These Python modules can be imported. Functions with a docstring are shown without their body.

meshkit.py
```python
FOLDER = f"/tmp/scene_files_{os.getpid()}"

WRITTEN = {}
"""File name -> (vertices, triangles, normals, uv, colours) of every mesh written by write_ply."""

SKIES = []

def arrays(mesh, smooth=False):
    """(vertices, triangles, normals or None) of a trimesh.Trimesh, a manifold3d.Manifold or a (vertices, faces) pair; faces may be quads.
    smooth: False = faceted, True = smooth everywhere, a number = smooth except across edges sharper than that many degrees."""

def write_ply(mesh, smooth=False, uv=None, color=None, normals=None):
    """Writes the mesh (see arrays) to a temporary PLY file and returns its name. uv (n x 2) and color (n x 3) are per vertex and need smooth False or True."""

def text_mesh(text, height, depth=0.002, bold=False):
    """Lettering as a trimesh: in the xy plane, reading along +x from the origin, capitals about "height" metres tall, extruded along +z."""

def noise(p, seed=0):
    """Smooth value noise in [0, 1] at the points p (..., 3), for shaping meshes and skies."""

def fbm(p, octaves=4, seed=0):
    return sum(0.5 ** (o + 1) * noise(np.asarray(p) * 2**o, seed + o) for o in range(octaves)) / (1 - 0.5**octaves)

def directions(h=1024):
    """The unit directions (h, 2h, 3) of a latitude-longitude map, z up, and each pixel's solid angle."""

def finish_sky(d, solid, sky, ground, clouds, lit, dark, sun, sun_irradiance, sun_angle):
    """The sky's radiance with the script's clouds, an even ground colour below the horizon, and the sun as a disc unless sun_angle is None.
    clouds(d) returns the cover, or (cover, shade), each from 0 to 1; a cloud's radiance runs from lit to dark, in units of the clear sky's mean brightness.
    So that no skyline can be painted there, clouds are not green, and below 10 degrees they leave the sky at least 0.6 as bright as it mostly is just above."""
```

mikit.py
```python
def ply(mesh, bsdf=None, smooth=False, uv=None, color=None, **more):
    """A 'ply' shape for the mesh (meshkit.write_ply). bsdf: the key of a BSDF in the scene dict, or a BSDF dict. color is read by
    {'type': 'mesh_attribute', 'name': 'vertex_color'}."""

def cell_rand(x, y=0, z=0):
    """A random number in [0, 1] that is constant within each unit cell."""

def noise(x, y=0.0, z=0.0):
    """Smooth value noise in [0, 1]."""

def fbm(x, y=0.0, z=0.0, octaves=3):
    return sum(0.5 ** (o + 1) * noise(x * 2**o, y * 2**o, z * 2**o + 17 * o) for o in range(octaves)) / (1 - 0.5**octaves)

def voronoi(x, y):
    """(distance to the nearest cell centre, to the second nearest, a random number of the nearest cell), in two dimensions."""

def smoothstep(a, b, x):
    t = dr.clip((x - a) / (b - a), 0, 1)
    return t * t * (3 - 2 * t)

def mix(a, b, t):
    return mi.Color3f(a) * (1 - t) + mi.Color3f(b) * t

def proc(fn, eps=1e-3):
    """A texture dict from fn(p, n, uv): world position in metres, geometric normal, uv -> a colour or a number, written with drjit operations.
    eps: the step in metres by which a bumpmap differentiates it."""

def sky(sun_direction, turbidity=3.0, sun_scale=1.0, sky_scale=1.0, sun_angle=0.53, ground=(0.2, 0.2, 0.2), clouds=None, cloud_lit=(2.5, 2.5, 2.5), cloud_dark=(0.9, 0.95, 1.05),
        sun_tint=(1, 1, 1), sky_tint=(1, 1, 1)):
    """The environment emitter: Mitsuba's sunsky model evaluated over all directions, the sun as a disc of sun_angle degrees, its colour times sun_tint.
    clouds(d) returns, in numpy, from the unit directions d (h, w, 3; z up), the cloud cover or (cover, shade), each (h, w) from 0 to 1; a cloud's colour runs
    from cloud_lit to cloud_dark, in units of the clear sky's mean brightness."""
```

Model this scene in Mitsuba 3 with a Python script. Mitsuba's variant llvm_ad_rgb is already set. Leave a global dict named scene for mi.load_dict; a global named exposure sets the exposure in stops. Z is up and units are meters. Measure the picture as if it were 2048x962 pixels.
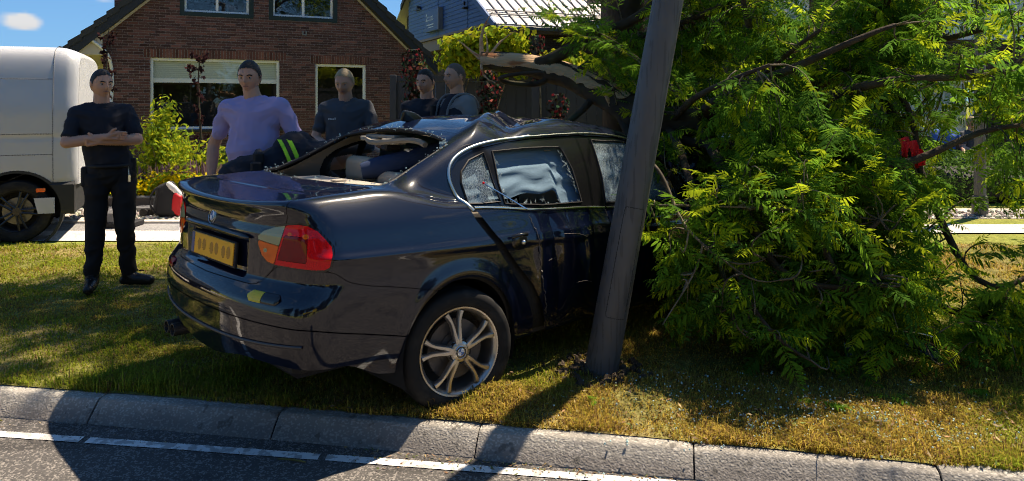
import math
import random
import numpy as np
import trimesh
import manifold3d as m3
import drjit as dr
import mitsuba as mi
import mikit
import meshkit
from mikit import proc, noise, fbm, voronoi, cell_rand, smoothstep, mix
from scipy.interpolate import PchipInterpolator
from scipy.spatial import cKDTree

T = mi.ScalarTransform4f
scene, labels = {}, {}

# ------------------------------------------------------------------ camera, sky, exposure
GRASS_N, TWIG_N, STAND_N = 460000, 1200, 2100
EYE = 1.54
scene['camera'] = {'type': 'perspective', 'fov': 2 * math.degrees(math.atan(1024 / 1480)), 'fov_axis': 'x', 'near_clip': 0.05, 'far_clip': 900.0,
                   'principal_point_offset_x': 0.0, 'principal_point_offset_y': 274 / 962,
                   'to_world': T().look_at([0, 0, EYE], [0, 10, EYE], [0, 0, 1])}
SUN_EL, SUN_AZ = math.radians(61.5), math.radians(50)
SUN = [math.cos(SUN_EL) * math.sin(SUN_AZ), math.cos(SUN_EL) * math.cos(SUN_AZ), math.sin(SUN_EL)]


def cloud_cover(d):
    az, el = np.degrees(np.arctan2(d[..., 0], d[..., 1])), np.degrees(np.arcsin(np.clip(d[..., 2], -1, 1)))
    p = np.stack([az * 0.45, el * 1.0, 0 * az], -1)
    n = meshkit.fbm(p, 5, seed=3)
    a = np.clip(1.25 - np.hypot((az + 33.4) / 1.5, (el - 5.3) / 0.75), 0, 1)
    one = np.clip((a + (n - .5) * 1.1 - .25) * 3, 0, 1)
    m = meshkit.fbm(np.stack([d[..., 0] * 5, d[..., 1] * 5, d[..., 2] * 9], -1), 5, seed=11)
    some = np.clip((m - .66) * 6, 0, 1) * np.clip((el - 14) / 8, 0, 1)
    return np.maximum(one, some * .8), np.clip((5.2 - el) * .25, 0, 0.3)


scene['sky'] = mikit.sky(SUN, turbidity=2.6, sky_scale=.5, ground=(0.16, 0.16, 0.12), clouds=cloud_cover, cloud_lit=(2.6, 2.6, 2.6), sky_tint=(.66, .95, 1.15))
exposure = 2.75
# ------------------------------------------------------------------ helpers
rng = np.random.default_rng(7)


def numbered(name):
    """the key, or the key with the next three-digit number when it is taken (as an entry or as the head of parts)"""
    if name not in TAKEN:
        TAKEN[name] = 0
        return name
    TAKEN[name] += 1
    return f'{name}_{TAKEN[name]:03d}'


TAKEN = {}


def put(name, mesh, mat, parent=None, smooth=False, label=None, xf=None, color=None, kind=None):
    key = numbered((parent + '__' if parent else '') + name)
    scene[key] = mesh if isinstance(mesh, dict) else mikit.ply(mesh, mat, smooth=smooth, color=color)
    if isinstance(mesh, dict):
        scene[key] = {**mesh, 'bsdf': {'type': 'ref', 'id': mat}}
    if xf is not None:
        scene[key]['to_world'] = xf
    if label or kind:
        labels[key] = {k: v for k, v in (('label', label), ('kind', kind)) if v}
    return key


def thing(name, label, cat, group=None, kind=None):
    key = numbered(name)
    labels[key] = {'label': label}
    if cat:
        labels[key]['category'] = cat
    if group:
        labels[key]['group'] = group
    if kind:
        labels[key]['kind'] = kind
    return key


def single(name, mesh, mat, label, cat, group=None, kind=None, **k):
    key = put(name, mesh, mat, **k)
    labels[key] = {'label': label, 'category': cat}
    if group:
        labels[key]['group'] = group
    if kind:
        labels[key]['kind'] = kind
    return key


def cat(*ms):
    ms = [m for a in ms for m in (a if isinstance(a, (list, tuple)) else [a])]
    return trimesh.util.concatenate(ms)


def box(x0, x1, y0, y1, z0, z1, ch=0.0):
    """a box, its edges chamfered when ch > 0"""
    if ch <= 0:
        m = trimesh.creation.box([x1 - x0, y1 - y0, z1 - z0])
        m.apply_translation([(x0 + x1) / 2, (y0 + y1) / 2, (z0 + z1) / 2])
        return m
    p = []
    for sx in (0, 1):
        for sy in (0, 1):
            for sz in (0, 1):
                c = np.array([(x0, x1)[sx], (y0, y1)[sy], (z0, z1)[sz]], float)
                d = np.array([1 - 2 * sx, 1 - 2 * sy, 1 - 2 * sz]) * ch
                p += [c + d * [0, 1, 1], c + d * [1, 0, 1], c + d * [1, 1, 0]]
    return trimesh.convex.convex_hull(np.array(p))


def tube(pts, rad, sides=8, cap=True):
    """a tube along the polyline pts with radius (or radii) rad"""
    p = np.asarray(pts, float)
    n = len(p)
    r = np.broadcast_to(np.asarray(rad, float), (n,))
    t = np.gradient(p, axis=0)
    t /= np.linalg.norm(t, axis=1, keepdims=True) + 1e-12
    up = np.array([0, 0, 1.0]) if abs(t[0, 2]) < .9 else np.array([1.0, 0, 0])
    a = np.cross(up, t[0])
    A = []
    for k in range(n):
        a = a - t[k] * (a @ t[k])
        a /= np.linalg.norm(a) + 1e-12
        A.append(a)
    A = np.array(A)
    B = np.cross(t, A)
    ang = np.arange(sides) * 2 * np.pi / sides
    v = p[:, None] + r[:, None, None] * (np.cos(ang)[None, :, None] * A[:, None] + np.sin(ang)[None, :, None] * B[:, None])
    i, j = np.meshgrid(np.arange(n - 1), np.arange(sides), indexing='ij')
    q = np.stack([i * sides + j, i * sides + (j + 1) % sides, (i + 1) * sides + (j + 1) % sides, (i + 1) * sides + j], -1).reshape(-1, 4)
    f = np.vstack([q[:, [0, 1, 2]], q[:, [0, 2, 3]]])
    v = v.reshape(-1, 3)
    if cap:
        v = np.vstack([v, p[:1], p[-1:]])
        j = np.arange(sides)
        f = np.vstack([f, np.stack([(j + 1) % sides, j, 0 * j + len(v) - 2], 1), np.stack([j + (n - 1) * sides, (j + 1) % sides + (n - 1) * sides, 0 * j + len(v) - 1], 1)])
    return trimesh.Trimesh(v, f, process=False)


def spline(pts, n=24):
    from scipy.interpolate import CubicSpline
    p = np.asarray(pts, float)
    s = np.r_[0, np.cumsum(np.linalg.norm(np.diff(p, axis=0), axis=1))]
    return CubicSpline(s, p)(np.linspace(0, s[-1], n))


def ball(p, r, q=14):
    return m3.Manifold.sphere(r, q).translate([float(x) for x in p])


def to_mesh(man):
    m = man.to_mesh()
    return trimesh.Trimesh(np.array(m.vert_properties[:, :3], float), np.array(m.tri_verts), process=False)


def flesh(bones, refine=0.02, smooth=8, q=14):
    """bones: chains [(point, radius), ...]; every bone is the hull of the balls at its joints; one smooth surface of all"""
    parts = []
    for ch in bones:
        bs = [ball(p, r, q) for p, r in ch]
        parts += [m3.Manifold.batch_hull([a, b]) for a, b in zip(bs, bs[1:])] if len(bs) > 1 else bs
    m = to_mesh(m3.Manifold.batch_boolean(parts, m3.OpType.Add).refine_to_length(refine))
    if smooth:
        trimesh.smoothing.filter_taubin(m, iterations=smooth)
    return m


def lathe(profile, n=32, axis='z'):
    """profile: (radius, height) rows turned round the axis"""
    p = np.asarray(profile, float)
    a = np.arange(n) * 2 * np.pi / n
    v = np.stack([p[:, None, 0] * np.cos(a), p[:, None, 0] * np.sin(a), np.broadcast_to(p[:, None, 1], (len(p), n))], -1).reshape(-1, 3)
    i, j = np.meshgrid(np.arange(len(p) - 1), np.arange(n), indexing='ij')
    q = np.stack([i * n + j, i * n + (j + 1) % n, (i + 1) * n + (j + 1) % n, (i + 1) * n + j], -1).reshape(-1, 4)
    if axis == 'y':
        v = v[:, [0, 2, 1]] * [1, 1, -1]
    if axis == 'x':
        v = v[:, [2, 0, 1]]
    return trimesh.Trimesh(v, np.vstack([q[:, [0, 1, 2]], q[:, [0, 2, 3]]]), process=False)


def clip(v, f, s):
    """the part of the triangle mesh where the vertex value s is positive, cut cleanly along s = 0"""
    s = np.where(s == 0, 1e-9, s)
    pos = s > 0
    cnt = pos[f].sum(1)
    keep = f[cnt == 3]
    newv, newf, memo = [], [], {}

    def cut(a, b):
        k = (a, b) if a < b else (b, a)
        if k not in memo:
            t = s[a] / (s[a] - s[b])
            memo[k] = len(v) + len(newv)
            newv.append(v[a] + t * (v[b] - v[a]))
        return memo[k]

    for tri in f[(cnt == 1) | (cnt == 2)]:
        inside = pos[tri]
        if inside.sum() == 1:
            k = int(np.argmax(inside))
            a, b, c = tri[k], tri[(k + 1) % 3], tri[(k + 2) % 3]
            newf.append([a, cut(a, b), cut(a, c)])
        else:
            k = int(np.argmin(inside))
            a, b, c = tri[k], tri[(k + 1) % 3], tri[(k + 2) % 3]
            ab, ac = cut(a, b), cut(a, c)
            newf += [[ab, b, c], [ab, c, ac]]
    V = np.vstack([v, np.array(newv).reshape(-1, 3)])
    F = np.vstack([keep, np.array(newf, int).reshape(-1, 3)]).astype(int)
    used, inv = np.unique(F, return_inverse=True)
    return V[used], inv.reshape(-1, 3)


def poly_dist(x, y, poly):
    """signed distance to a closed polygon in the plane, positive inside"""
    p = np.asarray(poly, float)
    q = np.roll(p, -1, axis=0)
    X, Y = np.asarray(x, float).ravel(), np.asarray(y, float).ravel()
    d = np.full(len(X), 1e9)
    ins = np.zeros(len(X), bool)
    for a, b in zip(p, q):
        e = b - a
        t = np.clip(((X - a[0]) * e[0] + (Y - a[1]) * e[1]) / (e @ e + 1e-18), 0, 1)
        d = np.minimum(d, np.hypot(X - a[0] - t * e[0], Y - a[1] - t * e[1]))
        c = (a[1] > Y) != (b[1] > Y)
        ins ^= c & (X < (b[0] - a[0]) * (Y - a[1]) / (b[1] - a[1] + 1e-18) + a[0])
    return np.where(ins, d, -d)


def line_dist(x, y, line):
    """unsigned distance to an open polyline in the plane"""
    p = np.asarray(line, float)
    d = np.full(np.shape(x), 1e9)
    for a, b in zip(p[:-1], p[1:]):
        e = b - a
        t = np.clip(((x - a[0]) * e[0] + (y - a[1]) * e[1]) / (e @ e + 1e-18), 0, 1)
        d = np.minimum(d, np.hypot(x - a[0] - t * e[0], y - a[1] - t * e[1]))
    return d


def smooth_poly(pts, n=80):
    """a closed smooth curve through the points"""
    from scipy.interpolate import CubicSpline
    p = np.vstack([pts, pts[:1]]).astype(float)
    s = np.r_[0, np.cumsum(np.linalg.norm(np.diff(p, axis=0), axis=1) ** .5)]
    return CubicSpline(s, p, bc_type='periodic')(np.linspace(0, s[-1], n, endpoint=False))
# ------------------------------------------------------------------ materials
def rgb(*c):
    return {'type': 'rgb', 'value': list(c)}


def mat(name, color=None, rough=.5, tex=None, bump=None, bscale=1.0, eps=1e-3, two=True, **k):
    b = {'type': 'principled', 'base_color': proc(tex) if tex is not None else rgb(*color), 'roughness': rough, 'specular': k.pop('specular', .4), **k}
    if bump is not None:
        b = {'type': 'bumpmap', 'arbitrary': proc(bump, eps), 'scale': bscale, 'bsdf': b}
    scene[name] = {'type': 'twosided', 'bsdf': b} if two else b


def leafmat(name, color=None, trans=.9, rough=.45, vertex=False, tex=None):
    c = {'type': 'mesh_attribute', 'name': 'vertex_color'} if vertex else (proc(tex) if tex is not None else rgb(*color))
    scene[name] = {'type': 'principledthin', 'base_color': c, 'roughness': rough, 'diff_trans': trans, 'spec_trans': 0.0, 'eta': 1.4}


def vmat(name, rough=.8, **k):
    scene[name] = {'type': 'twosided', 'bsdf': {'type': 'principled', 'base_color': {'type': 'mesh_attribute', 'name': 'vertex_color'}, 'roughness': rough, 'specular': .25, **k}}


mat('paint', (.0008, .0028, .013), .03, metallic=.0, specular=.55, clearcoat=.8, clearcoat_gloss=.99)
mat('gloss_black', (.006, .006, .007), .12, specular=.5, clearcoat=.6, clearcoat_gloss=.95)
mat('matt_black', (.010, .010, .011), .65)
mat('rubber', tex=lambda p, n, uv: mix((.007, .007, .007), (.02, .019, .017), smoothstep(.45, .75, fbm(p.x * 14, p.y * 14, p.z * 14))), rough=.75)
mat('chrome', (.82, .83, .84), .16, metallic=1.0)
mat('satin_trim', (.62, .64, .58), .28, metallic=1.0)
mat('alloy', tex=lambda p, n, uv: mix((.60, .56, .50), (.48, .44, .39), fbm(p.x * 30, p.y * 30, p.z * 30)), rough=.30, metallic=.9)
mat('dark_steel', (.10, .09, .085), .5, metallic=.6)
mat('red_lens', (.78, .006, .010), .06, specular=.25, clearcoat=.25, clearcoat_gloss=.97)
mat('deep_red_lens', (.22, .003, .008), .06, specular=.25, clearcoat=.25, clearcoat_gloss=.97)
mat('amber_lens', (.88, .15, .008), .06, specular=.3, clearcoat=.3, clearcoat_gloss=.97)
mat('clear_lens', (.32, .31, .15), .08, specular=.5, metallic=.0, clearcoat=1.0, clearcoat_gloss=.97)
mat('mirrored_yellow', (.62, .50, .012), .2, clearcoat=.6)  # reflection of the yellow truck, put into the colour
mat('leather', tex=lambda p, n, uv: mix((.46, .37, .26), (.38, .31, .22), fbm(p.x * 25, p.y * 25, p.z * 25)), rough=.5)
mat('lining', (.23, .20, .155), .9)
mat('shelf', (.30, .27, .22), .9)
mat('airbag', tex=lambda p, n, uv: mix((.14, .225, .30), (.105, .18, .25), fbm(p.x * 6, p.y * 6, p.z * 14)), rough=.85)
mat('navy_cloth', (.018, .035, .085), .85)
scene['pane'] = {'type': 'thindielectric', 'int_ior': 1.5}


def crazed(p, n, uv):
    a, b, c = voronoi((p.x + p.y) * 55, p.z * 60)
    e = 1 - smoothstep(.02, .12, b - a)
    return dr.clip(e * .5 + .18 * c * smoothstep(.35, .7, fbm(p.x * 9, p.y * 9, p.z * 9)) + .08, 0, .85)


scene['crazed_glass'] = {'type': 'blendbsdf', 'weight': proc(crazed), 'a': {'type': 'thindielectric', 'int_ior': 1.5},
                         'b': {'type': 'twosided', 'bsdf': {'type': 'principled', 'base_color': rgb(.42, .52, .55), 'roughness': .3}}}


def plate_tex(p, n, uv):
    return mi.Color3f(.72, .34, .01)


mat('plate_yellow', (.85, .40, .008), .35, clearcoat=.3)
mat('plate_smudge', (.46, .19, .008), .4)
mat('plate_blue', (.03, .06, .2), .35)
mat('roundel_blue', (.03, .12, .34), .2, clearcoat=1.0)
mat('roundel_white', (.75, .76, .76), .2, clearcoat=1.0)
# ------------------------------------------------------------------ ground, road, kerb, paths
ROAD_Z = -0.12


def kerb_y(X):
    """where the kerb's upper front edge runs"""
    X = np.asarray(X, float)
    c = np.clip(X, -4, 4)
    return 3.507 - .2 * c - .006 * c ** 2 - (X - c) * np.where(X > 0, .248, .152)


def mound(x, y):
    z = .03 * (meshkit.noise(np.stack([x * 1.7, y * 1.7, 0 * x], -1), 5) - .5) + .016 * (meshkit.noise(np.stack([x * 7, y * 7, 0 * x], -1), 6) - .5)
    for a, b, r, h in ((-.10, 3.80, .20, .075), (.58, 3.78, .24, .07), (.88, 4.02, .16, .06), (1.3, 3.75, .3, .03), (.45, 4.35, .25, .03)):
        z = z + h * np.exp(-((x - a) ** 2 + (y - b) ** 2) / r ** 2)
    k = kerb_y(x)
    return z * np.clip((y - k - .06) / .22, 0, 1) - .012 * np.clip(1 - (y - k) / .4, 0, 1)


def sheet(X, Y, zf):
    """a grid sheet over the 2-D arrays X, Y"""
    n, m = X.shape
    v = np.stack([X, Y, zf(X, Y) + 0 * X], -1).reshape(-1, 3)
    i, j = np.meshgrid(np.arange(n - 1), np.arange(m - 1), indexing='ij')
    q = np.stack([i * m + j, (i + 1) * m + j, (i + 1) * m + j + 1, i * m + j + 1], -1).reshape(-1, 4)
    return trimesh.Trimesh(v, np.vstack([q[:, [0, 1, 2]], q[:, [0, 2, 3]]]), process=False)


def soil(p, n, uv):
    a = fbm(p.x * 1.3, p.y * 1.3, 0)
    b = fbm(p.x * 22, p.y * 22, 0)
    c = mix((.15, .145, .04), (.24, .19, .075), smoothstep(.35, .65, a))
    return c * (.45 + .95 * b)


mat('soil', tex=soil, rough=.95, specular=.1, bump=lambda p, n, uv: fbm(p.x * 40, p.y * 40, 0), bscale=.02)


def asphalt(p, n, uv):
    g = noise(p.x * 160, p.y * 160, 0)
    g2 = noise(p.x * 75, p.y * 75, 3)
    a = fbm(p.x * .8, p.y * .8, 0)
    st = smoothstep(.52, .72, g * .6 + g2 * .4)
    base = mix((.058, .055, .053), (.085, .080, .074), a)
    c = mix(base, (.235, .215, .195), st * .8)
    dark = smoothstep(.60, .75, fbm(p.x * 2.2, p.y * 5.0, 7))
    return c * (1 - .35 * dark)


mat('asphalt', tex=asphalt, rough=.8, specular=.3, bump=lambda p, n, uv: noise(p.x * 110, p.y * 110, 0) + .5 * noise(p.x * 60, p.y * 60, 5), bscale=.004)


def concrete(p, n, uv):
    a = fbm(p.x * 3, p.y * 3, p.z * 3)
    sp = smoothstep(.5, .8, noise(p.x * 120, p.y * 120, p.z * 120))
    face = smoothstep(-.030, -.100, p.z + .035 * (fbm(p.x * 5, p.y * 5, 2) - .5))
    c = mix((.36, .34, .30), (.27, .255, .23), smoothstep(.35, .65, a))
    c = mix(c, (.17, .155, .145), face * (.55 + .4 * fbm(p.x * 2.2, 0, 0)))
    moss = smoothstep(.66, .74, fbm(p.x * 19, p.y * 19, p.z * 12))
    c = mix(c, (.10, .095, .085), moss * .7)
    return c * (.78 + .45 * sp)


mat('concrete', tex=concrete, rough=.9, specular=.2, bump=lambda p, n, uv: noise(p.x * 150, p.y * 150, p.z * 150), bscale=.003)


def paint_white(p, n, uv):
    w = smoothstep(.38, .50, fbm(p.x * 26, p.y * 26, 0))
    d = fbm(p.x * 4, p.y * 4, 3)
    return mix((.20, .19, .18), mix((.62, .61, .58), (.74, .73, .70), d), .35 + .65 * w)


mat('road_paint', tex=paint_white, rough=.7, bump=lambda p, n, uv: noise(p.x * 130, p.y * 130, 0), bscale=.002)

gx = np.r_[-60, -30, -15, -9, np.arange(-6, 8.01, .06), 10, 15, 30, 60]
# the road, from the kerb's foot to the far side behind the camera
t = np.linspace(0, 1, 40)
X, Tt = np.meshgrid(gx, t, indexing='ij')
put('road', sheet(X, kerb_y(X) + .02 - 9.5 * Tt, lambda x, y: ROAD_Z + .006 * np.exp(-((y - kerb_y(x)) / .12) ** 2))if False else sheet(X, kerb_y(X) - .08 - 9.36 * Tt, lambda x, y: ROAD_Z), 'asphalt', kind='structure', smooth=True)
# the lawn between kerb and path, uneven
t = np.r_[0, .004, np.linspace(.012, 1, 110)]
X, Tt = np.meshgrid(gx, t, indexing='ij')
Y0 = kerb_y(X) + .06
LAWN_END = 8.1
put('lawn', sheet(X, Y0 + (np.maximum(LAWN_END - Y0, 1)) * Tt, mound), 'soil', kind='structure', smooth=True)
# far ground
gnd = [sheet(*np.meshgrid(np.r_[-300, -60, -20, 20, 60, 300], np.r_[LAWN_END - .02, 12, 20, 60, 400], indexing='ij'), lambda x, y: -.012)]
X, Tt = np.meshgrid(gx, np.linspace(0, 1, 6), indexing='ij')
gnd.append(sheet(X, kerb_y(X) - 9.42 - 200 * Tt ** 2, lambda x, y: ROAD_Z + .1))
mat('far_grass', tex=lambda p, n, uv: mix((.14, .18, .03), (.22, .20, .05), fbm(p.x * 2, p.y * 2, 0)) * (.6 + .8 * fbm(p.x * 25, p.y * 25, 0)), rough=.95, specular=.1)
put('ground', cat(gnd), 'far_grass', kind='structure')

# kerb: stones about a metre long, each with its own chamfer and joint
labels['kerb'] = {'kind': 'structure'}
joints = [-6.2, -5.2, -4.2, -3.2, -2.19, -1.18, -.16, .82, 1.81, 2.80, 3.8, 4.8, 5.8, 6.8]
kr = np.random.default_rng(12)
for a, b in zip(joints, joints[1:]):
    n = 24
    xs = np.linspace(a + .004, b - .004, n)
    ys = kerb_y(xs)
    tx = np.gradient(ys, xs)
    nx, ny = tx / np.hypot(tx, 1), -1 / np.hypot(tx, 1)       # outwards, to the road
    dz, dy = kr.normal(0, .004), kr.normal(0, .004)
    prof = [(.094, -.20), (.092, ROAD_Z), (.088, -.110), (.012, -.027), (.002, -.018), (-.012, -.014), (-.115, -.010), (-.115, -.2)]
    V = []
    for k in range(n):
        end = (.006 if k in (0, n - 1) else 0)
        wob = kr.normal(0, .0012, len(prof))
        V.append([[xs[k] + nx[k] * (o - end * (o > -.1) + wob[i] + dy), ys[k] + ny[k] * (o - end * (o > -.1) + wob[i] + dy), z + dz * (z > -.15) - (end if z > -.1 else 0)] for i, (o, z) in enumerate(prof)])
    V = np.array(V)
    m = len(prof)
    f = []
    for k in range(n - 1):
        for i in range(m - 1):
            A, B, C, D = k * m + i, k * m + i + 1, (k + 1) * m + i + 1, (k + 1) * m + i
            f += [[A, D, C], [A, C, B]]
    for k in (0, n - 1):
        for i in range(1, m - 1):
            f.append([k * m, k * m + i, k * m + i + 1] if k == 0 else [k * m, k * m + i + 1, k * m + i])
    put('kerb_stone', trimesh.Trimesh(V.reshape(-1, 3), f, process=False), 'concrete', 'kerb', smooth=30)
put('joint_filling', sheet(*np.meshgrid(np.linspace(-6, 6.6, 120), [0, 1.0], indexing='ij'), lambda x, y: -.03), 'soil', 'kerb') if False else None
X, Tt = np.meshgrid(np.linspace(-6.2, 6.8, 140), np.array([0, .33, .66, 1.0]), indexing='ij')
off = np.interp(Tt, [0, .33, .66, 1], [-.085, .002, .03, .1])
zz_ = np.interp(Tt, [0, .33, .66, 1], [-.13, -.045, -.032, -.030])
labels[put('joint_filling', (np.stack([X, kerb_y(X) + off, zz_], -1).reshape(-1, 3), np.array(sheet(X, X, lambda x, y: 0 * x).faces)), 'matt_black', 'kerb')] = {'kind': 'stuff'}

# the worn white edge line, in lengths
labels['road_marking'] = {'kind': 'structure'}


def line_y(X):
    return 3.335 - .152 * X - .002 * X * X


for a, b in ((-5.0, -3.3), (-3.265, -2.125), (-2.09, -.905), (-.87, .72), (.755, 2.2), (2.235, 3.6)):
    xs = np.linspace(a, b, 30)
    lr = meshkit.noise(np.stack([xs * 30, xs * 0, xs * 0], -1), 2) * .004
    X, Tt = np.meshgrid(xs, [0, 1.0], indexing='ij')
    put('line_length', sheet(X, line_y(X) - .033 + .064 * Tt + np.stack([lr, -lr], 1), lambda x, y: ROAD_Z + .004), 'road_paint', 'road_marking')

# service road, its pale edges and the gravel strip beyond the lawn on the left; a footpath on the right
mat('pale_paving', tex=lambda p, n, uv: mix((.42, .38, .34), (.5, .46, .42), fbm(p.x * 3, p.y * 3, 0)) * (.8 + .4 * noise(p.x * 40, p.y * 40, 0)), rough=.85)
mat('grey_asphalt', tex=lambda p, n, uv: mix((.16, .16, .16), (.23, .225, .22), fbm(p.x * 2, p.y * 2, 0)) * (.7 + .6 * noise(p.x * 70, p.y * 70, 0)), rough=.85)
mat('gravel_bed', tex=lambda p, n, uv: mix((.22, .19, .15), (.52, .48, .40), smoothstep(.1, .8, voronoi(p.x * 22, p.y * 22)[2])), rough=.9)


def flat(name, x0, x1, y0, y1, z, m, k='structure'):
    put(name, sheet(*np.meshgrid(np.linspace(x0, x1, 12), [y0, y1], indexing='ij'), lambda x, y: z), m, kind=k)


flat('service_road', -60, -1.5, 8.96, 9.5, -.002, 'grey_asphalt')
flat('paved_strip', -60, -1.5, 8.30, 8.955, .0, 'pale_paving')
flat('footpath', -1.49, 60, 8.80, 9.45, .0, 'pale_paving')
put('path_edging', box(-60, -1.5, 9.505, 9.64, -.05, .03, .01), 'pale_paving', kind='structure')
flat('gravel_strip', -60, 1.0, 9.645, 10.8, -.002, 'gravel_bed')
flat('soil_strip', 1.01, 60, 9.95, 10.9, -.004, 'gravel_bed')
pr = np.random.default_rng(21)
peb = []
ico = trimesh.creation.icosphere(1, 1.0)
for k in range(2200):
    X_ = pr.uniform(-7.2, -2.6) if k < 1700 else pr.uniform(3.5, 8)
    Y_ = pr.uniform(9.68, 10.78) if k < 1700 else pr.uniform(9.97, 10.6)
    r = pr.uniform(.012, .030)
    peb.append((ico.vertices * (r * pr.uniform(.7, 1.2, 3)) + [X_, Y_, r * .4], ico.faces))
pv = np.concatenate([a for a, _ in peb])
pf = np.concatenate([b + i * len(ico.vertices) for i, (_, b) in enumerate(peb)])
pcol = np.repeat(np.clip(pr.normal(.40, .11, (len(peb), 1)) * np.array([1, .93, .82]) * pr.uniform(.85, 1.1, (len(peb), 3)), .05, .8), len(ico.vertices), 0)
vmat('pebble', .85)
single('gravel', trimesh.Trimesh(pv, pf, process=False), 'pebble', 'pale pebbles strewn between the service road and the flower bed', 'gravel', kind='stuff', smooth=True, color=pcol)

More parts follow.
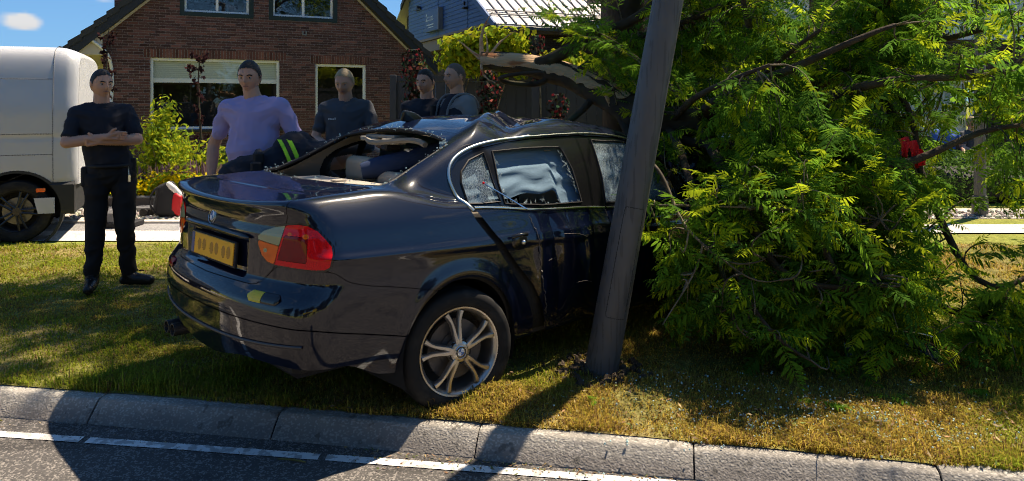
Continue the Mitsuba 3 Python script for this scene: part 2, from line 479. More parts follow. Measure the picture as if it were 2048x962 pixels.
# ------------------------------------------------------------------ grass blades
def grass_mesh(n, seed):
    g = np.random.default_rng(seed)
    # more blades near the camera
    u = g.random(n)
    d0, d1 = 3.1, LAWN_END
    Y = 1 / (1 / d0 + u * (1 / d1 - 1 / d0))
    X = g.uniform(-.74, .76, n) * Y
    Y = Y + g.normal(0, .05, n)
    ok = (Y > kerb_y(X) + .045 + .03 * meshkit.noise(np.stack([X * 9, 0 * X, 0 * X], -1), 3)) & (Y < LAWN_END + .05)
    clump = meshkit.noise(np.stack([X * 5, Y * 5, 0 * X], -1), 8)
    thin = meshkit.noise(np.stack([X * 1.6, Y * 1.6, 0 * X], -1), 9)
    ok &= g.random(n) < np.clip(.35 + 1.1 * clump, 0, 1) * np.clip(.05 + 1.75 * thin, .08, 1)
    X, Y, clump, thin = X[ok], Y[ok], clump[ok], thin[ok]
    n = len(X)
    h = g.uniform(.010, .034, n) * (.6 + .9 * clump)
    tall = g.random(n) < .012
    h[tall] *= 2.2
    edge = np.exp(-((Y - kerb_y(X) - .08) / .08) ** 2)
    h *= 1 + .4 * edge
    # tufts by the kerb on the left
    for a, b, r, k in ((-2.35, 4.15, .22, 1.5), (-1.95, 4.05, .16, 1.4), (-1.5, 4.2, .2, .9)):
        h *= 1 + k * np.exp(-((X - a) ** 2 + (Y - b) ** 2) / r ** 2)
    w = g.uniform(.0018, .0036, n) * np.clip(Y / 4, 1, 1.8)
    a = g.uniform(0, 2 * np.pi, n)
    lean = g.uniform(.1, 1.2, n)
    dirx, diry = np.cos(a), np.sin(a)
    sx, sy = -diry * w, dirx * w
    z0 = mound(X, Y) - .004
    b0 = np.stack([X - sx, Y - sy, z0], 1)
    b1 = np.stack([X + sx, Y + sy, z0], 1)
    mid = np.stack([X + dirx * h * lean * .3, Y + diry * h * lean * .3, z0 + h * .62], 1)
    s = np.stack([sx, sy, 0 * sx], 1) * .75
    tip = np.stack([X + dirx * h * lean * .9, Y + diry * h * lean * .9, z0 + h * (1.05 - .35 * lean)], 1)
    v = np.stack([b0, b1, mid + s, mid - s, tip], 1).reshape(-1, 3)
    o = np.arange(n)[:, None] * 5
    f = np.concatenate([o + [0, 1, 2], o + [0, 2, 3], o + [3, 2, 4]], 1).reshape(-1, 3)
    # colours: fresh green at the back and left, straw and ochre patches near the kerb on the right
    p2 = meshkit.fbm(np.stack([X * 1.1, Y * 1.1, 0 * X], -1), 3, 14)
    dry = np.clip((p2 - .46) * 3.2 + .38 * np.clip((X + .9) / 1.2, 0, 1) * np.clip((5.4 - Y) / 1.2, 0, 1) + .24 + .9 * (meshkit.fbm(np.stack([X * 3.4, Y * 3.4, 0 * X], -1), 3, 15) - .5), 0, 1)
    dry = np.clip(dry + g.normal(0, .28, n), 0, 1)
    for a_, b_, r in ((-2.35, 4.15, .3), (-1.95, 4.05, .22), (-1.5, 4.2, .25)):
        dry *= 1 - .85 * np.exp(-((X - a_) ** 2 + (Y - b_) ** 2) / r ** 2)
    green = np.array([.30, .37, .035]) * g.uniform(.55, 1.25, (n, 1))
    straw = np.array([.62, .46, .095]) * g.uniform(.45, 1.15, (n, 1))
    brown = np.array([.32, .20, .085]) * g.uniform(.5, 1.2, (n, 1))
    c = green * (1 - dry[:, None]) + straw * dry[:, None]
    isb = g.random(n) < .22 * (.4 + dry)
    c[isb] = brown[isb]
    return trimesh.Trimesh(v, f, process=False), np.repeat(c, 5, 0)


leafmat('grass_blade', vertex=True, trans=1.1, rough=.6)
gm, gc = grass_mesh(GRASS_N, 5)
single('grass', gm, 'grass_blade', 'short dry lawn grass, green and straw yellow, along the kerb', 'grass', kind='stuff', color=gc)
# fallen leaves, twigs and bits of glass on lawn, kerb and road
lr = np.random.default_rng(33)


def litter(n, xr, yf, zf, size, cols, seed, flatness=.35):
    g = np.random.default_rng(seed)
    X = g.uniform(*xr, n)
    Y = yf(X, g)
    s = g.uniform(*size, n)
    a = g.uniform(0, 6.28, n)
    tl = g.normal(0, flatness, (n, 2))
    loc = np.array([[-1, 0], [0, .38], [1, 0], [0, -.38]])
    P = []
    for x_, y_ in loc:
        dx, dy = (x_ * np.cos(a) - y_ * np.sin(a)) * s, (x_ * np.sin(a) + y_ * np.cos(a)) * s
        P.append(np.stack([X + dx, Y + dy, zf(X, Y) + .004 + np.abs(tl[:, 0]) * s + dx * tl[:, 0] + dy * tl[:, 1]], 1))
    v = np.stack(P, 1).reshape(-1, 3)
    o = np.arange(n)[:, None] * 4
    f = np.concatenate([o + [0, 1, 2], o + [0, 2, 3]], 1).reshape(-1, 3)
    c = np.array(cols)[g.integers(len(cols), size=n)] * g.uniform(.6, 1.25, (n, 1))
    return trimesh.Trimesh(v, f, process=False), np.repeat(c, 4, 0)


m1, c1 = litter(520, (-.8, 2.4), lambda X, g: kerb_y(X) - .095 - np.abs(g.normal(0, .06, len(X))), lambda x, y: ROAD_Z, (.004, .013), [(.26, .15, .07), (.30, .22, .10), (.18, .10, .05), (.10, .12, .04)], 41)
m2, c2 = litter(700, (-1.0, 3.2), lambda X, g: kerb_y(X) + np.abs(g.normal(.3, .25, len(X))) + .05, lambda x, y: mound(x, y) + .012, (.006, .018), [(.30, .17, .08), (.34, .26, .13), (.20, .13, .07), (.13, .17, .04)], 42)
m3_, c3 = litter(160, (-3.4, -.6), lambda X, g: kerb_y(X) - .10 - np.abs(g.normal(0, .10, len(X))), lambda x, y: ROAD_Z, (.003, .009), [(.2, .13, .07), (.3, .24, .14)], 43)
vmat('dry_leaf', .8)
single('fallen_leaves', cat(m1, m2, m3_), 'dry_leaf', 'brown leaf litter scattered over the gutter and the dry grass', 'leaf litter', kind='stuff', color=np.vstack([c1, c2, c3]))
gl = []
gcol = []
for k in range(1000):
    if k < 600:
        c_ = lr.choice(5)
        cxy = [(1.15, 3.55), (1.75, 3.52), (1.5, 3.75), (1.0, 3.95), (2.0, 3.4)][c_]
        X_, Y_ = lr.normal(cxy[0], .22), lr.normal(cxy[1], .10)
    elif k < 800:
        X_ = lr.uniform(.1, 2.2)
        Y_ = float(kerb_y(X_)) - abs(lr.normal(.06, .06)) - .095
    else:
        X_, Y_ = lr.uniform(.2, 2.6), lr.uniform(3.3, 4.3)
    ky = float(kerb_y(X_))
    z_ = ROAD_Z + .002 if Y_ < ky - .094 else (-.008 if Y_ < ky + .06 else float(mound(np.array([X_]), np.array([Y_]))[0]) + lr.uniform(.006, .022))
    m = trimesh.creation.icosahedron()
    m.vertices = m.vertices * (lr.uniform(.002, .0055) * lr.uniform(.6, 1.5, 3)) + [X_, Y_, z_]
    gl.append(m)
mat('crushed_glass', (.42, .58, .56), .1, specular=.9, clearcoat=1.0)
single('broken_glass', cat(gl), 'crushed_glass', 'pale green crumbs of broken car glass in the grass and gutter', 'broken glass', kind='stuff')
for k, (px_, yy_, ln) in enumerate(((-1.02, 3.42, .14), (-2.7, 3.86, .10))):
    single('twig', tube(spline([(px_ - ln / 2, yy_ + .02, ROAD_Z + .008), (px_, yy_, ROAD_Z + .014), (px_ + ln / 2, yy_ - .01, ROAD_Z + .008)], 8), [.002, .004, .004, .004, .005, .004, .004, .002], 6), 'straw_twig' if 'straw_twig' in scene else 'soil',
           ('thin pale twig in the gutter below the shaded kerb joint', 'short dark twig in the gutter at the far left')[k], 'twig', smooth=True)
# ------------------------------------------------------------------ the wrecked saloon: its surface
# car frame: x forward from the rear axle, y to its left, z up from the ground
CAR_X, CAR_Y, CAR_Z, CAR_TH, CAR_PITCH = -0.886, 4.43, 0.0, math.radians(44), math.radians(1.3)
_c, _s, _cp, _sp = math.cos(CAR_TH), math.sin(CAR_TH), math.cos(CAR_PITCH), math.sin(CAR_PITCH)
CAR_R = np.array([[_c, -_s, 0], [_s, _c, 0], [0, 0, 1]]) @ np.array([[_cp, 0, _sp], [0, 1, 0], [-_sp, 0, _cp]])
CAR_O = np.array([CAR_X, CAR_Y, CAR_Z])


def car_world(p):
    return np.asarray(p, float) @ CAR_R.T + CAR_O


def pch(*xy):
    f = PchipInterpolator([a for a, _ in xy], [b for _, b in xy], extrapolate=True)
    lo, hi = xy[0][0], xy[-1][0]
    return lambda x: f(np.clip(x, lo, hi))


def smooth01(t):
    t = np.clip(t, 0, 1)
    return t * t * (3 - 2 * t)


def smax(a, b, k):
    h = np.clip(.5 + .5 * (a - b) / k, 0, 1)
    return b * (1 - h) + a * h + k * h * (1 - h)


def smin(a, b, k):
    return -smax(-a, -b, k)


f_deck = pch((-1.05, 1.035), (-.93, 1.045), (-.6, 1.07), (-.35, 1.08), (0, 1.04), (2.4, 1.0), (2.75, .99), (3.1, .95), (3.4, .87), (3.55, .78), (3.63, .62))
f_wide = pch((-1.0, .83), (-.7, .873), (-.3, .897), (0, .905), (1.5, .905), (2.76, .90), (3.2, .87), (3.5, .80), (3.65, .7))
f_prof = pch((.12, -.14), (.2, -.085), (.27, -.045), (.36, -.018), (.5, -.003), (.62, 0), (.74, -.006), (.815, -.009), (.845, -.022), (.95, -.055), (1.02, -.1), (1.12, -.2))
f_rear = pch((.17, -.80), (.215, -.90), (.27, -.935), (.36, -.965), (.47, -.985), (.55, -.995), (.60, -.988), (.64, -.968), (.675, -.942), (.71, -.924), (.80, -.925), (.90, -.922), (.955, -.912), (1.0, -.922), (1.04, -.945), (1.1, -.955))
f_glass_z = pch((.85, .835), (.95, .80), (1.1, .745), (1.25, .675), (1.38, .60), (1.46, .54))
f_glass_x = pch((-.7, .82), (-.4, .89), (0, .955), (.45, 1.0), (1.3, 1.0), (1.9, .95), (2.7, .86))
f_top = pch((-.62, 1.0), (-.5, 1.045), (-.40, 1.095), (-.1, 1.235), (.1, 1.332), (.25, 1.40), (.45, 1.452), (.8, 1.482), (1.2, 1.475), (1.6, 1.44), (1.9, 1.37), (2.1, 1.28), (2.4, 1.14), (2.7, 1.0))
ROOF_DENT = True


def car_f(p):
    """negative inside the car"""
    x, y, z = p[..., 0], p[..., 1], p[..., 2]
    ay = np.abs(y)
    rt = 1 / (1 + np.exp(y / .04))      # 1 on the right-hand side of the car
    side = ay - f_wide(x) - f_prof(z)
    # flared arches
    for ax in (0.0, 2.76):
        rr = np.hypot(x - ax, z - .32)
        side = side - .014 * np.exp(-((rr - .355) / .05) ** 2)
    # a crease runs through the door handles
    side = side - .006 * np.exp(-((z - (.80 - .03 * x)) / .022) ** 2)
    # the buckled rear door on the right
    if ROOF_DENT:
        m = rt * np.exp(-((x - .95) / .42) ** 4) * np.clip((z - .22) / .25, 0, 1) * np.clip((.98 - z) / .15, 0, 1)
        wob = .038 * np.abs(np.sin((x - .05 * np.sin(5 * z) + .06) * 8.2)) ** .8 + .018 * np.abs(np.sin(x * 5.3 + z * 4.5 + .6)) - .012 + .016 * np.exp(-((x - .56) / .04) ** 2)
        side = side - m * wob + rt * .05 * np.exp(-((x - 1.12) / .3) ** 2 - ((z - .45) / .28) ** 2)
    rear = f_rear(z) + .13 * (ay / .8) ** 2.6 - x
    # recess of the number plate
    rec = np.clip(np.minimum((.36 + (z - .7) * .1 - ay) / .02, np.minimum((z - .685) / .02, (.875 - z) / .02)), 0, 1)
    rear = rear + .022 * rec
    deck = z - (f_deck(x) + (.085 * smooth01((-.2 - x) / .3) - .028) * ay ** 2)
    low = smax(smax(side, np.where(x < 1, rear, x - 3.66), .10), deck, .032)
    low = smax(low, .19 + .03 * np.clip(-x - .3, 0, 1) - z, .03)
    gs = ay - f_glass_z(z) * f_glass_x(x)
    gt = z - (f_top(x) - .095 * ay ** 2)
    if ROOF_DENT:
        # the roof is folded along a ridge above the rear door and pressed down in front of it
        u = (x - .28) * .80 + (y + .62) * .60
        w = -(x - .28) * .60 + (y + .62) * .80
        ridge = .034 * np.exp(-np.abs(w / .060) ** 1.35) * np.clip((u + .1) / .3, 0, 1) * np.clip((1.15 - u) / .3, 0, 1)
        dent = .055 * np.exp(-((w + .16) / .09) ** 2) * np.clip((u + .02) / .25, 0, 1) * np.clip((1.2 - u) / .3, 0, 1)
        gt = gt - ridge + dent + .012 * np.sin(11 * x + 5 * y) * np.exp(-((x - 1.0) / .4) ** 2 - ((y + .3) / .35) ** 2)
    green = np.maximum(smax(gs, gt, .085), np.maximum(np.maximum(-.56 - x, x - 2.75), .82 - z))
    kk = .03 + .10 * smooth01((.16 - x) / .4)
    return smin(low, green, kk)


def solve(o, d, far=3.0, near=0.0, n=34):
    """distance along the rays o + t d at which they leave the car"""
    a, b = np.full(len(o), near), np.full(len(o), far)
    for _ in range(n):
        m = (a + b) / 2
        ins = car_f(o + d * m[:, None]) < 0
        a, b = np.where(ins, m, a), np.where(ins, b, m)
    return (a + b) / 2


def on_side(x, z, side=-1):
    """points of the flank above (x, z)"""
    x, z = np.broadcast_arrays(np.asarray(x, float), np.asarray(z, float))
    o = np.stack([x.ravel(), 0 * x.ravel(), z.ravel()], 1)
    d = np.tile([0, float(side), 0], (len(o), 1))
    return o + d * solve(o, d, 1.2)[:, None]


def on_rear(y, z):
    y, z = np.broadcast_arrays(np.asarray(y, float), np.asarray(z, float))
    o = np.stack([0 * y.ravel() - .3, y.ravel(), z.ravel()], 1)
    d = np.tile([-1.0, 0, 0], (len(o), 1))
    return o + d * solve(o, d, 1.2)[:, None]


def on_top(x, y):
    x, y = np.broadcast_arrays(np.asarray(x, float), np.asarray(y, float))
    o = np.stack([x.ravel(), y.ravel(), 0 * x.ravel() + .6], 1)
    d = np.tile([0, 0, 1.0], (len(o), 1))
    return o + d * solve(o, d, 1.2)[:, None]


def car_grad(p, e=1.5e-3):
    g = np.stack([car_f(p + e * np.eye(3)[k]) - car_f(p - e * np.eye(3)[k]) for k in range(3)], -1)
    return g / (np.linalg.norm(g, axis=-1, keepdims=True) + 1e-12)


def car_shell():
    """the whole skin as one fine sheet: rays from a spine, fanned out over the tail"""
    xs = np.r_[np.arange(-.2, 1.65, .009), np.arange(1.65, 3.5, .03), 3.56, 3.61, 3.64]
    fan = np.radians(np.linspace(90, .15, 150))
    ang = np.radians(np.r_[np.arange(-90, -45, 1.5), np.arange(-45, 42, .36), np.arange(42, 90, .45), np.arange(90, 269, 1.4), 270])
    # ang 0 points to the right flank, 90 straight up
    cy, cz = -np.cos(ang), np.sin(ang)
    oz = .6
    O, D = [], []
    for a in fan[::-1]:
        O.append(np.tile([-.2, 0, oz], (len(ang), 1)))
        D.append(np.stack([-np.cos(a) + 0 * ang, np.sin(a) * cy, np.sin(a) * cz], 1))
    for x in xs[1:]:
        O.append(np.tile([x, 0, oz], (len(ang), 1)))
        D.append(np.stack([0 * ang, cy, cz], 1))
    n, m = len(O), len(ang)
    O, D = np.vstack(O), np.vstack(D)
    v = O + D * solve(O, D)[:, None]
    i, j = np.meshgrid(np.arange(n - 1), np.arange(m - 1), indexing='ij')
    q = np.stack([i * m + j, (i + 1) * m + j, (i + 1) * m + j + 1, i * m + j + 1], -1).reshape(-1, 4)
    f = np.vstack([q[:, [0, 1, 2]], q[:, [0, 2, 3]]])
    return v, f
# ------------------------------------------------------------------ the wrecked saloon: panels cut from the skin
car = thing('wrecked_saloon', 'dark navy saloon with buckled roof and missing rear window, crashed against the leaning post', 'car')
CV, CF = car_shell()


def sel(s, v=None, f=None):
    return clip(CV if v is None else v, CF if f is None else f, s)


def cx(v):
    return v[:, 0], v[:, 1], v[:, 2], np.abs(v[:, 1])


def part(name, vf, mat_, parent=None, smooth=True, label=None):
    v, f = vf
    return put(name, trimesh.Trimesh(car_world(v), f, process=False), mat_, parent or car, smooth=smooth, label=label)


def cpart(name, mesh, mat_, parent=None, smooth=35, label=None):
    mesh = mesh.copy()
    mesh.vertices = car_world(mesh.vertices)
    return put(name, mesh, mat_, parent or car, smooth=smooth, label=label)


def phi(x, y):
    return np.degrees(np.arctan2(np.abs(y), -(x + .2)))


ARCH_R = .366
seam_y = pch((0, .662), (.3, .667), (.43, .668), (.477, .676), (.563, .745), (.60, .766), (.9, .766))
seam_x = pch((-.75, .766), (-.727, .760), (-.653, .713), (-.55, .683), (-.443, .664), (-.225, .621), (0, .58))
belt_z = pch((-.1, 1.0), (.13, .986), (.308, .969), (.532, .945), (.79, .933), (1.26, .908), (1.66, .886), (1.9, .863), (2.3, .85))
DLO = [(.132, .982), (.100, 1.02), (.082, 1.07), (.072, 1.11), (.085, 1.18), (.154, 1.241), (.298, 1.293), (.532, 1.326), (.75, 1.345), (1.2, 1.362), (1.6, 1.345), (1.85, 1.30), (2.05, 1.20), (2.3, 1.04), (2.42, .90),
       (1.9, .872), (1.66, .893), (1.26, .915), (.79, .94), (.532, .953), (.308, .975)]
RWIN = [(-.44, 0), (-.425, -.3), (-.385, -.55), (-.345, -.632), (-.26, -.618), (-.12, -.592), (.05, -.582), (.135, -.575), (.168, -.52), (.2, -.35), (.222, -.12), (.228, 0)]
RWIN = RWIN + [(a, -b) for a, b in RWIN[-2:0:-1]]
lamp_pts = [(-.893, .449, .898), (-.88, .489, .927), (-.859, .562, .951), (-.838, .632, .966), (-.816, .698, .976), (-.794, .746, .971), (-.764, .787, .948), (-.74, .816, .911), (-.718, .834, .878), (-.72, .847, .839),
            (-.733, .848, .785), (-.755, .839, .771), (-.799, .782, .769), (-.834, .694, .769), (-.868, .578, .771), (-.881, .527, .779), (-.889, .487, .806), (-.894, .454, .856)]
LAMP = [(phi(x, y), z * 100) for x, y, z in lamp_pts]
lid_y = pch((.6, .40), (.66, .455), (.68, .475), (.75, .560), (.77, .574), (.96, .627), (1.0, .645), (1.05, .665), (1.12, .64))

x, y, z, ay = cx(CV)
right = y < 0
d_dlo = poly_dist(x, z, DLO)
d_win = np.where((z > 1.03) & (x < .4), poly_dist(x, y, RWIN), -1)
ws = [(2.66, 0), (2.6, .55), (2.4, .66), (2.0, .53), (1.95, 0), (2.0, -.53), (2.4, -.66), (2.6, -.55)]
d_ws = np.where((z > .9) & (x > 1.7), poly_dist(x, y, ws), -1)
d_arch = np.maximum(np.where(ay > .45, ARCH_R - np.hypot(x, z - .285), -1), np.where(ay > .45, .36 - np.hypot(x - 2.76, z - .30), -1))
open_ = -np.maximum(np.maximum(np.where(ay > .35, d_dlo, -1), d_win), np.maximum(d_arch, d_ws))
low_cut = .235 + .098 * smooth01((-.40 - x) / .28) - .055 * smooth01((.45 - ay) / .4) * (x < -.75)
open_ = np.minimum(open_, z - low_cut)
ph = phi(x, y)
d_lamp = np.where((x < -.6) & (z > .7), poly_dist(ph * .0145, z, [(a * .0145, b / 100) for a, b in LAMP]), -1)
seam = np.where(x < -.745, seam_y(ay), seam_x(x))
d_seam = np.where(x < 0, z - seam, .2)                      # above the bumper seam
d_lid = np.minimum(lid_y(z) - ay, -.435 + .02 - x) if False else np.minimum(lid_y(z) - ay, -.395 - x - .09 * (ay < .3) * 0)
G = .0028
body_ = np.minimum(np.minimum(open_, np.where(d_lamp > -1, -d_lamp - .004, 1)), np.where(x < -.05, d_seam - G, 1))
not_lid = np.where((x < -.38) & (z > .6), -d_lid - G, 1)
# rear doors
DOOR = [(.10, .995), (.142, .966), (.253, .826), (.405, .644), (.501, .545), (.59, .387), (.654, .262), (1.19, .262), (1.185, .6), (1.168, .912), (.79, .935), (.532, .948), (.308, .972)]
GAPL = [(.09, 1.0), (.117, .928), (.249, .76), (.387, .581), (.471, .458), (.52, .36), (.56, .235), (.70, .235), (.654, .262), (.59, .387), (.501, .545), (.405, .644), (.253, .826), (.142, .966), (.11, .995)]
DOORL = [(.10, .995), (.142, .966), (.253, .826), (.37, .644), (.43, .545), (.48, .387), (.5, .262), (1.19, .262), (1.185, .6), (1.168, .912), (.79, .935), (.532, .948), (.308, .972)]
FDOOR = [(1.197, .262), (1.192, .6), (1.175, .908), (1.66, .886), (1.9, .863), (2.28, .845), (2.3, .6), (2.24, .262)]
low = ay > .55
d_door = np.where(low & right, poly_dist(x, z, DOOR), np.where(low, poly_dist(x, z, DOORL), -1))
d_fdoor = np.where(low, poly_dist(x, z, FDOOR), -1)
d_gap = np.where(low & right, poly_dist(x, z, GAPL), -1)
d_roof = np.minimum(np.minimum(.565 - ay, x - .235), 1.95 - x) if False else np.minimum(np.minimum(.56 - .04 * np.clip((.6 - x) / .4, 0, 1) - ay, x - .245), np.minimum(1.94 - x, z - 1.2))
d_front = x - 2.31
s_body = np.minimum.reduce([body_, not_lid, -d_door - G, -d_fdoor - G, -d_gap, -d_roof - .002, -d_front - G])
body = part('body_shell', sel(s_body), 'paint')
part('boot_lid', sel(np.minimum.reduce([open_, d_lid - .0005, d_seam - G, np.where(d_lamp > -1, -d_lamp - .004, 1), z - .6, -.39 - x])), 'paint')
s_bump = np.minimum.reduce([open_, -d_seam - .0005, np.where(x < -.02, 1, -1)])
rdoor = part('rear_door', sel(np.minimum.reduce([open_, d_door, -y])), 'paint', label='dented rear door with its skin torn away from the wheel arch')
part('rear_door', sel(np.minimum.reduce([open_, d_door, y])), 'paint')
fdoor = part('front_door', sel(np.minimum.reduce([open_, d_fdoor, -y])), 'paint')
part('front_door', sel(np.minimum.reduce([open_, d_fdoor, y])), 'paint')
part('roof', sel(np.minimum(open_, d_roof)), 'paint', label='roof panel folded into a ridge above the rear door')
part('front_wing', sel(np.minimum(open_, np.minimum(d_front, .2 - (z - .72)))), 'paint')
part('bonnet', sel(np.minimum(open_, np.minimum(d_front + .002, z - .922))), 'paint')
# the bumper, with a groove, and its lower trim
groove = pch((-1.0, .518), (-.86, .518), (-.65, .481), (-.35, .416), (0, .36))
gz = groove(x)
s_gr = np.abs(z - gz) - .004
bumper = part('rear_bumper', sel(np.minimum.reduce([s_bump, z - gz - .003])), 'paint')
part('lower_skirt', sel(np.minimum.reduce([s_bump, gz - .003 - z])), 'paint', bumper)
# a dark lining a little way in: what the gaps and openings show
nv = car_grad(CV)
LV = CV - nv * .028
cut = -np.maximum(np.where(ay > .35, d_dlo + .004, -1), np.maximum(d_win + .004, np.maximum(d_ws, d_arch - .02)))
cut = np.minimum(cut, z - low_cut - .01)
lv, lf = clip(LV, CF, cut)
hi = lv[:, 2] > .93
part('inner_shell', clip(lv, lf, .955 - lv[:, 2]), 'matt_black')
part('headlining', clip(lv, lf, lv[:, 2] - .955), 'lining')


# lamps: lens pieces cut from the same skin
def lamp(side):
    m = (y < 0) if side < 0 else (y > 0)
    base = np.where(m, d_lamp, -1)
    rim = np.where(m, np.minimum(d_lamp + .004, .0055 - d_lamp), -1)
    lamp_key = part('tail_lamp', sel(rim), 'gloss_black')
    lens = base - .0055
    seam_ph = pch((.77, phi(-.869, .574)), (.96, phi(-.841, .627)))(z)
    inner = (seam_ph - ph) * .0145
    rev = np.minimum(inner, z - (.868 + .0016 * (40 - ph)))
    def q(s):
        v, f = sel(np.minimum(lens, s))
        return v + car_grad(v) * .004, f
    part('reversing_lens', q(rev - .0012), 'clear_lens', lamp_key)
    part('indicator_lens', q(np.minimum(inner - .0012, -(z - (.868 + .0016 * (40 - ph))) - .0012)), 'amber_lens', lamp_key)
    dark = np.minimum(np.minimum(-inner - .012, (51.5 - ph) * .0145), np.minimum(z - .80, .915 - z))
    part('brake_lens', q(dark - .0008), 'deep_red_lens', lamp_key)
    part('red_lens', q(np.minimum(-inner - .0012, -dark - .0008)), 'red_lens', lamp_key)
    blob = [((46.0, .922), .9), ((51.0, .918), 1.1), ((37.0, .835), 1.0)]  # small patches on the lens that paint in the glints of the bulbs
    for k_, ((a_, z_), r_) in enumerate(blob):
        dd = r_ * .0125 - np.hypot((ph - a_) * .0145, (z - z_) * 1.25)
        v, f = sel(np.minimum(lens, dd))
        if len(f):
            part('bulb_glint', (v + car_grad(v) * .0052, f), 'amber_lens' if k_ < 2 else 'clear_lens', lamp_key)
    return lamp_key


lamp(-1)
lamp(1)


# trims laid on the skin
def on_skin_side(pts, lift=.004, n=40, side=-1):
    p = spline(pts, n)
    q = on_side(p[:, 0], p[:, 1], side)
    return q + car_grad(q) * lift


def strip(line, w, h, nrm=None):
    """a flat ribbon w wide with rounded section h high along a 3-D line on the skin"""
    p = np.asarray(line)
    t = np.gradient(p, axis=0)
    t /= np.linalg.norm(t, axis=1, keepdims=True)
    n = car_grad(p) if nrm is None else nrm
    b = np.cross(t, n)
    b /= np.linalg.norm(b, axis=1, keepdims=True)
    prof = [(-.5, -.3), (-.42, .6), (0, 1.0), (.42, .6), (.5, -.3)]
    v = np.concatenate([p[:, None] + b[:, None] * (w * a) + n[:, None] * (h * c) for a, c in prof], 1).reshape(-1, 3)
    k, m = len(prof), len(p)
    i, j = np.meshgrid(np.arange(m - 1), np.arange(k - 1), indexing='ij')
    q = np.stack([i * k + j, i * k + j + 1, (i + 1) * k + j + 1, (i + 1) * k + j], -1).reshape(-1, 4)
    return trimesh.Trimesh(v, np.vstack([q[:, [0, 1, 2]], q[:, [0, 2, 3]]]), process=False)


outer = [(.118, .975), (.088, 1.02), (.068, 1.07), (.058, 1.11), (.070, 1.185), (.143, 1.252), (.29, 1.306), (.53, 1.339), (.75, 1.357)]
for sd in (-1, 1):
    l1 = on_skin_side(outer, .003, 60, sd)
    cpart('window_trim', strip(l1, .020, .007), 'satin_trim', body, True)
    l2 = on_skin_side([(.70, 1.353), (.95, 1.363), (1.2, 1.37), (1.6, 1.352), (1.85, 1.308)], .003, 50, sd)
    cpart('window_trim', strip(l2, .011, .005), 'satin_trim', body, True)
    l3 = on_skin_side([(.125, .985), (.308, .974), (.532, .950), (.85, .934), (1.165, .916)], .004, 40, sd)
    cpart('waist_trim', strip(l3, .016, .008), 'chrome', body, True)
    l4 = on_skin_side([(1.18, .915), (1.5, .9), (1.9, .873)], .004, 30, sd)
    cpart('waist_trim', strip(l4, .014, .007), 'chrome', body, True)


# side windows: black frames and panes set a little inside the opening
def side_panel(poly, inset, side=-1, step=.03):
    """a sheet that follows the glass line inside the outline poly (x, z)"""
    p = np.asarray(poly)
    x0, z0 = p.min(0) - .02
    x1, z1 = p.max(0) + .02
    X, Z = np.meshgrid(np.arange(x0, x1 + step, step), np.arange(z0, z1 + step, step), indexing='ij')
    yy = side * (f_glass_z(Z) * f_glass_x(X) - inset)
    v = np.stack([X, yy, Z], -1).reshape(-1, 3)
    n, m = X.shape
    i, j = np.meshgrid(np.arange(n - 1), np.arange(m - 1), indexing='ij')
    q = np.stack([i * m + j, (i + 1) * m + j, (i + 1) * m + j + 1, i * m + j + 1], -1).reshape(-1, 4)
    f = np.vstack([q[:, [0, 1, 2]], q[:, [0, 2, 3]]])
    if side > 0:
        f = f[:, ::-1]
    return v, f


def panel_clip(poly, inset, side, s_fn, step=.012):
    v, f = side_panel(poly, inset, side, step)
    return clip(v, f, s_fn(v[:, 0], v[:, 2]))


QUART = [(.150, 1.00), (.142, 1.06), (.135, 1.11), (.155, 1.17), (.225, 1.228), (.345, 1.268), (.352, 1.10), (.375, .998), (.25, .995)]
RDG = [(.412, 1.272), (.70, 1.287), (.985, 1.288), (1.01, 1.27), (1.045, 1.15), (1.05, .952), (.70, .958), (.405, .985), (.39, 1.10)]
FDG = [(1.33, 1.325), (1.7, 1.31), (1.9, 1.22), (2.15, 1.03), (2.2, .90), (1.8, .90), (1.28, .935), (1.31, 1.1)]
for sd in (-1, 1):
    frame = lambda a, b: np.minimum(poly_dist(a, b, DLO) + .012, -np.maximum.reduce([poly_dist(a, b, QUART), poly_dist(a, b, RDG), poly_dist(a, b, FDG)]))
    fk = part('window_frame', panel_clip(DLO, .012, sd, frame), 'gloss_black', rdoor if sd < 0 else body)
    part('quarter_glass', panel_clip(QUART, .018, sd, lambda a, b: poly_dist(a, b, QUART) + .006), 'crazed_glass' if sd < 0 else 'pane', rdoor if sd < 0 else body)
    part('front_glass', panel_clip(FDG, .018, sd, lambda a, b: poly_dist(a, b, FDG) + .006), 'crazed_glass', fdoor)
    if sd > 0:
        part('door_glass', panel_clip(RDG, .018, sd, lambda a, b: poly_dist(a, b, RDG) + .006), 'pane', body)
# thin seals round the panes
for P in (QUART, RDG, FDG):
    q = np.array(P + P[:1])
    w_ = spline(q, 60) if False else np.array([q[k] + (q[k + 1] - q[k]) * t for k in range(len(q) - 1) for t in (0, .5)] + [q[-1]])
    pts = np.stack([w_[:, 0], -(f_glass_z(w_[:, 1]) * f_glass_x(w_[:, 0]) - .010), w_[:, 1]], 1)
    cpart('seal', tube(pts, .006, 5), 'matt_black', rdoor)
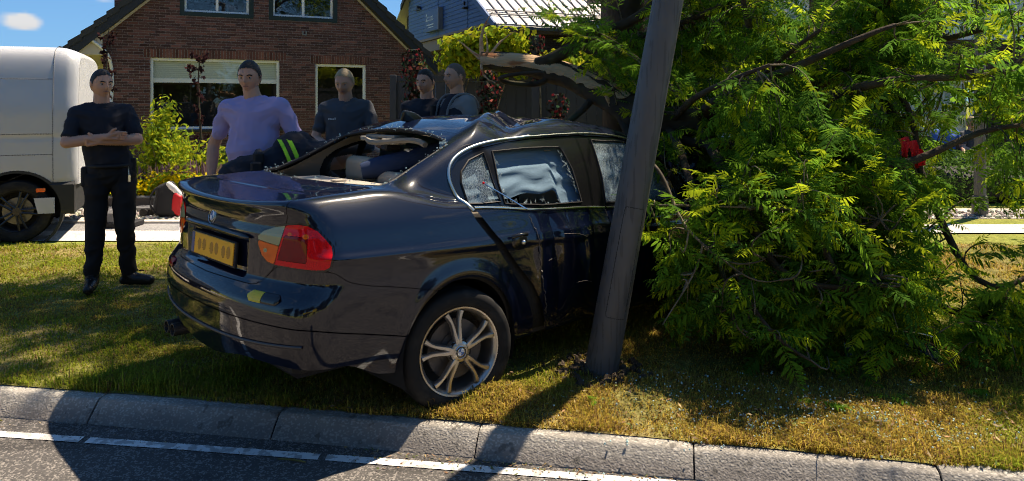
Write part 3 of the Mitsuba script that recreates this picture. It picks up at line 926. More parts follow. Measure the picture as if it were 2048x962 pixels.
# broken remains of the rear door's pane, hanging at the frame
r0 = np.random.default_rng(4)
shards = []
for (xa, za, xb, zb) in ((.405, 1.26, .40, 1.0), (.42, .985, 1.03, .958), (.99, 1.27, 1.045, 1.0)):
    for t in np.linspace(0, 1, 16):
        c = np.array([xa + (xb - xa) * t, za + (zb - za) * t]) + r0.normal(0, .006, 2)
        w = r0.uniform(.008, .022)
        tri = [c + [r0.normal(0, w), r0.normal(0, w)] for _ in range(4)]
        v = np.array([[a, -(f_glass_z(b) * f_glass_x(a) - .016 + r0.normal(0, .002)), b] for a, b in tri])
        shards.append(trimesh.Trimesh(v, [[0, 1, 2], [0, 2, 3]], process=False))
labels[cpart('glass_remnants', cat(shards), 'crazed_glass', rdoor, False)] = {'kind': 'stuff'}

# rear window rim with crumbs of glass left in the seal
rw = np.array(RWIN + RWIN[:1])
rwp = on_top(rw[:, 0], rw[:, 1])
rwd = np.vstack([np.linspace(rwp[k], rwp[k + 1], 12, endpoint=False) for k in range(len(rwp) - 1)])
g = car_grad(rwd)
cpart('window_seal', tube(np.vstack([rwd - g * .008, (rwd - g * .008)[:1]]), .011, 6, False), 'matt_black', body, True)
crumbs = []
for k in range(200):
    i = r0.integers(len(rwd))
    p = rwd[i] + r0.normal(0, .010, 3) + g[i] * .004
    m = trimesh.creation.icosahedron()
    m.apply_scale(r0.uniform(.002, .0048))
    m.vertices *= r0.uniform(.6, 1.3, 3)
    m.apply_translation(p)
    crumbs.append(m)
mat('glass_crumb', (.36, .50, .52), .12, specular=.9)
labels[cpart('glass_crumbs', cat(crumbs), 'glass_crumb', body, False)] = {'kind': 'stuff'}

# ------------------------------------------------------------------ interior
cpart('parcel_shelf', cat(box(-.40, .02, -.60, .60, 1.045, 1.068, .008), box(-.12, -.05, -.50, -.40, 1.068, 1.082, .006), box(-.16, -.08, .1, .16, 1.068, 1.08, .004)), 'shelf', smooth=False)


def seat(x0, y0, w, top, rest, lean=.22):
    k = thing_part('seat')
    pts = [((x0 + lean * 0, y0 + s * (w / 2 - .08), .62), .09) for s in (-1, 1)]
    up = [((x0 - lean * .5, y0 + s * (w / 2 - .09), top), .075) for s in (-1, 1)]
    cush = [((x0 + .48, y0 + s * (w / 2 - .09), .60), .09) for s in (-1, 1)]
    m = to_mesh(m3.Manifold.batch_boolean([m3.Manifold.batch_hull([ball(p, r) for p, r in pts + up]), m3.Manifold.batch_hull([ball(p, r) for p, r in pts + cush])], m3.OpType.Add))
    cpart('backrest', m, 'leather', k, 40)
    if rest:
        hx, hz, hw, hh = rest
        a = [((hx, y0 + s * (hw / 2 - .05), hz + t), .05) for s in (-1, 1) for t in (0, hh)]
        cpart('headrest', to_mesh(m3.Manifold.batch_hull([ball(p, r, 20) for p, r in a])), 'leather', k, 40)
    return k


def thing_part(name):
    return numbered(car + '__' + name)


seat(.36, -.38, .58, .98, (.16, 1.075, .30, .03))
seat(.36, .38, .58, .98, (.20, 1.08, .30, .07))
seat(1.28, -.37, .52, 1.0, (1.10, 1.15, .28, .10))
seat(1.28, .37, .52, 1.0, (1.10, 1.15, .28, .10))
cpart('rear_armrest', to_mesh(m3.Manifold.batch_hull([ball((.17, -.02 + .09 * s, 1.06 + .02 * t), .045) for s in (-1, 1) for t in (0, 1)])), 'leather', smooth=40)
cpart('dashboard', box(2.0, 2.5, -.68, .68, .5, .93, .05), 'matt_black', smooth=False)
cpart('cabin_floor', box(-.1, 2.4, -.7, .7, .28, .34), 'matt_black', smooth=False)
# airbag curtain in folds down the right-hand windows, one down the left, a dark sleeve slung across the middle


def curtain(x0, x1, z_top, z_low, yo, ph0, ragged):
    X = np.linspace(x0, x1, 90)
    t = np.linspace(0, 1, 44)
    XX, TT = np.meshgrid(X, t, indexing='ij')
    low_ = z_low(XX)
    ZZ = z_top + (low_ - z_top) * TT
    fold = .016 * (meshkit.fbm(np.stack([XX * 3.5 + ph0, TT * 9 + XX * 2, 0 * XX], -1), 3, 5) - .5) + .006 * np.sin(TT * 21 + 5 * meshkit.noise(np.stack([XX * 4, TT * 3, 0 * XX], -1), 6))
    yy = np.sign(yo) * (f_glass_z(ZZ) * f_glass_x(XX) - abs(yo) + fold)
    v = np.stack([XX, yy, ZZ], -1).reshape(-1, 3)
    n, m = XX.shape
    i, j = np.meshgrid(np.arange(n - 1), np.arange(m - 1), indexing='ij')
    q = np.stack([i * m + j, (i + 1) * m + j, (i + 1) * m + j + 1, i * m + j + 1], -1).reshape(-1, 4)
    return trimesh.Trimesh(v, np.vstack([q[:, [0, 1, 2]], q[:, [0, 2, 3]]]), process=False)


cpart('curtain_airbag', curtain(.10, 2.0, 1.33, lambda X: 1.0 + .008 * np.sin(23 * X) - .012 * np.sin(9 * X) + .035 * smooth01((X - .5) / .35) - .13 * smooth01((X - .885) / .02), -.060, 0, 1), 'airbag', smooth=True)
cpart('curtain_airbag', curtain(.5, 2.0, 1.33, lambda X: .98 + .02 * np.sin(11 * X), .075, 2, 1), 'airbag', smooth=True)
sl = spline([(.06, .16, 1.12), (.25, .05, 1.17), (.55, -.12, 1.25), (.8, -.25, 1.30)], 24)
cpart('airbag_sleeve', tube(sl, np.interp(np.linspace(0, 1, 24), [0, .1, .6, 1], [.05, .068, .075, .06]), 14), 'navy_cloth', smooth=50)
cpart('sleeve_tag', box(.28, .36, -.02, .03, 1.24, 1.262, .004), 'roundel_white', smooth=False)
# torn roof lining and the brake lamp bracket hanging at the top of the rear window
brk = [box(.20, .30, .02, .34, 1.325, 1.345, .004), box(.17, .27, -.02, .12, 1.29, 1.325, .006), box(.18, .25, .2, .3, 1.30, 1.325, .005), box(.17, .22, .30, .36, 1.305, 1.335, .006)]
b_ = cat(brk)
cpart('lamp_bracket', b_, 'shelf', smooth=False)
cpart('torn_lining', tube(spline([(.19, .30, 1.315), (.16, .22, 1.30), (.17, .05, 1.305), (.2, -.1, 1.32), (.2, -.3, 1.30)], 20), .018, 6), 'lining', smooth=40)
cpart('window_motor', box(.16, .28, .05, .11, 1.25, 1.30, .01), 'matt_black', smooth=False)
cpart('sun_visor', box(.78, 1.0, -.60, -.40, 1.245, 1.275, .01), 'leather', smooth=False)

# ------------------------------------------------------------------ tail details
zc = np.array([.94])
e0 = on_rear(np.array([.03]), zc)[0]
n0 = car_grad(e0[None])[0]


def frame_at(p, n):
    n = n / np.linalg.norm(n)
    r = np.cross([0, 0, 1.0], n)
    r /= np.linalg.norm(r)
    u = np.cross(n, r)
    M = np.eye(4)
    M[:3, 0], M[:3, 1], M[:3, 2], M[:3, 3] = r, u, n, p
    return M


def roundel(M, R, holder):
    """dark ring, blue and white quarters, bright rim; local z points outwards"""
    def putm(name, m, mt, par):
        m = m.copy()
        m.apply_transform(M)
        return cpart(name, m, mt, par, 30)
    k = putm('emblem', lathe([(0, -.004), (R, -.004), (R, .002), (R * .96, .004), (R * .90, .004), (R * .88, .002), (0, .0022)], 40), 'gloss_black', holder)
    putm('rim', lathe([(R * 1.03, -.004), (R * 1.03, .004), (R * .98, .0052), (R * .95, .0042)], 40), 'chrome', k)
    putm('ring', lathe([(R * .64, .002), (R * .64, .0045), (R * .58, .0050), (R * .57, .002)], 36), 'chrome', k)
    for q in range(4):
        a = np.radians(np.linspace(90 * q, 90 * q + 90, 12))
        pts = np.vstack([[0, 0], np.stack([np.cos(a), np.sin(a)], 1) * R * .57])
        v = np.vstack([np.c_[pts, np.full(len(pts), .0034)]])
        f = [[0, i, i + 1] for i in range(1, len(pts) - 1)]
        putm('quarter', trimesh.Trimesh(v, f, process=False), 'roundel_white' if q % 2 == 0 else 'roundel_blue', k)
    # raised letters on the dark ring are too small to read: four bright ticks stand for them in the casting
    return k


roundel(frame_at(e0, n0), .041, car + '__boot_lid')
# number plate on its holder
pm = np.eye(4)
pc = np.array([-.925, -.01, .782])
pm = frame_at(pc, np.array([-1, 0, .06]))
hold = box(-.275, .275, -.066, .062, -.012, .004, .004)
hold.apply_transform(pm)
plate = cpart('plate_holder', hold, 'matt_black', car + '__boot_lid', False)
pl = box(-.26, .26, -.055, .055, .002, .009, .003)
pl.apply_transform(pm)
plk = cpart('number_plate', pl, 'plate_yellow', car, False, label='yellow number plate with a blurred number')
sm = []
for cxx in (-.125, .03, .175):
    for dx in (-.030, .030):
        mm = lathe([(0, .0002), (1.0, .0002), (.9, .0012), (0, .0014)], 20)
        mm.apply_scale([.024, .031, 1])
        mm.apply_translation([cxx + dx, .002 * math.copysign(1, dx), .009])
        sm.append(mm)
sm = cat(sm)
sm.apply_transform(pm)
labels[cpart('blurred_marks', sm, 'plate_smudge', plk, False)] = {'kind': 'stuff'}
bl = box(-.258, -.222, -.053, .053, .0088, .0100)
bl.apply_transform(pm)
cpart('blue_band', bl, 'plate_blue', plk, False)
# handle strip above the plate
hs = [on_rear(np.array([t]), np.array([.889 - .02 * abs(t)]))[0] + [-.012, 0, 0] for t in np.linspace(-.40, .40, 21)]
cpart('boot_handle', tube(hs, [.004] + [.013] * 19 + [.004], 8), 'gloss_black', car + '__boot_lid', 50)
# reflectors, brightwork and exhaust
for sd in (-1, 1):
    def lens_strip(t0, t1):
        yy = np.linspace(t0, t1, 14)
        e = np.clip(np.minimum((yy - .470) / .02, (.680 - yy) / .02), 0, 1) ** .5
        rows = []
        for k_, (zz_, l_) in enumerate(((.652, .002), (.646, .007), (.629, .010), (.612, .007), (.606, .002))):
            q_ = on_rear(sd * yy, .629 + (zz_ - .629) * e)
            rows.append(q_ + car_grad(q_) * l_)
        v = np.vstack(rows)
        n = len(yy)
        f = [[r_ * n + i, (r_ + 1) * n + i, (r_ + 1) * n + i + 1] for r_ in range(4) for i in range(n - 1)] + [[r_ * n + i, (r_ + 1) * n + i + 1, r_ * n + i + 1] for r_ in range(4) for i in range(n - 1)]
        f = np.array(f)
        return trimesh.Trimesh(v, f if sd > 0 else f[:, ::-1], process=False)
    rk = cpart('reflector', lens_strip(.472, .570), 'mirrored_yellow' if sd < 0 else 'deep_red_lens', bumper, True)  # on the right-hand lens the mirrored yellow is painted in
    cpart('dark_lens_half', lens_strip(.573, .678), 'gloss_black', rk, True)  # dark half of the reflector lens, beside the painted reflection
ys = np.linspace(-.80, .80, 60)
zz = .405 + .035 * (np.abs(ys) / .8) ** 2
cl = on_rear(ys, zz)
cl += car_grad(cl) * .004
cpart('bright_strip', strip(cl, .014, .006), 'dark_steel', bumper, True)
ex = trimesh.creation.cylinder(.036, .22, sections=24)
ex = lathe([(.030, -.06), (.036, -.06), (.036, .16), (.030, .16), (.028, -.06)], 24, 'x')
ex.apply_translation([-.87, .52, .245])
cpart('exhaust_pipe', ex, 'dark_steel')
ex2 = ex.copy()
ex2.apply_translation([0, .09, 0])
cpart('exhaust_pipe', ex2, 'dark_steel')
# aerial fin on the roof, knocked askew
fin_o = on_top(np.array([.40]), np.array([.10]))[0]
fin = m3.Manifold.batch_hull([ball((0, 0, .0), .03).scale((3.4, 1, .5)), ball((-.045, 0, .052), .012).scale((1.6, 1, 1)), ball((.0, 0, .04), .012)])
fm = to_mesh(fin)
fm.apply_transform(trimesh.transformations.rotation_matrix(.25, [1, 0, 0]))
fm.apply_translation(fin_o)
cpart('aerial_fin', fm, 'gloss_black', car + '__roof', 40)
# door handle torn out: dark bowl, lock barrel and a stub of the grip
hc = on_side(np.array([.40]), np.array([.79]))[0]
bowl = trimesh.creation.icosphere(3, 1.0)
bowl.apply_scale([.060, .012, .042])
bowl.apply_translation(hc + [0, .002, 0])
hk = cpart('handle_bowl', bowl, 'gloss_black', rdoor, True)
brl = trimesh.creation.icosphere(2, 1.0)
brl.apply_scale([.016, .012, .014])
brl.apply_translation(hc + [.02, -.012, -.004])
cpart('lock_barrel', brl, 'chrome', hk, True)
cpart('grip', tube(spline([hc + [-.065, -.004, .03], hc + [-.02, -.03, .042], hc + [.04, -.03, .04], hc + [.09, -.008, .018]], 14), [.006, .011, .011, .004], 8) if False else tube(spline([hc + [-.065, -.004, .03], hc + [-.02, -.028, .042], hc + [.03, -.026, .040]], 14), .010, 8), 'gloss_black', hk, 50)
# thin bright rod across the quarter light
cpart('bent_rod', tube([(.27, -.745, 1.105), (.30, -.775, 1.08), (.495, -.862, .957)], .004, 6), 'chrome', rdoor)
cpart('rod_tip', to_mesh(ball((.268, -.745, 1.106), .007)), 'red_lens', rdoor)
# bare edges round the dent
cr = on_skin_side([(.515, .93), (.52, .87), (.535, .80), (.545, .70), (.56, .6), (.58, .5), (.62, .36)], .003, 40)
cr += np.random.default_rng(2).normal(0, .004, cr.shape)
cpart('torn_edge', tube(cr, np.random.default_rng(3).uniform(.001, .0045, len(cr)), 5), 'dark_steel', rdoor)
for k_, (a, b) in enumerate((((.74, .80), (.96, .76)), ((.86, .50), (1.05, .47)), ((.62, .66), (.74, .65)))):
    sc = on_skin_side([a, ((a[0] + b[0]) / 2, (a[1] + b[1]) / 2 + .012), b], .0012, 16)
    cpart('scratch', tube(sc, np.r_[.0005, np.full(14, .0013), .0005], 4), 'dark_steel', rdoor)
# underside
cpart('underbody', cat(box(-.80, 3.3, -.66, .66, .24, .50, .03), box(.42, 2.3, -.80, .80, .22, .30, .01)), 'matt_black', smooth=False)


def half_pipe(cx_, cz_, R, y0, y1):
    a = np.radians(np.linspace(-20, 200, 40))
    p = np.stack([cx_ + R * np.cos(a), 0 * a, cz_ + R * np.sin(a)], 1)
    v = np.vstack([p + [0, y0, 0], p + [0, y1, 0]])
    n = len(p)
    f = [[i, i + 1, n + i + 1] for i in range(n - 1)] + [[i, n + i + 1, n + i] for i in range(n - 1)]
    return trimesh.Trimesh(v, f, process=False)


for sd in (-1, 1):
    cpart('arch_liner', half_pipe(0, .285, .372, sd * .50, sd * .905), 'matt_black')
    cpart('arch_liner', half_pipe(2.76, .30, .366, sd * .50, sd * .89), 'matt_black')


# ------------------------------------------------------------------ wheels
def spoke(a0, sgn):
    """one curved arm of a twin spoke, in the wheel's own plane (local x right, z up, outwards -y)"""
    t = np.linspace(0, 1, 12)
    r = .045 + t * .163
    off = np.radians(sgn * np.interp(t, [0, .22, .45, .7, 1.0], [7, 11, 10.5, 10.5, 12.5]))
    off = off + sgn * np.radians(2.5) * np.sin(t * np.pi) * -1
    w = np.interp(t, [0, .3, .7, 1], [.034, .026, .023, .034])
    d = -.012 + .028 * np.sin(t * np.pi * .55) - .02 * t
    c = np.stack([r * np.sin(a0 + off), -d * 0 - .095 - .014 * (1 - t) + .0 * t, r * np.cos(a0 + off)], 1)
    tan = np.gradient(c, axis=0)
    tan /= np.linalg.norm(tan, axis=1, keepdims=True)
    b = np.cross(tan, [0, -1.0, 0])
    prof = [(-.5, .020), (-.46, .003), (-.25, -.004), (.25, -.004), (.46, .003), (.5, .020)]
    v = np.concatenate([c[:, None] + b[:, None] * (w[:, None, None] * q) + np.array([0, e, 0]) for q, e in prof], 1).reshape(-1, 3)
    k = len(prof)
    f = []
    for i in range(len(t) - 1):
        for j in range(k):
            j2 = (j + 1) % k
            A, B, C, D = i * k + j, i * k + j2, (i + 1) * k + j2, (i + 1) * k + j
            f += [[A, B, C], [A, C, D]]
    return trimesh.Trimesh(v, f, process=False)


W_TYRE = [(.226, -.098), (.232, -.108), (.245, -.114), (.275, -.117), (.298, -.112), (.309, -.100), (.3145, -.088), (.317, -.070), (.317, -.050), (.309, -.048), (.309, -.041), (.3175, -.039), (.3175, -.004), (.309, -.002), (.309, .005), (.3175, .007),
          (.317, .041), (.309, .043), (.309, .05), (.317, .052), (.3145, .088), (.298, .112), (.27, .117), (.24, .112), (.222, .10)]


def wheel(M, flip=False):
    def wp(name, m, mt, par, sm=35):
        m = m.copy()
        m.apply_transform(M)
        return cpart(name, m, mt, par, sm)
    k = thing_part('wheel')
    wp('tyre', lathe(W_TYRE, 96, 'y_') if False else lathe_y(W_TYRE, 96), 'rubber', k, 40)
    rim = lathe_y([(.192, .09), (.196, .0), (.199, -.07), (.206, -.088), (.214, -.096), (.2195, -.104), (.2275, -.106), (.2295, -.100), (.2285, -.09), (.21, -.05), (.205, .09)], 72)
    sp = [spoke(np.radians(72 * q - 9), s) for q in range(5) for s in (-1, 1)]
    hub = lathe_y([(0, -.112), (.03, -.112), (.05, -.109), (.062, -.100), (.066, -.085), (.06, -.06)], 40)
    wp('rim', cat([rim, hub] + sp), 'alloy', k, 38)
    wp('brake_disc', lathe_y([(.0, -.052), (.09, -.052), (.09, -.045), (.155, -.045), (.155, -.02), (.0, -.02)], 48), 'dark_steel', k, 30)
    wp('wheel_back', lathe_y([(.0, .03), (.20, .03), (.20, .06), (0, .06)], 40), 'matt_black', k, 30)
    bolts = []
    for q in range(5):
        a = np.radians(72 * q + 27)
        c = lathe_y([(0, -.1005), (.0085, -.1005), (.0135, -.1005), (.0155, -.103), (.0165, -.100), (.0165, -.09)], 16)
        c.apply_translation([.047 * np.sin(a), -.006, .047 * np.cos(a)])
        bolts.append(c)
    wp('bolt_holes', cat(bolts), 'matt_black', k, 40)
    L = np.array([[1, 0, 0, 0], [0, 0, -1, -.1135], [0, 1, 0, 0], [0, 0, 0, 1.0]])
    roundel(M @ L, .031, k)
    return k


def lathe_y(profile, n):
    """turned round local y; profile rows are (radius, y)"""
    m = lathe(profile, n)
    v = np.asarray(m.vertices)
    return trimesh.Trimesh(np.stack([v[:, 0], v[:, 2], v[:, 1]], 1), np.asarray(m.faces)[:, ::-1], process=False)


def wheel_at(p, yaw, camber=0.0, side=-1, spin=0.0):
    R = trimesh.transformations
    M = R.translation_matrix(p) @ R.rotation_matrix(yaw, [0, 0, 1]) @ R.rotation_matrix(camber, [1, 0, 0])
    if side > 0:
        M = M @ R.rotation_matrix(np.pi, [0, 0, 1])
    return M @ R.rotation_matrix(spin, [0, 1, 0])


wheel(wheel_at((.02, -.785, .268), -math.radians(12), 0.0, -1, 0.0))
wheel(wheel_at((0, .785, .30), 0, 0, 1, .5))
wheel(wheel_at((2.76, -.78, .30), math.radians(12), 0, -1, .3))
wheel(wheel_at((2.76, .78, .30), math.radians(12), 0, 1, .9))
# ------------------------------------------------------------------ the brick house with its gable to the street
HA = math.atan(1 / 1.977)                      # its front runs away to the right
H_O = np.array([-8.31, 17.0, 0.0])
H_S = np.array([math.cos(HA), math.sin(HA), 0])
H_B = np.array([-math.sin(HA), math.cos(HA), 0])   # into the house


def frame_fn(o, s, b):
    M = np.eye(4)
    M[:3, 0], M[:3, 1], M[:3, 2], M[:3, 3] = s, b, [0, 0, 1], o
    return M


H_M = frame_fn(H_O, H_S, H_B)


def brick_tex(o, s, b, dark, light, mortar, L=.22, Hc=.062):
    def fn(p, n, uv):
        a = (p.x - o[0]) * s[0] + (p.y - o[1]) * s[1]
        d = (p.x - o[0]) * b[0] + (p.y - o[1]) * b[1]
        along = dr.select(dr.abs(n.x * s[0] + n.y * s[1]) > .7, d, a)
        row = dr.floor(p.z / Hc)
        u = along / L + .5 * (row - 2 * dr.floor(row / 2)) + .12 * cell_rand(row, 3)
        fu, fz = u - dr.floor(u), p.z / Hc - row
        r1 = cell_rand(dr.floor(u), row, 1)
        r2 = cell_rand(dr.floor(u), row, 2)
        c = mix(dark, light, r1 * r1)
        c = c * (.75 + .5 * r2) * (.85 + .3 * noise(p.x * 30, p.y * 30, p.z * 60))
        joint = dr.maximum(smoothstep(.78, .86, fz), smoothstep(.945, .97, fu))
        c = mix(c, mi.Color3f(mortar) * (.8 + .4 * fbm(p.x * 3, p.y * 3, p.z * 3)), joint)
        return c * (.85 + .3 * fbm(p.x * .9, p.y * .9, p.z * .9))
    return fn


def brick_bump(o, s, b, L=.22, Hc=.062):
    def fn(p, n, uv):
        a = (p.x - o[0]) * s[0] + (p.y - o[1]) * s[1]
        row = dr.floor(p.z / Hc)
        u = a / L + .5 * (row - 2 * dr.floor(row / 2)) + .12 * cell_rand(row, 3)
        fu, fz = u - dr.floor(u), p.z / Hc - row
        return -dr.maximum(smoothstep(.76, .86, fz), smoothstep(.94, .97, fu)) * .01 + .002 * cell_rand(dr.floor(u), row, 4)
    return fn


mat('house_brick', tex=brick_tex(H_O, H_S, H_B, (.060, .029, .026), (.175, .076, .062), (.17, .145, .14)), rough=.9, specular=.15)


def soldier(p, n, uv):
    a = ((p.x - H_O[0]) * H_S[0] + (p.y - H_O[1]) * H_S[1]) / .066
    i = dr.floor(a)
    f = a - i
    c = mix((.07, .03, .022), (.20, .08, .058), cell_rand(i, 5)) * (.8 + .4 * noise(p.x * 20, p.y * 20, p.z * 20))
    return mix(c, (.21, .19, .18), smoothstep(.82, .9, f))


mat('soldier_brick', tex=soldier, rough=.9, specular=.15)
mat('white_frame', (.72, .72, .70), .45)
mat('cream_board', (.48, .42, .33), .6)
mat('green_frame', (.012, .022, .018), .4)
mat('roof_tile', tex=lambda p, n, uv: mix((.022, .024, .026), (.05, .048, .045), fbm(p.x * 5, p.y * 5, p.z * 5)), rough=.8)
mat('dark_board', (.018, .020, .024), .6)
mat('blind', tex=lambda p, n, uv: mi.Color3f(.50, .54, .48) * (.80 + .25 * smoothstep(.2, .5, dr.abs(p.z * 22 - dr.floor(p.z * 22) - .5))), rough=.8)
mat('room_dark', (.015, .017, .018), .9)
mat('lead_grey', (.16, .16, .165), .5)
mat('pvc_white', (.66, .65, .62), .4)
scene['window_glass'] = {'type': 'thindielectric', 'int_ior': 1.52}

house = thing('brick_house', 'dark red brick house with a white framed ground floor window and a steep gable', 'house')


def hp(name, m, mt, parent=None, smooth=False, label=None, M=H_M):
    m = m.copy()
    m.apply_transform(M)
    return put(name, m, mt, parent or house, smooth=smooth, label=label)


# gable wall: s along the front, depth into the house; the openings are cut out
from shapely.geometry import Polygon, box as sbox
WL, WR, PEAK = -.95, 6.22, 2.6


def roof_z(s):
    return 2.62 + (4.39 - np.abs(s - 2.57)) * .925 - .12


wall = Polygon([(WL, -.1), (WR, -.1), (WR, roof_z(WR)), (2.57, roof_z(2.57)), (WL, roof_z(WL))])
WIN = {'living': (0.0, 2.88, .93, 2.60), 'small': (3.75, 5.06, .93, 2.55), 'up_left': (.72, 2.16, 3.70, 4.9), 'up_right': (2.72, 4.20, 3.70, 4.9)}
for a, b, c, d in WIN.values():
    wall = wall.difference(sbox(a, c, b, d))
wm = trimesh.creation.extrude_polygon(wall, .25, engine='earcut')
v = np.asarray(wm.vertices)
wm.vertices = np.stack([v[:, 0], .25 - v[:, 2], v[:, 1]], 1)
wm.fix_normals()
hp('front_wall', wm, 'house_brick')
hp('side_wall', box(WL, WL + .25, .26, 9, -.1, 2.45), 'house_brick')
hp('side_wall', box(WR - .25, WR, .26, 9, -.1, 2.45), 'house_brick')
hp('back_wall', box(WL, WR, 9, 9.2, -.1, 5.5), 'house_brick')
hp('ceiling', box(WL + .26, WR - .26, .3, 8.9, 2.75, 2.9), 'room_dark')


def roof_side(sgn):
    # rows of tiles down the slope are joined; the verge shows their stepped edge
    ms = []
    c = 2.57
    L0 = 4.41
    for k in range(18):
        t0, t1 = k / 18, (k + 1) / 18 + .004
        s0, s1 = c + sgn * L0 * t0, c + sgn * L0 * t1
        z0, z1 = roof_z(c) + .20 - L0 * t0 * .925, roof_z(c) + .20 - L0 * t1 * .925
        th = .10
        P = np.array([[s0, -.30, z0 - .06], [s1, -.30, z1], [s1, -.30, z1 - th - .05], [s0, -.30, z0 - th - .11], [s0, 9.4, z0 - .06], [s1, 9.4, z1], [s1, 9.4, z1 - th - .05], [s0, 9.4, z0 - th - .11]])
        ms.append(trimesh.convex.convex_hull(P))
    return cat(ms)


rl = hp('roof', roof_side(-1), 'roof_tile')
rr = hp('roof', roof_side(1), 'roof_tile')
for sgn, rk in ((-1, rl), (1, rr)):
    c = 2.57
    P = []
    for t_, dz in ((0.0, 0), (4.36, 0)):
        s_ = c + sgn * t_
        z_ = roof_z(c) - t_ * .925
        for dy in (-.27, -.02):
            P += [[s_, dy, z_ + .03], [s_, dy, z_ - .20]]
    hp('bargeboard', trimesh.convex.convex_hull(np.array(P)), 'dark_board', rk)
    P = [[c + sgn * t_, dy, roof_z(c) - t_ * .925 + dz] for t_ in (1.6, 4.30) for dy, dz in ((-.015, -.19), (-.002, -.19), (-.015, -.27), (-.002, -.27))]
    hp('soffit_strip', trimesh.convex.convex_hull(np.array(P)), 'cream_board', rk)
# boxed eaves and the white downpipe at the left corner
hp('eaves_box', trimesh.convex.convex_hull(np.array([[s_, y_, z_] for s_, z_ in ((-1.62, 2.62), (-.96, 2.62), (-.96, 3.1), (-1.62, 2.74)) for y_ in (-.16, 8.9)])), 'cream_board')
hp('eaves_box', trimesh.convex.convex_hull(np.array([[s_, y_, z_] for s_, z_ in ((6.23, 2.62), (6.78, 2.62), (6.78, 2.70), (6.23, 3.0)) for y_ in (-.16, 8.9)])), 'cream_board')
hp('downpipe', tube(spline([(-1.25, -.20, 3.0), (-1.12, -.2, 2.9), (-.85, -.12, 2.62), (-.80, -.06, 2.45), (-.80, -.05, 1.5), (-.80, -.05, 0)], 40), .035, 10), 'pvc_white', smooth=50)
hp('gutter', tube([(-1.75, -.3, 2.72), (-1.75, 9.3, 2.72)], .06, 8), 'lead_grey', smooth=50)
hp('lintel', box(-.15, 3.03, -.004, .10, 2.605, 2.80), 'soldier_brick')
hp('lintel', box(3.62, 5.19, -.004, .10, 2.555, 2.75), 'soldier_brick')
hp('sill', box(-.06, 2.94, -.06, .2, .87, .926, .008), 'dark_board')
hp('sill', box(3.70, 5.12, -.06, .2, .87, .926, .008), 'dark_board')


def window(name, a, b, c, d, frame, w, mull=(), outer=None, blind=None):
    k = numbered(house + '__' + name)
    labels_ = None
    fr = [box(a, b, .06, .13, d - w, d, .006), box(a, b, .06, .13, c, c + w, .006), box(a, a + w, .06, .13, c + w, d - w, .006), box(b - w, b, .06, .13, c + w, d - w, .006)]
    for m_ in mull:
        fr.append(box(m_ - w * .6, m_ + w * .6, .065, .125, c + w, d - w, .004))
    hp('frame', cat(fr), frame, k)
    if outer:
        o = .10
        hp('outer_frame', cat(box(a - o, b + o, -.012, .055, d, d + o), box(a - o, b + o, -.012, .055, c - o, c), box(a - o, a, -.012, .055, c, d), box(b, b + o, -.012, .055, c, d)), outer, k)
    hp('glass', box(a + w, b - w, .098, .0985, c + w, d - w), 'window_glass', k) if False else hp('glass', trimesh.Trimesh([[a + w, .1, c + w], [b - w, .1, c + w], [b - w, .1, d - w], [a + w, .1, d - w]], [[0, 1, 2], [0, 2, 3]], process=False), 'window_glass', k)
    hp('room', box(a - .1, b + .1, 1.2, 1.22, c - .1, d + .1), 'room_dark', k)
    hp('room_side', cat(box(a - .05, a - .03, .26, 1.2, c, d), box(b + .03, b + .05, .26, 1.2, c, d), box(a, b, .26, 1.2, c - .05, c - .03), box(a, b, .26, 1.2, d + .03, d + .05)), 'room_dark', k)
    if blind:
        hp('blind', box(a + w, b - w, .16, .18, blind, d - w), 'blind', k)
        hp('blind_rail', box(a + w, b - w, .15, .20, blind - .10, blind), 'white_frame', k)
    return k


wk = window('living_room_window', *WIN['living'], 'white_frame', .065, (), None, 2.13)
hp('shelf_frame', cat(box(.25, .9, .6, .63, 1.55, 1.58), box(.25, .28, .6, .63, 1.58, 2.0), box(.87, .9, .6, .63, 1.58, 2.0), box(.25, .9, .6, .63, 2.0, 2.03)), 'dark_board', wk)
window('small_window', *WIN['small'], 'white_frame', .07, (), None, None)
window('upper_window', *WIN['up_left'], 'white_frame', .05, (1.44,), 'green_frame')
window('upper_window', *WIN['up_right'], 'white_frame', .05, (3.46,), 'green_frame')
hp('wall_hook', cat(box(3.42, 3.45, -.03, -.001, 3.28, 3.36), box(3.50, 3.53, -.03, -.001, 3.28, 3.36), box(3.42, 3.53, -.03, -.001, 3.25, 3.28)), 'lead_grey')

# ------------------------------------------------------------------ the blue boarded house behind
B_O = np.array([-.44, 24.0, 0])
B_S = np.array([-.408, .913, 0])
B_S /= np.linalg.norm(B_S)
B_B = np.array([B_S[1], -B_S[0], 0])            # along its eaves, to the right and away
B_M = frame_fn(B_O, B_S, B_B)
mat('blue_board', tex=lambda p, n, uv: mix((.050, .105, .24), (.070, .14, .29), fbm(p.x * 2, p.y * 2, p.z * 20)), rough=.6)
mat('metal_roof', tex=lambda p, n, uv: mix((.40, .39, .39), (.52, .51, .50), fbm(p.x * 1.5, p.y * 1.5, p.z)), rough=.45, metallic=.3)
mat('brown_brick', tex=brick_tex(B_O, B_S, B_B, (.045, .032, .028), (.10, .07, .06), (.10, .09, .085)), rough=.9, specular=.15)
mat('fascia', (.16, .125, .11), .6)
bhouse = thing('blue_boarded_house', 'house with a blue weatherboard gable and a pale ribbed metal roof', 'house')


def bp(name, m, mt, parent=None, **k):
    m = m.copy()
    m.apply_transform(B_M)
    return put(name, m, mt, parent or bhouse, **k)


Z0 = 4.25


def g_top(s):
    return np.where(s < 6.7, Z0 + .593 * s, Z0 + .593 * 6.7 - .593 * (s - 6.7))


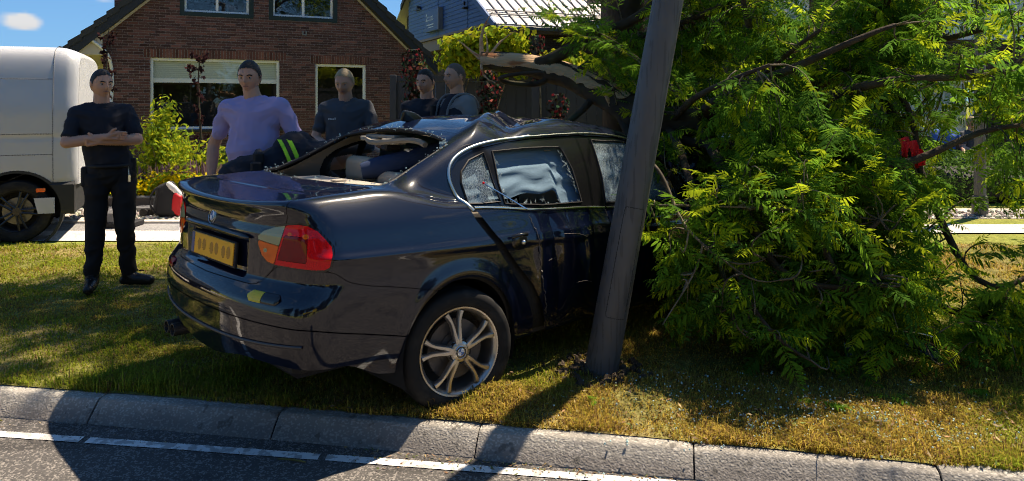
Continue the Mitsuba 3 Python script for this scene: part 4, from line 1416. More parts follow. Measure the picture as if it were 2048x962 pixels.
gw = numbered(bhouse + '__gable')
for seg in ((.02, 2.70), (2.78, 6.05), (6.13, 10.3)):
    k = 0
    while Z0 + k * .155 < 8.2:
        za, zb = Z0 + k * .155, Z0 + k * .155 + .150
        a, b = seg
        # where the row is still under the verge
        lo = max(a, (zb - Z0) / .593)
        hi_ = min(b, 6.7 + (Z0 + .593 * 6.7 - zb) / .593)
        if hi_ - lo > .15:
            P = np.array([[s_, y_, z_] for s_ in (lo, hi_) for y_, z_ in ((-.035, za), (-.015, zb), (.02, za), (.02, zb))])
            bp('board', trimesh.convex.convex_hull(P), 'blue_board', gw)
        k += 1
back = Polygon([(0, Z0 - .0), (10.3, Z0), (10.3, float(g_top(10.3))), (6.7, float(g_top(6.7))), (0.0, Z0 + .02)])
bm_ = trimesh.creation.extrude_polygon(back, .1, engine='earcut')
v = np.asarray(bm_.vertices)
bm_.vertices = np.stack([v[:, 0], .13 - v[:, 2], v[:, 1]], 1)
bm_.fix_normals()
bp('backing', bm_, 'dark_board', gw)
bp('fascia', cat(box(-.05, 10.4, -.06, .0, Z0 - .10, Z0 - .004), box(-.05, 10.4, .05, .5, Z0 - .55, Z0 - .104)), 'fascia')
bp('ground_floor_wall', box(.1, 11.5, .45, 9.5, -.1, Z0 - .56), 'brown_brick')
bp('side_wall', box(.02, .10, .14, 9.4, 2.0, Z0 - .05), 'brown_brick')
bp('upper_wall', box(9.8, 11.4, .2, 9.4, Z0 - .5, 5.6), 'dark_board')
bp('garage_door', box(4.5, 8.5, .40, .445, .0, 2.4), 'blue_board')
bp('garage_door', box(1.0, 3.4, .40, .445, .0, 2.4), 'dark_board')
# lamp, camera and little roof hooks on the gable
bp('wall_lamp', cat(box(2.70, 2.86, -.20, -.04, 4.92, 5.0, .01), box(2.78, 2.84, -.16, -.10, 5.06, 5.2)), 'matt_black')
for s_ in (4.45, 8.3):
    bp('cleat', cat(box(s_, s_ + .7, -.10, -.04, 5.55, 5.60), box(s_ + .1, s_ + .2, -.2, -.04, 5.60, 5.70)), 'dark_board')
# the sign board with pale lettering
sg = numbered(bhouse + '__sign')
bp('board_face', box(5.55, 7.25, -.22, -.05, 4.45, 5.32, .01), 'sign_face' if 'sign_face' in scene else 'blue_board', sg)
bp('box_side', box(5.47, 5.545, -.23, -.04, 4.44, 5.33), 'lead_grey', sg)
mat('pale_letter', (.50, .56, .60), .6)
lett = []
for i, (w_, h_) in enumerate(((.16, .30), (.10, .18), (.12, .18), (.10, .18), (.12, .17), (.10, .18))):
    s0_ = 7.1 - i * .17
    lett.append(box(s0_ - w_, s0_ - w_ * .72, -.226, -.221, 4.88, 4.88 + h_))
    lett.append(box(s0_ - w_ * .7, s0_ - .02, -.226, -.221, 4.88 + h_ * .8, 4.88 + h_))
    lett.append(box(s0_ - w_ * .7, s0_ - .02, -.226, -.221, 4.88, 4.88 + h_ * .2))
labels[bp('faded_letters', cat(lett), 'pale_letter', sg)] = {'kind': 'stuff'}
labels[bp('faded_line', cat(box(6.1, 7.0, -.226, -.221, 4.70, 4.74), box(6.1, 6.8, -.226, -.221, 4.60, 4.63)), 'pale_letter', sg)] = {'kind': 'stuff'}
# metal roof in ribbed panels
rf = numbered(bhouse + '__roof')
for k in range(26):
    y0_, y1_ = -.25 + k * .37, -.25 + k * .37 + .362
    P = np.array([[s_, y_, z_ + t_] for y_ in (y0_, y1_) for s_, z_ in ((-.35, Z0 - .20), (6.7, Z0 + .593 * 6.7 + .02)) for t_ in (0, .05)])
    bp('roof_panel', trimesh.convex.convex_hull(P), 'metal_roof', rf)
    P = np.array([[s_, y_, z_ + t_] for y_ in (y1_ - .02, y1_ + .03) for s_, z_ in ((-.36, Z0 - .20), (6.7, Z0 + .593 * 6.7 + .02)) for t_ in (.04, .10)])
    bp('rib', trimesh.convex.convex_hull(P), 'lead_grey', rf)
bp('snow_rail', cat(*[tube([(s_, -.25, Z0 + .593 * s_ + .12), (s_, 9.3, Z0 + .593 * s_ + .12)], .03, 6) for s_ in (.15, .42)]), 'lead_grey', rf)
P = np.array([[s_, y_, z_ + t_] for y_ in (-.25, 9.4) for s_, z_ in ((6.7, Z0 + .593 * 6.7), (13.5, Z0)) for t_ in (0, .05)])
bp('far_slope', trimesh.convex.convex_hull(P), 'metal_roof', rf)
P = np.array([[s_, y_, z_ + t_] for y_ in (-.33, -.255) for s_, z_ in ((-.40, Z0 - .22), (6.7, Z0 + .593 * 6.7)) for t_ in (-.12, .09)])
bp('verge_board', trimesh.convex.convex_hull(P), 'blue_board', rf)
P = np.array([[s_, y_, z_ + t_] for y_ in (-.33, -.255) for s_, z_ in ((6.7, Z0 + .593 * 6.7), (10.6, Z0 + .593 * 2.8)) for t_ in (-.12, .09)])
bp('verge_board', trimesh.convex.convex_hull(P), 'dark_board', rf)
bp('gutter', box(-.46, -.34, -.2, 9.4, Z0 - .34, Z0 - .22, .01), 'lead_grey', rf)
bp('eaves', box(-.34, .10, -.2, 9.4, Z0 - .42, Z0 - .30), 'fascia', rf)

# ------------------------------------------------------------------ the dark brick house on the right, behind the fallen crown
R_O = np.array([3.2, 16.2, 0])
R_S = np.array([1.0, .02, 0])
R_B = np.array([-.02, 1.0, 0])
R_M = frame_fn(R_O, R_S, R_B)
mat('right_brick', tex=brick_tex(R_O, R_S, R_B, (.030, .022, .020), (.075, .05, .045), (.085, .075, .07)), rough=.9, specular=.15)
mat('curtain', tex=lambda p, n, uv: mi.Color3f(.58, .64, .60) * (.7 + .4 * noise(p.x * 14, 0, 0)), rough=.9)
rhouse = thing('dark_brick_house', 'low dark brick house with pale curtained windows, half hidden behind the fallen crown', 'house')


def rp(name, m, mt, parent=None, **k):
    m = m.copy()
    m.apply_transform(R_M)
    return put(name, m, mt, parent or rhouse, **k)


RW = [(5.35, 7.05, .75, 2.05), (8.6, 10.2, .75, 2.3), (2.3, 3.35, 3.35, 4.5), (6.3, 8.9, 2.95, 4.4), (9.6, 11.2, 2.95, 4.4), (1.0, 2.6, .8, 2.1)]
wl = Polygon([(0, -.1), (13, -.1), (13, 5.2), (0, 5.2)])
for a, b, c, d in RW:
    wl = wl.difference(sbox(a, c, b, d))
wm = trimesh.creation.extrude_polygon(wl, .25, engine='earcut')
v = np.asarray(wm.vertices)
wm.vertices = np.stack([v[:, 0], .25 - v[:, 2], v[:, 1]], 1)
wm.fix_normals()
rp('front_wall', wm, 'right_brick')
rp('side_wall', box(0, .25, .26, 9, -.1, 5.2), 'right_brick')
rp('roof', trimesh.convex.convex_hull(np.array([[a, b, c] for a in (-.4, 13.4) for b, c in ((-.6, 5.0), (-.6, 5.2), (4.5, 8.2), (9.6, 5.0), (9.6, 5.2))])), 'roof_tile')
for a, b, c, d in RW:
    k = numbered(rhouse + '__window')
    w = .07
    rp('frame', cat(box(a, b, .04, .12, d - w, d), box(a, b, .04, .12, c, c + w), box(a, a + w, .04, .12, c + w, d - w), box(b - w, b, .04, .12, c + w, d - w), box((a + b) / 2 - .03, (a + b) / 2 + .03, .05, .11, c + w, d - w)), 'white_frame', k)
    rp('glass', trimesh.Trimesh([[a + w, .09, c + w], [b - w, .09, c + w], [b - w, .09, d - w], [a + w, .09, d - w]], [[0, 1, 2], [0, 2, 3]], process=False), 'window_glass', k)
    xs = np.linspace(a + w, b - w, 60)
    X, Z = np.meshgrid(xs, [c + w, d - w], indexing='ij')
    cu = sheet(X, Z, lambda x, y: 0 * x)
    cu.vertices = np.stack([X, .20 + .03 * np.sin(X * 38), Z], -1).reshape(-1, 3)
    rp('curtain', cu, 'curtain', k, smooth=True)
    rp('room', box(a - .05, b + .05, .6, .62, c - .05, d + .05), 'room_dark', k)
# ------------------------------------------------------------------ the white van
mat('van_white', (.44, .455, .475), .30, specular=.5, clearcoat=.8, clearcoat_gloss=.95)
mat('van_black', (.022, .024, .025), .6)
mat('seam_dark', (.06, .06, .065), .6)
mat('black_alloy', (.016, .016, .018), .25, specular=.5, clearcoat=.5)
mat('bright_steel', (.16, .16, .165), .35, metallic=.8)
van = thing('white_van', 'tall white panel van with black lower cladding, parked behind the man with crossed arms', 'van')
VX, VY = 0.0, 8.42          # right-hand end and near flank
XE = -4.93                  # the tail


V_M = trimesh.transformations.rotation_matrix(math.radians(23), [0, 0, 1], [-4.85, 8.42, 0])


def vp(name, m, mt, parent=None, **k):
    m = m.copy()
    m.apply_transform(V_M)
    return put(name, m, mt, parent or van, **k)


# cross-section of the flank from sill to roof, swept along the van, rounded at the tail
prof = [(.03, .62), (.0, .70), (-.012, .95), (-.012, 1.12), (-.004, 1.16), (-.020, 1.20), (-.022, 1.40), (.02, 1.75), (.075, 2.02), (.12, 2.11), (.20, 2.165), (.40, 2.195), (1.0, 2.20)]
ps = np.array(prof)
u = np.r_[0, np.cumsum(np.hypot(*np.diff(ps, axis=0).T))]
uu = np.linspace(0, u[-1], 90)
py, pz = PchipInterpolator(u, ps[:, 0])(uu), PchipInterpolator(u, ps[:, 1])(uu)
xs = np.r_[np.linspace(-10.2, XE - .2, 40), XE - .2 + .2 * np.sin(np.linspace(0, np.pi / 2, 26))[1:]]
V = []
for x_ in xs:
    e = np.clip((x_ - (XE - .13)) / .13, 0, 1)
    top = np.clip((x_ - (XE - .26)) / .26, 0, 1)
    yo = .09 * (1 - np.sqrt(1 - e ** 2 * .98))
    zt = .14 * (1 - np.sqrt(np.maximum(1 - top ** 2 * .96, 0))) * np.clip((pz - 1.5) / .7, 0, 1) ** 1.5
    V.append(np.stack([np.full(len(py), x_), VY + py + yo, pz - zt], 1))
V = np.array(V)
n, m = V.shape[:2]
i, j = np.meshgrid(np.arange(n - 1), np.arange(m - 1), indexing='ij')
q = np.stack([i * m + j, (i + 1) * m + j, (i + 1) * m + j + 1, i * m + j + 1], -1).reshape(-1, 4)
vf = np.vstack([q[:, [0, 1, 2]], q[:, [0, 2, 3]]])
vv = V.reshape(-1, 3)
WX, WZ, WR_ = -5.52, .345, .345
arch = np.hypot(vv[:, 0] - WX, vv[:, 2] - WZ) - .43
vp('body_side', trimesh.Trimesh(*clip(vv, vf, np.minimum(arch, 1.0)), process=False), 'van_white', smooth=True)
far = V.copy()
far[..., 1] = 2 * (VY + 1.0) - far[..., 1]
vp('body_side', trimesh.Trimesh(far.reshape(-1, 3), vf[:, ::-1], process=False), 'van_white', smooth=True)
vp('tail_door', trimesh.convex.convex_hull(np.vstack([V[-1], far[-1]]) + [.002, 0, 0]), 'van_white')
vp('front_end', trimesh.convex.convex_hull(np.vstack([V[0] + [0, 0, 0], far[0], V[0] * [1, 1, .6] - [1.3, 0, 0] + [0, .1, .1], far[0] * [1, 1, .6] - [1.3, .1, -.1]])), 'van_white')
# black cladding below, arch and sill
cl = np.array([[x_, y_, z_] for x_ in (-10.2, XE - .03) for y_, z_ in ((VY - .005, .30), (VY - .022, .34), (VY - .022, .63), (VY + .02, .66), (VY + 1.95, .30), (VY + 1.95, .66))])
hull = m3.Manifold(m3.Mesh(np.array(trimesh.convex.convex_hull(cl).vertices, np.float32), np.array(trimesh.convex.convex_hull(cl).faces, np.uint32)))
cyl = m3.Manifold.cylinder(.8, .43, .43, 48).rotate([90, 0, 0]).translate([WX, VY + .35, WZ])
vp('lower_cladding', to_mesh(hull - cyl), 'van_black', smooth=30)
vp('arch_liner', lathe_y([(.425, 0), (.435, 0), (.435, .3), (.30, .32)], 48).apply_translation([WX, VY - .01, WZ]) if False else trimesh.util.concatenate([lathe_y([(.425, -.02), (.455, -.02), (.455, .02), (.425, .4)], 48)]).apply_translation([WX, VY + .01, WZ]), 'van_black', smooth=40)
for z_ in (1.815, 1.20, .97):
    vp('side_groove', tube([(-10.2, VY + np.interp(z_, pz, py) + .001, z_), (XE - .24, VY + np.interp(z_, pz, py) + .001, z_)], .005, 6), 'lead_grey')
P = np.array([[XE - .24, VY + b - .003, c] for b, c in zip(py[:70], pz[:70])])
vp('panel_gap', tube(P, .004, 5), 'lead_grey')
mk = box(XE - .40, XE - .31, VY - .036, VY - .020, .555, .60, .006)
vp('side_marker', mk, 'amber_lens')
vp('patch_panel', trimesh.convex.convex_hull(np.array([[a, b, c] for a, c in ((XE - .42, .49), (XE - .22, .49), (XE - .22, .315), (XE - .38, .315)) for b in (VY - .034, VY - .02)])), 'van_white')


def van_wheel(cx_, cy_):
    k = numbered(van + '__wheel')
    tr = lambda m_: m_.apply_translation([cx_, cy_, WZ])
    vp('tyre', tr(lathe_y([(.225, -.09), (.24, -.105), (.29, -.112), (.33, -.10), (.343, -.08), (.345, -.03), (.345, .08), (.3, .11), (.22, .1)], 64)), 'rubber', k, smooth=40)
    rim = [lathe_y([(.195, .05), (.2, -.05), (.212, -.085), (.225, -.098), (.230, -.09), (.2, .05)], 48), lathe_y([(0, -.10), (.045, -.10), (.058, -.085), (.05, -.05)], 28)]
    for q_ in range(5):
        for s_ in (-1, 1):
            a = np.radians(72 * q_ + 20)
            o = np.array([np.cos(a), 0, -np.sin(a)]) * .022 * s_
            d_ = np.array([np.sin(a), 0, np.cos(a)])
            rim.append(tube([o * .8 + d_ * .03 + [0, -.088, 0], o + d_ * .12 + [0, -.092, 0], o * 1.7 + d_ * .215 + [0, -.085, 0]], [.014, .012, .014], 6))
    vp('rim', tr(cat(rim)), 'black_alloy', k, smooth=35)
    vp('brake_disc', tr(lathe_y([(0, -.04), (.08, -.04), (.08, -.035), (.15, -.035), (.15, -.01), (0, -.01)], 40)), 'bright_steel', k, smooth=30)
    vp('wheel_back', tr(lathe_y([(0, .05), (.21, .05), (.21, .08), (0, .08)], 32)), 'matt_black', k)


van_wheel(WX, VY + .12)
van_wheel(WX - 3.6, VY + .12)
van_wheel(WX + .02, VY + 1.8)

# ------------------------------------------------------------------ the leaning lamp post
def post_tex(p, n, uv):
    a = fbm(p.x * 20, p.y * 20, p.z * 3)
    b = smoothstep(.60, .72, fbm(p.x * 14, p.y * 14, p.z * 9 + 4))
    s = smoothstep(.60, .68, noise(p.x * 90, p.y * 90, p.z * 4))
    c = mix((.092, .089, .087), (.122, .118, .115), a)
    return mix(mix(c, (.10, .095, .09), b * .5), (.04, .038, .036), s * .4)


mat('post_grey', tex=post_tex, rough=.55, specular=.45, metallic=.15, bump=lambda p, n, uv: fbm(p.x * 30, p.y * 30, p.z * 12), bscale=.004)
PB = np.array([.497, 4.24, -.06])
PT = np.array([.497 + .187 * 5.9, 4.24 + .02 * 5.9, 5.9])
post = thing('lamp_post', 'grey steel lamp post, knocked askew, in front of the crashed saloon', 'lamp post')
ts = np.linspace(0, 1, 40)
pp = PB + (PT - PB) * ts[:, None]
rad = np.interp(ts, [0, .06, .35, 1], [.096, .094, .088, .060])
put('pole', tube(pp, rad, 48, False), 'post_grey', post, smooth=50)
axis = (PT - PB) / np.linalg.norm(PT - PB)
hz = np.cross(axis, [0, 1, 0])
hz /= np.linalg.norm(hz)
fw = np.cross(hz, axis)
if fw[1] > 0:
    fw = -fw


def on_post(h, ang, lift):
    t_ = (h + .06) / 5.96
    c = PB + (PT - PB) * t_
    r_ = np.interp(t_, [0, .06, .35, 1], [.096, .094, .088, .060]) + lift
    return c + (hz * np.sin(ang) + fw * np.cos(ang)) * r_


door = [on_post(h, a, -.003) for h, a in [(.95, q_) for q_ in np.linspace(-.75, .45, 12)] + [(.93, .50)] + [(h_, .52) for h_ in np.linspace(.90, .35, 12)] + [(.33, q_) for q_ in np.linspace(.45, -.75, 10)] + [(h_, -.78) for h_ in np.linspace(.36, .93, 12)]]
put('hatch_gap', tube(door + door[:1], .0042, 5, False), 'matt_black', post)
for h_, a_, l_ in ((1.32, -.55, .12), (.62, -.4, .05), (1.05, -.3, .05), (.55, .1, .04)):
    pass
put('lantern', to_mesh(m3.Manifold.batch_hull([ball(PT + [0, 0, .0], .07), ball(PT + [.1, -.6, .12], .09), ball(PT + [.12, -.9, .12], .05)])), 'post_grey', post, smooth=50)
sr = np.random.default_rng(44)
clods = []
for k in range(90):
    a, rr = sr.uniform(0, 6.28), abs(sr.normal(.13, .07)) + .05
    m_ = trimesh.creation.icosphere(1, 1.0)
    m_.vertices = m_.vertices * (sr.uniform(.008, .03) * sr.uniform(.6, 1.3, 3)) * (1 + .2 * sr.normal(size=(len(m_.vertices), 1)))
    X_, Y_ = PB[0] - .02 + rr * math.cos(a), PB[1] + rr * math.sin(a)
    m_.apply_translation([X_, Y_, float(mound(np.array([X_]), np.array([Y_]))[0]) + .008])
    clods.append(m_)
mat('clod_soil', tex=lambda p, n, uv: mix((.030, .022, .015), (.075, .055, .036), fbm(p.x * 50, p.y * 50, p.z * 50)), rough=.95)
single('loose_soil', cat(clods), 'clod_soil', 'dark clods of soil pushed up round the foot of the leaning post', 'soil', kind='stuff')
post2 = thing('lamp_post', 'thin grey post standing upright on the grass far behind the fallen tree', 'lamp post')
put('pole', tube([(6.45, 10.2, -.05), (6.45, 10.2, 6.5)], [.075, .055], 20), 'post_grey', post2, smooth=50)
put('foot', lathe([(0, -.04), (.10, -.04), (.10, .25), (.085, .27), (0, .27)], 20).apply_translation([6.45, 10.2, 0]), 'post_grey', post2, smooth=40)
# ------------------------------------------------------------------ the fallen tree
def W(px, py, D):
    """the point at depth D that lies on the line of sight noted from the survey of the site"""
    return np.array([(px - 1024) / 1480 * D, D, EYE - (py - 207) / 1480 * D])


def bark(p, n, uv):
    a = fbm(p.x * 16, p.y * 16, p.z * 10)
    b = smoothstep(.55, .75, fbm(p.x * 7, p.y * 7, p.z * 7 + 3))
    return mix(mix((.030, .024, .019), (.085, .068, .052), a), (.075, .085, .040), b * .5)


mat('bark', tex=bark, rough=.95, specular=.1, bump=lambda p, n, uv: fbm(p.x * 45, p.y * 45, p.z * 30), bscale=.015)
mat('twig_bark', tex=lambda p, n, uv: mix((.055, .045, .030), (.20, .165, .11), smoothstep(.35, .7, fbm(p.x * 9, p.y * 9, p.z * 9))), rough=.9)
mat('torn_wood', tex=lambda p, n, uv: mix(mix((.44, .28, .15), (.60, .42, .25), fbm(p.x * 3, p.y * 60, p.z * 60)), (.36, .15, .06), smoothstep(.58, .72, fbm(p.x * 4, p.y * 12, p.z * 12))), rough=.85,
    bump=lambda p, n, uv: fbm(p.x * 6, p.y * 90, p.z * 90), bscale=.012)
LEAF_COLS = [(.15, .29, .024), (.09, .20, .028), (.40, .50, .020)]
for k_, c_ in enumerate(LEAF_COLS):
    leafmat(f'leaf_{k_}', c_, trans=1.1, rough=.38)
leafmat('leaf_mix', vertex=True, trans=1.1, rough=.38)


def frond(L, seed, pairs=12):
    """a pinnate leaf along +x, its leaflets drooping; returns vertices and triangles"""
    g = np.random.default_rng(seed)
    V, F = [], []
    droop = g.uniform(-.05, .32)
    sway = g.uniform(-.28, .28)

    def rach(t):
        return np.array([L * t * (1 - .1 * droop * t), L * sway * t * t, -L * droop * t * t])
    for i in range(pairs + 1):
        t = .10 + .90 * i / pairs
        c = rach(t)
        l = L * (.16 + .17 * np.sin(np.pi * min(1, t * .92 + .06))) * g.uniform(.7, 1.2)
        w = l * .115
        for s in ((-1, 1) if i < pairs else (0,)):
            if s and g.random() < .13:
                continue
            fwd = np.radians(g.uniform(40, 76)) if s else 0
            d = np.array([np.cos(fwd), s * np.sin(fwd), -.05 - .6 * g.random()])
            d /= np.linalg.norm(d)
            b = np.cross(d, [0, 0, 1.0])
            b /= np.linalg.norm(b)
            up = np.cross(b, d) * g.uniform(-.15, .25)
            k = len(V)
            V += [c, c + d * l * .35 + b * w + up * w, c + d * l, c + d * l * .35 - b * w + up * w]
            V.append(c + d * l * .75 - [0, 0, l * .06] + b * w * .8)
            V.append(c + d * l * .75 - [0, 0, l * .06] - b * w * .8)
            V[k + 2] = c + d * l - [0, 0, l * .12]
            F += [[k, k + 1, k + 3], [k + 1, k + 4, k + 3], [k + 4, k + 5, k + 3], [k + 4, k + 2, k + 5]]
    for i in range(5):
        a, b = rach(i / 5), rach((i + 1) / 5)
        k = len(V)
        V += [a + [0, L * .006, 0], a - [0, L * .006, 0], b - [0, L * .005, 0], b + [0, L * .005, 0]]
        F += [[k, k + 1, k + 2], [k, k + 2, k + 3]]
    return np.array(V), np.array(F)


FRONDS = [frond((.13, .15, .17, .19)[k % 4], 50 + k, (9, 10, 11, 12)[k % 4]) for k in range(16)]


def rot_to(d, roll):
    """rotation that takes +x to d, with +z as near to up as roll allows"""
    d = d / np.linalg.norm(d)
    up = np.array([0, 0, 1.0]) if abs(d[2]) < .95 else np.array([1.0, 0, 0])
    y = np.cross(up, d)
    y /= np.linalg.norm(y)
    z = np.cross(d, y)
    c, s = math.cos(roll), math.sin(roll)
    return np.stack([d, c * y + s * z, -s * y + c * z], 1)


tg = np.random.default_rng(77)
trunk_pts = spline([W(962, 122, 7.0), W(1040, 128, 6.95), W(1130, 150, 6.8), W(1222, 196, 6.5), W(1300, 236, 6.2), W(1400, 240, 5.9), W(1520, 205, 5.7), W(1660, 150, 5.7), W(1820, 90, 5.9)], 60)
trunk_r = np.interp(np.linspace(0, 1, 60), [0, .1, .3, .42, .6, .8, 1], [.085, .105, .125, .135, .11, .07, .03])
fallen = thing('fallen_tree', 'big fallen tree with feathery green leaves, its snapped trunk lying across the crashed saloon', 'tree')


def rough_tube(p, r, sides=18, amp=.12, seed=1):
    m = tube(p, r, sides)
    v = np.asarray(m.vertices)
    d = meshkit.fbm(v * 14, 3, seed) - .5
    k = np.repeat(np.arange(len(p)), sides)
    c = np.vstack([p[k], p[:1], p[-1:]])
    m.vertices = c + (v - c) * (1 + 2 * amp * d[:, None])
    return m


put('trunk', rough_tube(trunk_pts, trunk_r, 18, .16), 'bark', fallen, smooth=True)
# the torn upper face of the trunk: a jagged slab of pale splinters along its top
sp_v, sp_f = [], []
ns, na = 46, 11
tt = np.gradient(trunk_pts, axis=0)
tt /= np.linalg.norm(tt, axis=1, keepdims=True)
for i in range(ns):
    k = i * .50
    k0 = int(k)
    c = trunk_pts[k0] + (trunk_pts[k0 + 1] - trunk_pts[k0]) * (k - k0)
    r = np.interp(k, np.arange(60), trunk_r)
    t_ = tt[k0]
    side = np.cross(t_, [0, 0, 1.0])
    side /= np.linalg.norm(side)
    up = np.cross(side, t_)
    q = i / (ns - 1)
    lo = math.radians(np.interp(q, [0, .15, .4, .7, 1], [-30, -22, -12, 4, 40]) + 16 * (meshkit.noise(np.array([i * .6, 2.0, 0]), 4) - .5))
    hi_ = math.radians(np.interp(q, [0, .5, .8, 1], [165, 140, 115, 72]))
    for j in range(na):
        a = lo + (hi_ - lo) * j / (na - 1)
        rr = r * (1.08 + .16 * (meshkit.noise(np.array([i * .22, j * 1.7, 5.0]), 6) - .5) - .35 * np.sin(np.pi * j / (na - 1)) ** 2 * .3)
        sp_v.append(c + (-side * math.cos(a) * (1 if side[1] > 0 else -1) + up * math.sin(a)) * rr)
for i in range(ns - 1):
    for j in range(na - 1):
        a = i * na + j
        sp_f += [[a, a + 1, a + na + 1], [a, a + na + 1, a + na]]
put('torn_face', trimesh.Trimesh(np.array(sp_v), sp_f, process=False), 'torn_wood', fallen, smooth=35, label='pale torn wood along the top of the snapped trunk')
for k_, (a, b, c, r_) in enumerate((((968, 125, 7.0), (962, 80, 7.0), (985, 25, 7.02), .030), ((975, 120, 6.98), (1000, 85, 6.98), (1030, 62, 7.0), .022), ((965, 120, 6.95), (938, 98, 6.95), (915, 80, 6.95), .020),
                                     ((970, 128, 6.93), (975, 100, 6.93), (969, 62, 6.95), .016), ((963, 128, 6.93), (968, 150, 6.9), (990, 165, 6.9), .014), ((1205, 188, 6.38), (1222, 178, 6.36), (1232, 165, 6.36), .02), ((1212, 190, 6.38), (1216, 200, 6.36), (1219, 214, 6.36), .02))):
    p_ = spline([W(*a), W(*b), W(*c)], 10)
    m_ = tube(p_, np.linspace(r_, .003, 10), 5)
    m_.vertices += np.random.default_rng(k_).normal(0, .003, m_.vertices.shape)
    put('splinter', m_, 'torn_wood', fallen, smooth=False)
limbs = []


def limb(pts, r0, r1, n=22, leafy=True):
    p = spline(pts, n)
    put('limb', rough_tube(p, np.linspace(r0, r1, n), 9, .10, int(r0 * 1e4)), 'bark' if r0 > .02 else 'twig_bark', fallen, smooth=True)
    if leafy:
        limbs.append(p)


limb([W(1075, 128, 6.85), W(1130, 104, 6.75), W(1190, 72, 6.65), W(1250, 48, 6.55), W(1330, -10, 6.45), W(1420, -90, 6.4)], .062, .03)
limb([W(1140, 158, 6.8), W(1200, 112, 6.6), W(1262, 80, 6.5), W(1350, 50, 6.3), W(1480, -20, 6.2)], .035, .02)
limb([W(1090, 150, 6.85), W(1040, 168, 6.75), W(1000, 158, 6.7), W(1035, 148, 6.6), W(1090, 145, 6.5)], .03, .012, leafy=False)
limb([W(1222, 200, 6.5), W(1252, 255, 6.3), W(1282, 320, 6.1), W(1330, 380, 5.8)], .05, .02)
limb([W(1190, 190, 6.6), W(1160, 225, 6.5), W(1120, 255, 6.45)], .035, .02, leafy=False)
limb([W(1300, 236, 6.2), W(1420, 290, 5.7), W(1510, 284, 5.3), W(1610, 282, 5.0)], .04, .02)
limb([W(1400, 240, 5.9), W(1480, 180, 5.2), W(1600, 130, 4.8), W(1700, 85, 4.6), W(1790, 50, 4.6)], .05, .014)
limb([W(1340, 240, 6.0), W(1400, 190, 5.0), W(1450, 165, 4.7), W(1540, 130, 4.5)], .035, .012)
limb([W(1520, 205, 5.7), W(1650, 200, 5.0), W(1760, 165, 4.7), W(1900, 155, 4.6), W(2020, 140, 4.6)], .05, .014)
limb([W(1520, 205, 5.7), W(1600, 280, 5.0), W(1700, 330, 4.6), W(1790, 330, 4.5), W(1900, 290, 4.5), W(2040, 250, 4.4)], .05, .014)
limb([W(1450, 225, 5.8), W(1560, 330, 5.0), W(1640, 420, 4.6), W(1700, 470, 4.4), W(1760, 440, 4.3)], .05, .014)
limb([W(1400, 240, 5.9), W(1450, 340, 5.1), W(1500, 440, 4.6), W(1560, 540, 4.35), W(1660, 575, 4.2), W(1760, 555, 4.1)], .05, .012)
limb([W(1330, 240, 6.1), W(1370, 330, 5.3), W(1400, 420, 4.7), W(1450, 560, 4.3), W(1470, 650, 4.15)], .04, .012)
limb([W(1600, 170, 5.7), W(1720, 380, 5.0), W(1800, 540, 4.6), W(1880, 612, 4.5), W(1950, 630, 4.45), W(2060, 632, 4.4)], .05, .018)
limb([W(1700, 140, 5.8), W(1830, 320, 5.0), W(1900, 480, 4.8), W(1935, 540, 4.7), W(2060, 552, 4.7)], .04, .016)
limb([W(1660, 150, 5.7), W(1820, 230, 4.9), W(1840, 330, 4.8), W(1838, 460, 4.75), W(1815, 560, 4.7)], .03, .008)
limb([W(1560, 190, 5.7), W(1500, 60, 5.4), W(1480, -40, 5.2)], .04, .015)
limb([W(1700, 140, 5.8), W(1760, 20, 5.4), W(1850, -60, 5.2)], .04, .015)
limb([W(1820, 90, 5.9), W(1960, 60, 5.4), W(2080, 20, 5.1)], .03, .012)
limb([W(1760, 110, 5.8), W(1900, 180, 5.5), W(2100, 200, 5.3)], .03, .012)
limb([W(1500, 205, 5.7), W(1560, 120, 5.0), W(1640, 60, 4.8)], .03, .012)
limb([W(1640, 420, 4.6), W(1680, 560, 4.25), W(1760, 650, 4.2), W(1850, 690, 4.2)], .025, .008)
limb([W(1500, 440, 4.6), W(1480, 560, 4.2), W(1540, 660, 4.0), W(1620, 720, 3.95)], .025, .008)
# pale thin branches hanging in front of the car door
limb([W(1298, 322, 4.5), W(1335, 375, 4.35), W(1367, 446, 4.2), W(1405, 488, 4.1), W(1445, 519, 4.05), W(1483, 528, 4.0), W(1530, 518, 4.0)], .012, .004)
limb([W(1445, 519, 4.05), W(1470, 538, 4.0), W(1500, 556, 4.0), W(1560, 560, 3.95)], .006, .003)
limb([W(1405, 490, 4.1), W(1388, 545, 4.1), W(1350, 610, 4.05), W(1325, 650, 4.0)], .006, .003)
limb([W(1300, 410, 4.6), W(1400, 412, 4.3), W(1500, 415, 4.2), W(1590, 420, 4.1)], .007, .004)

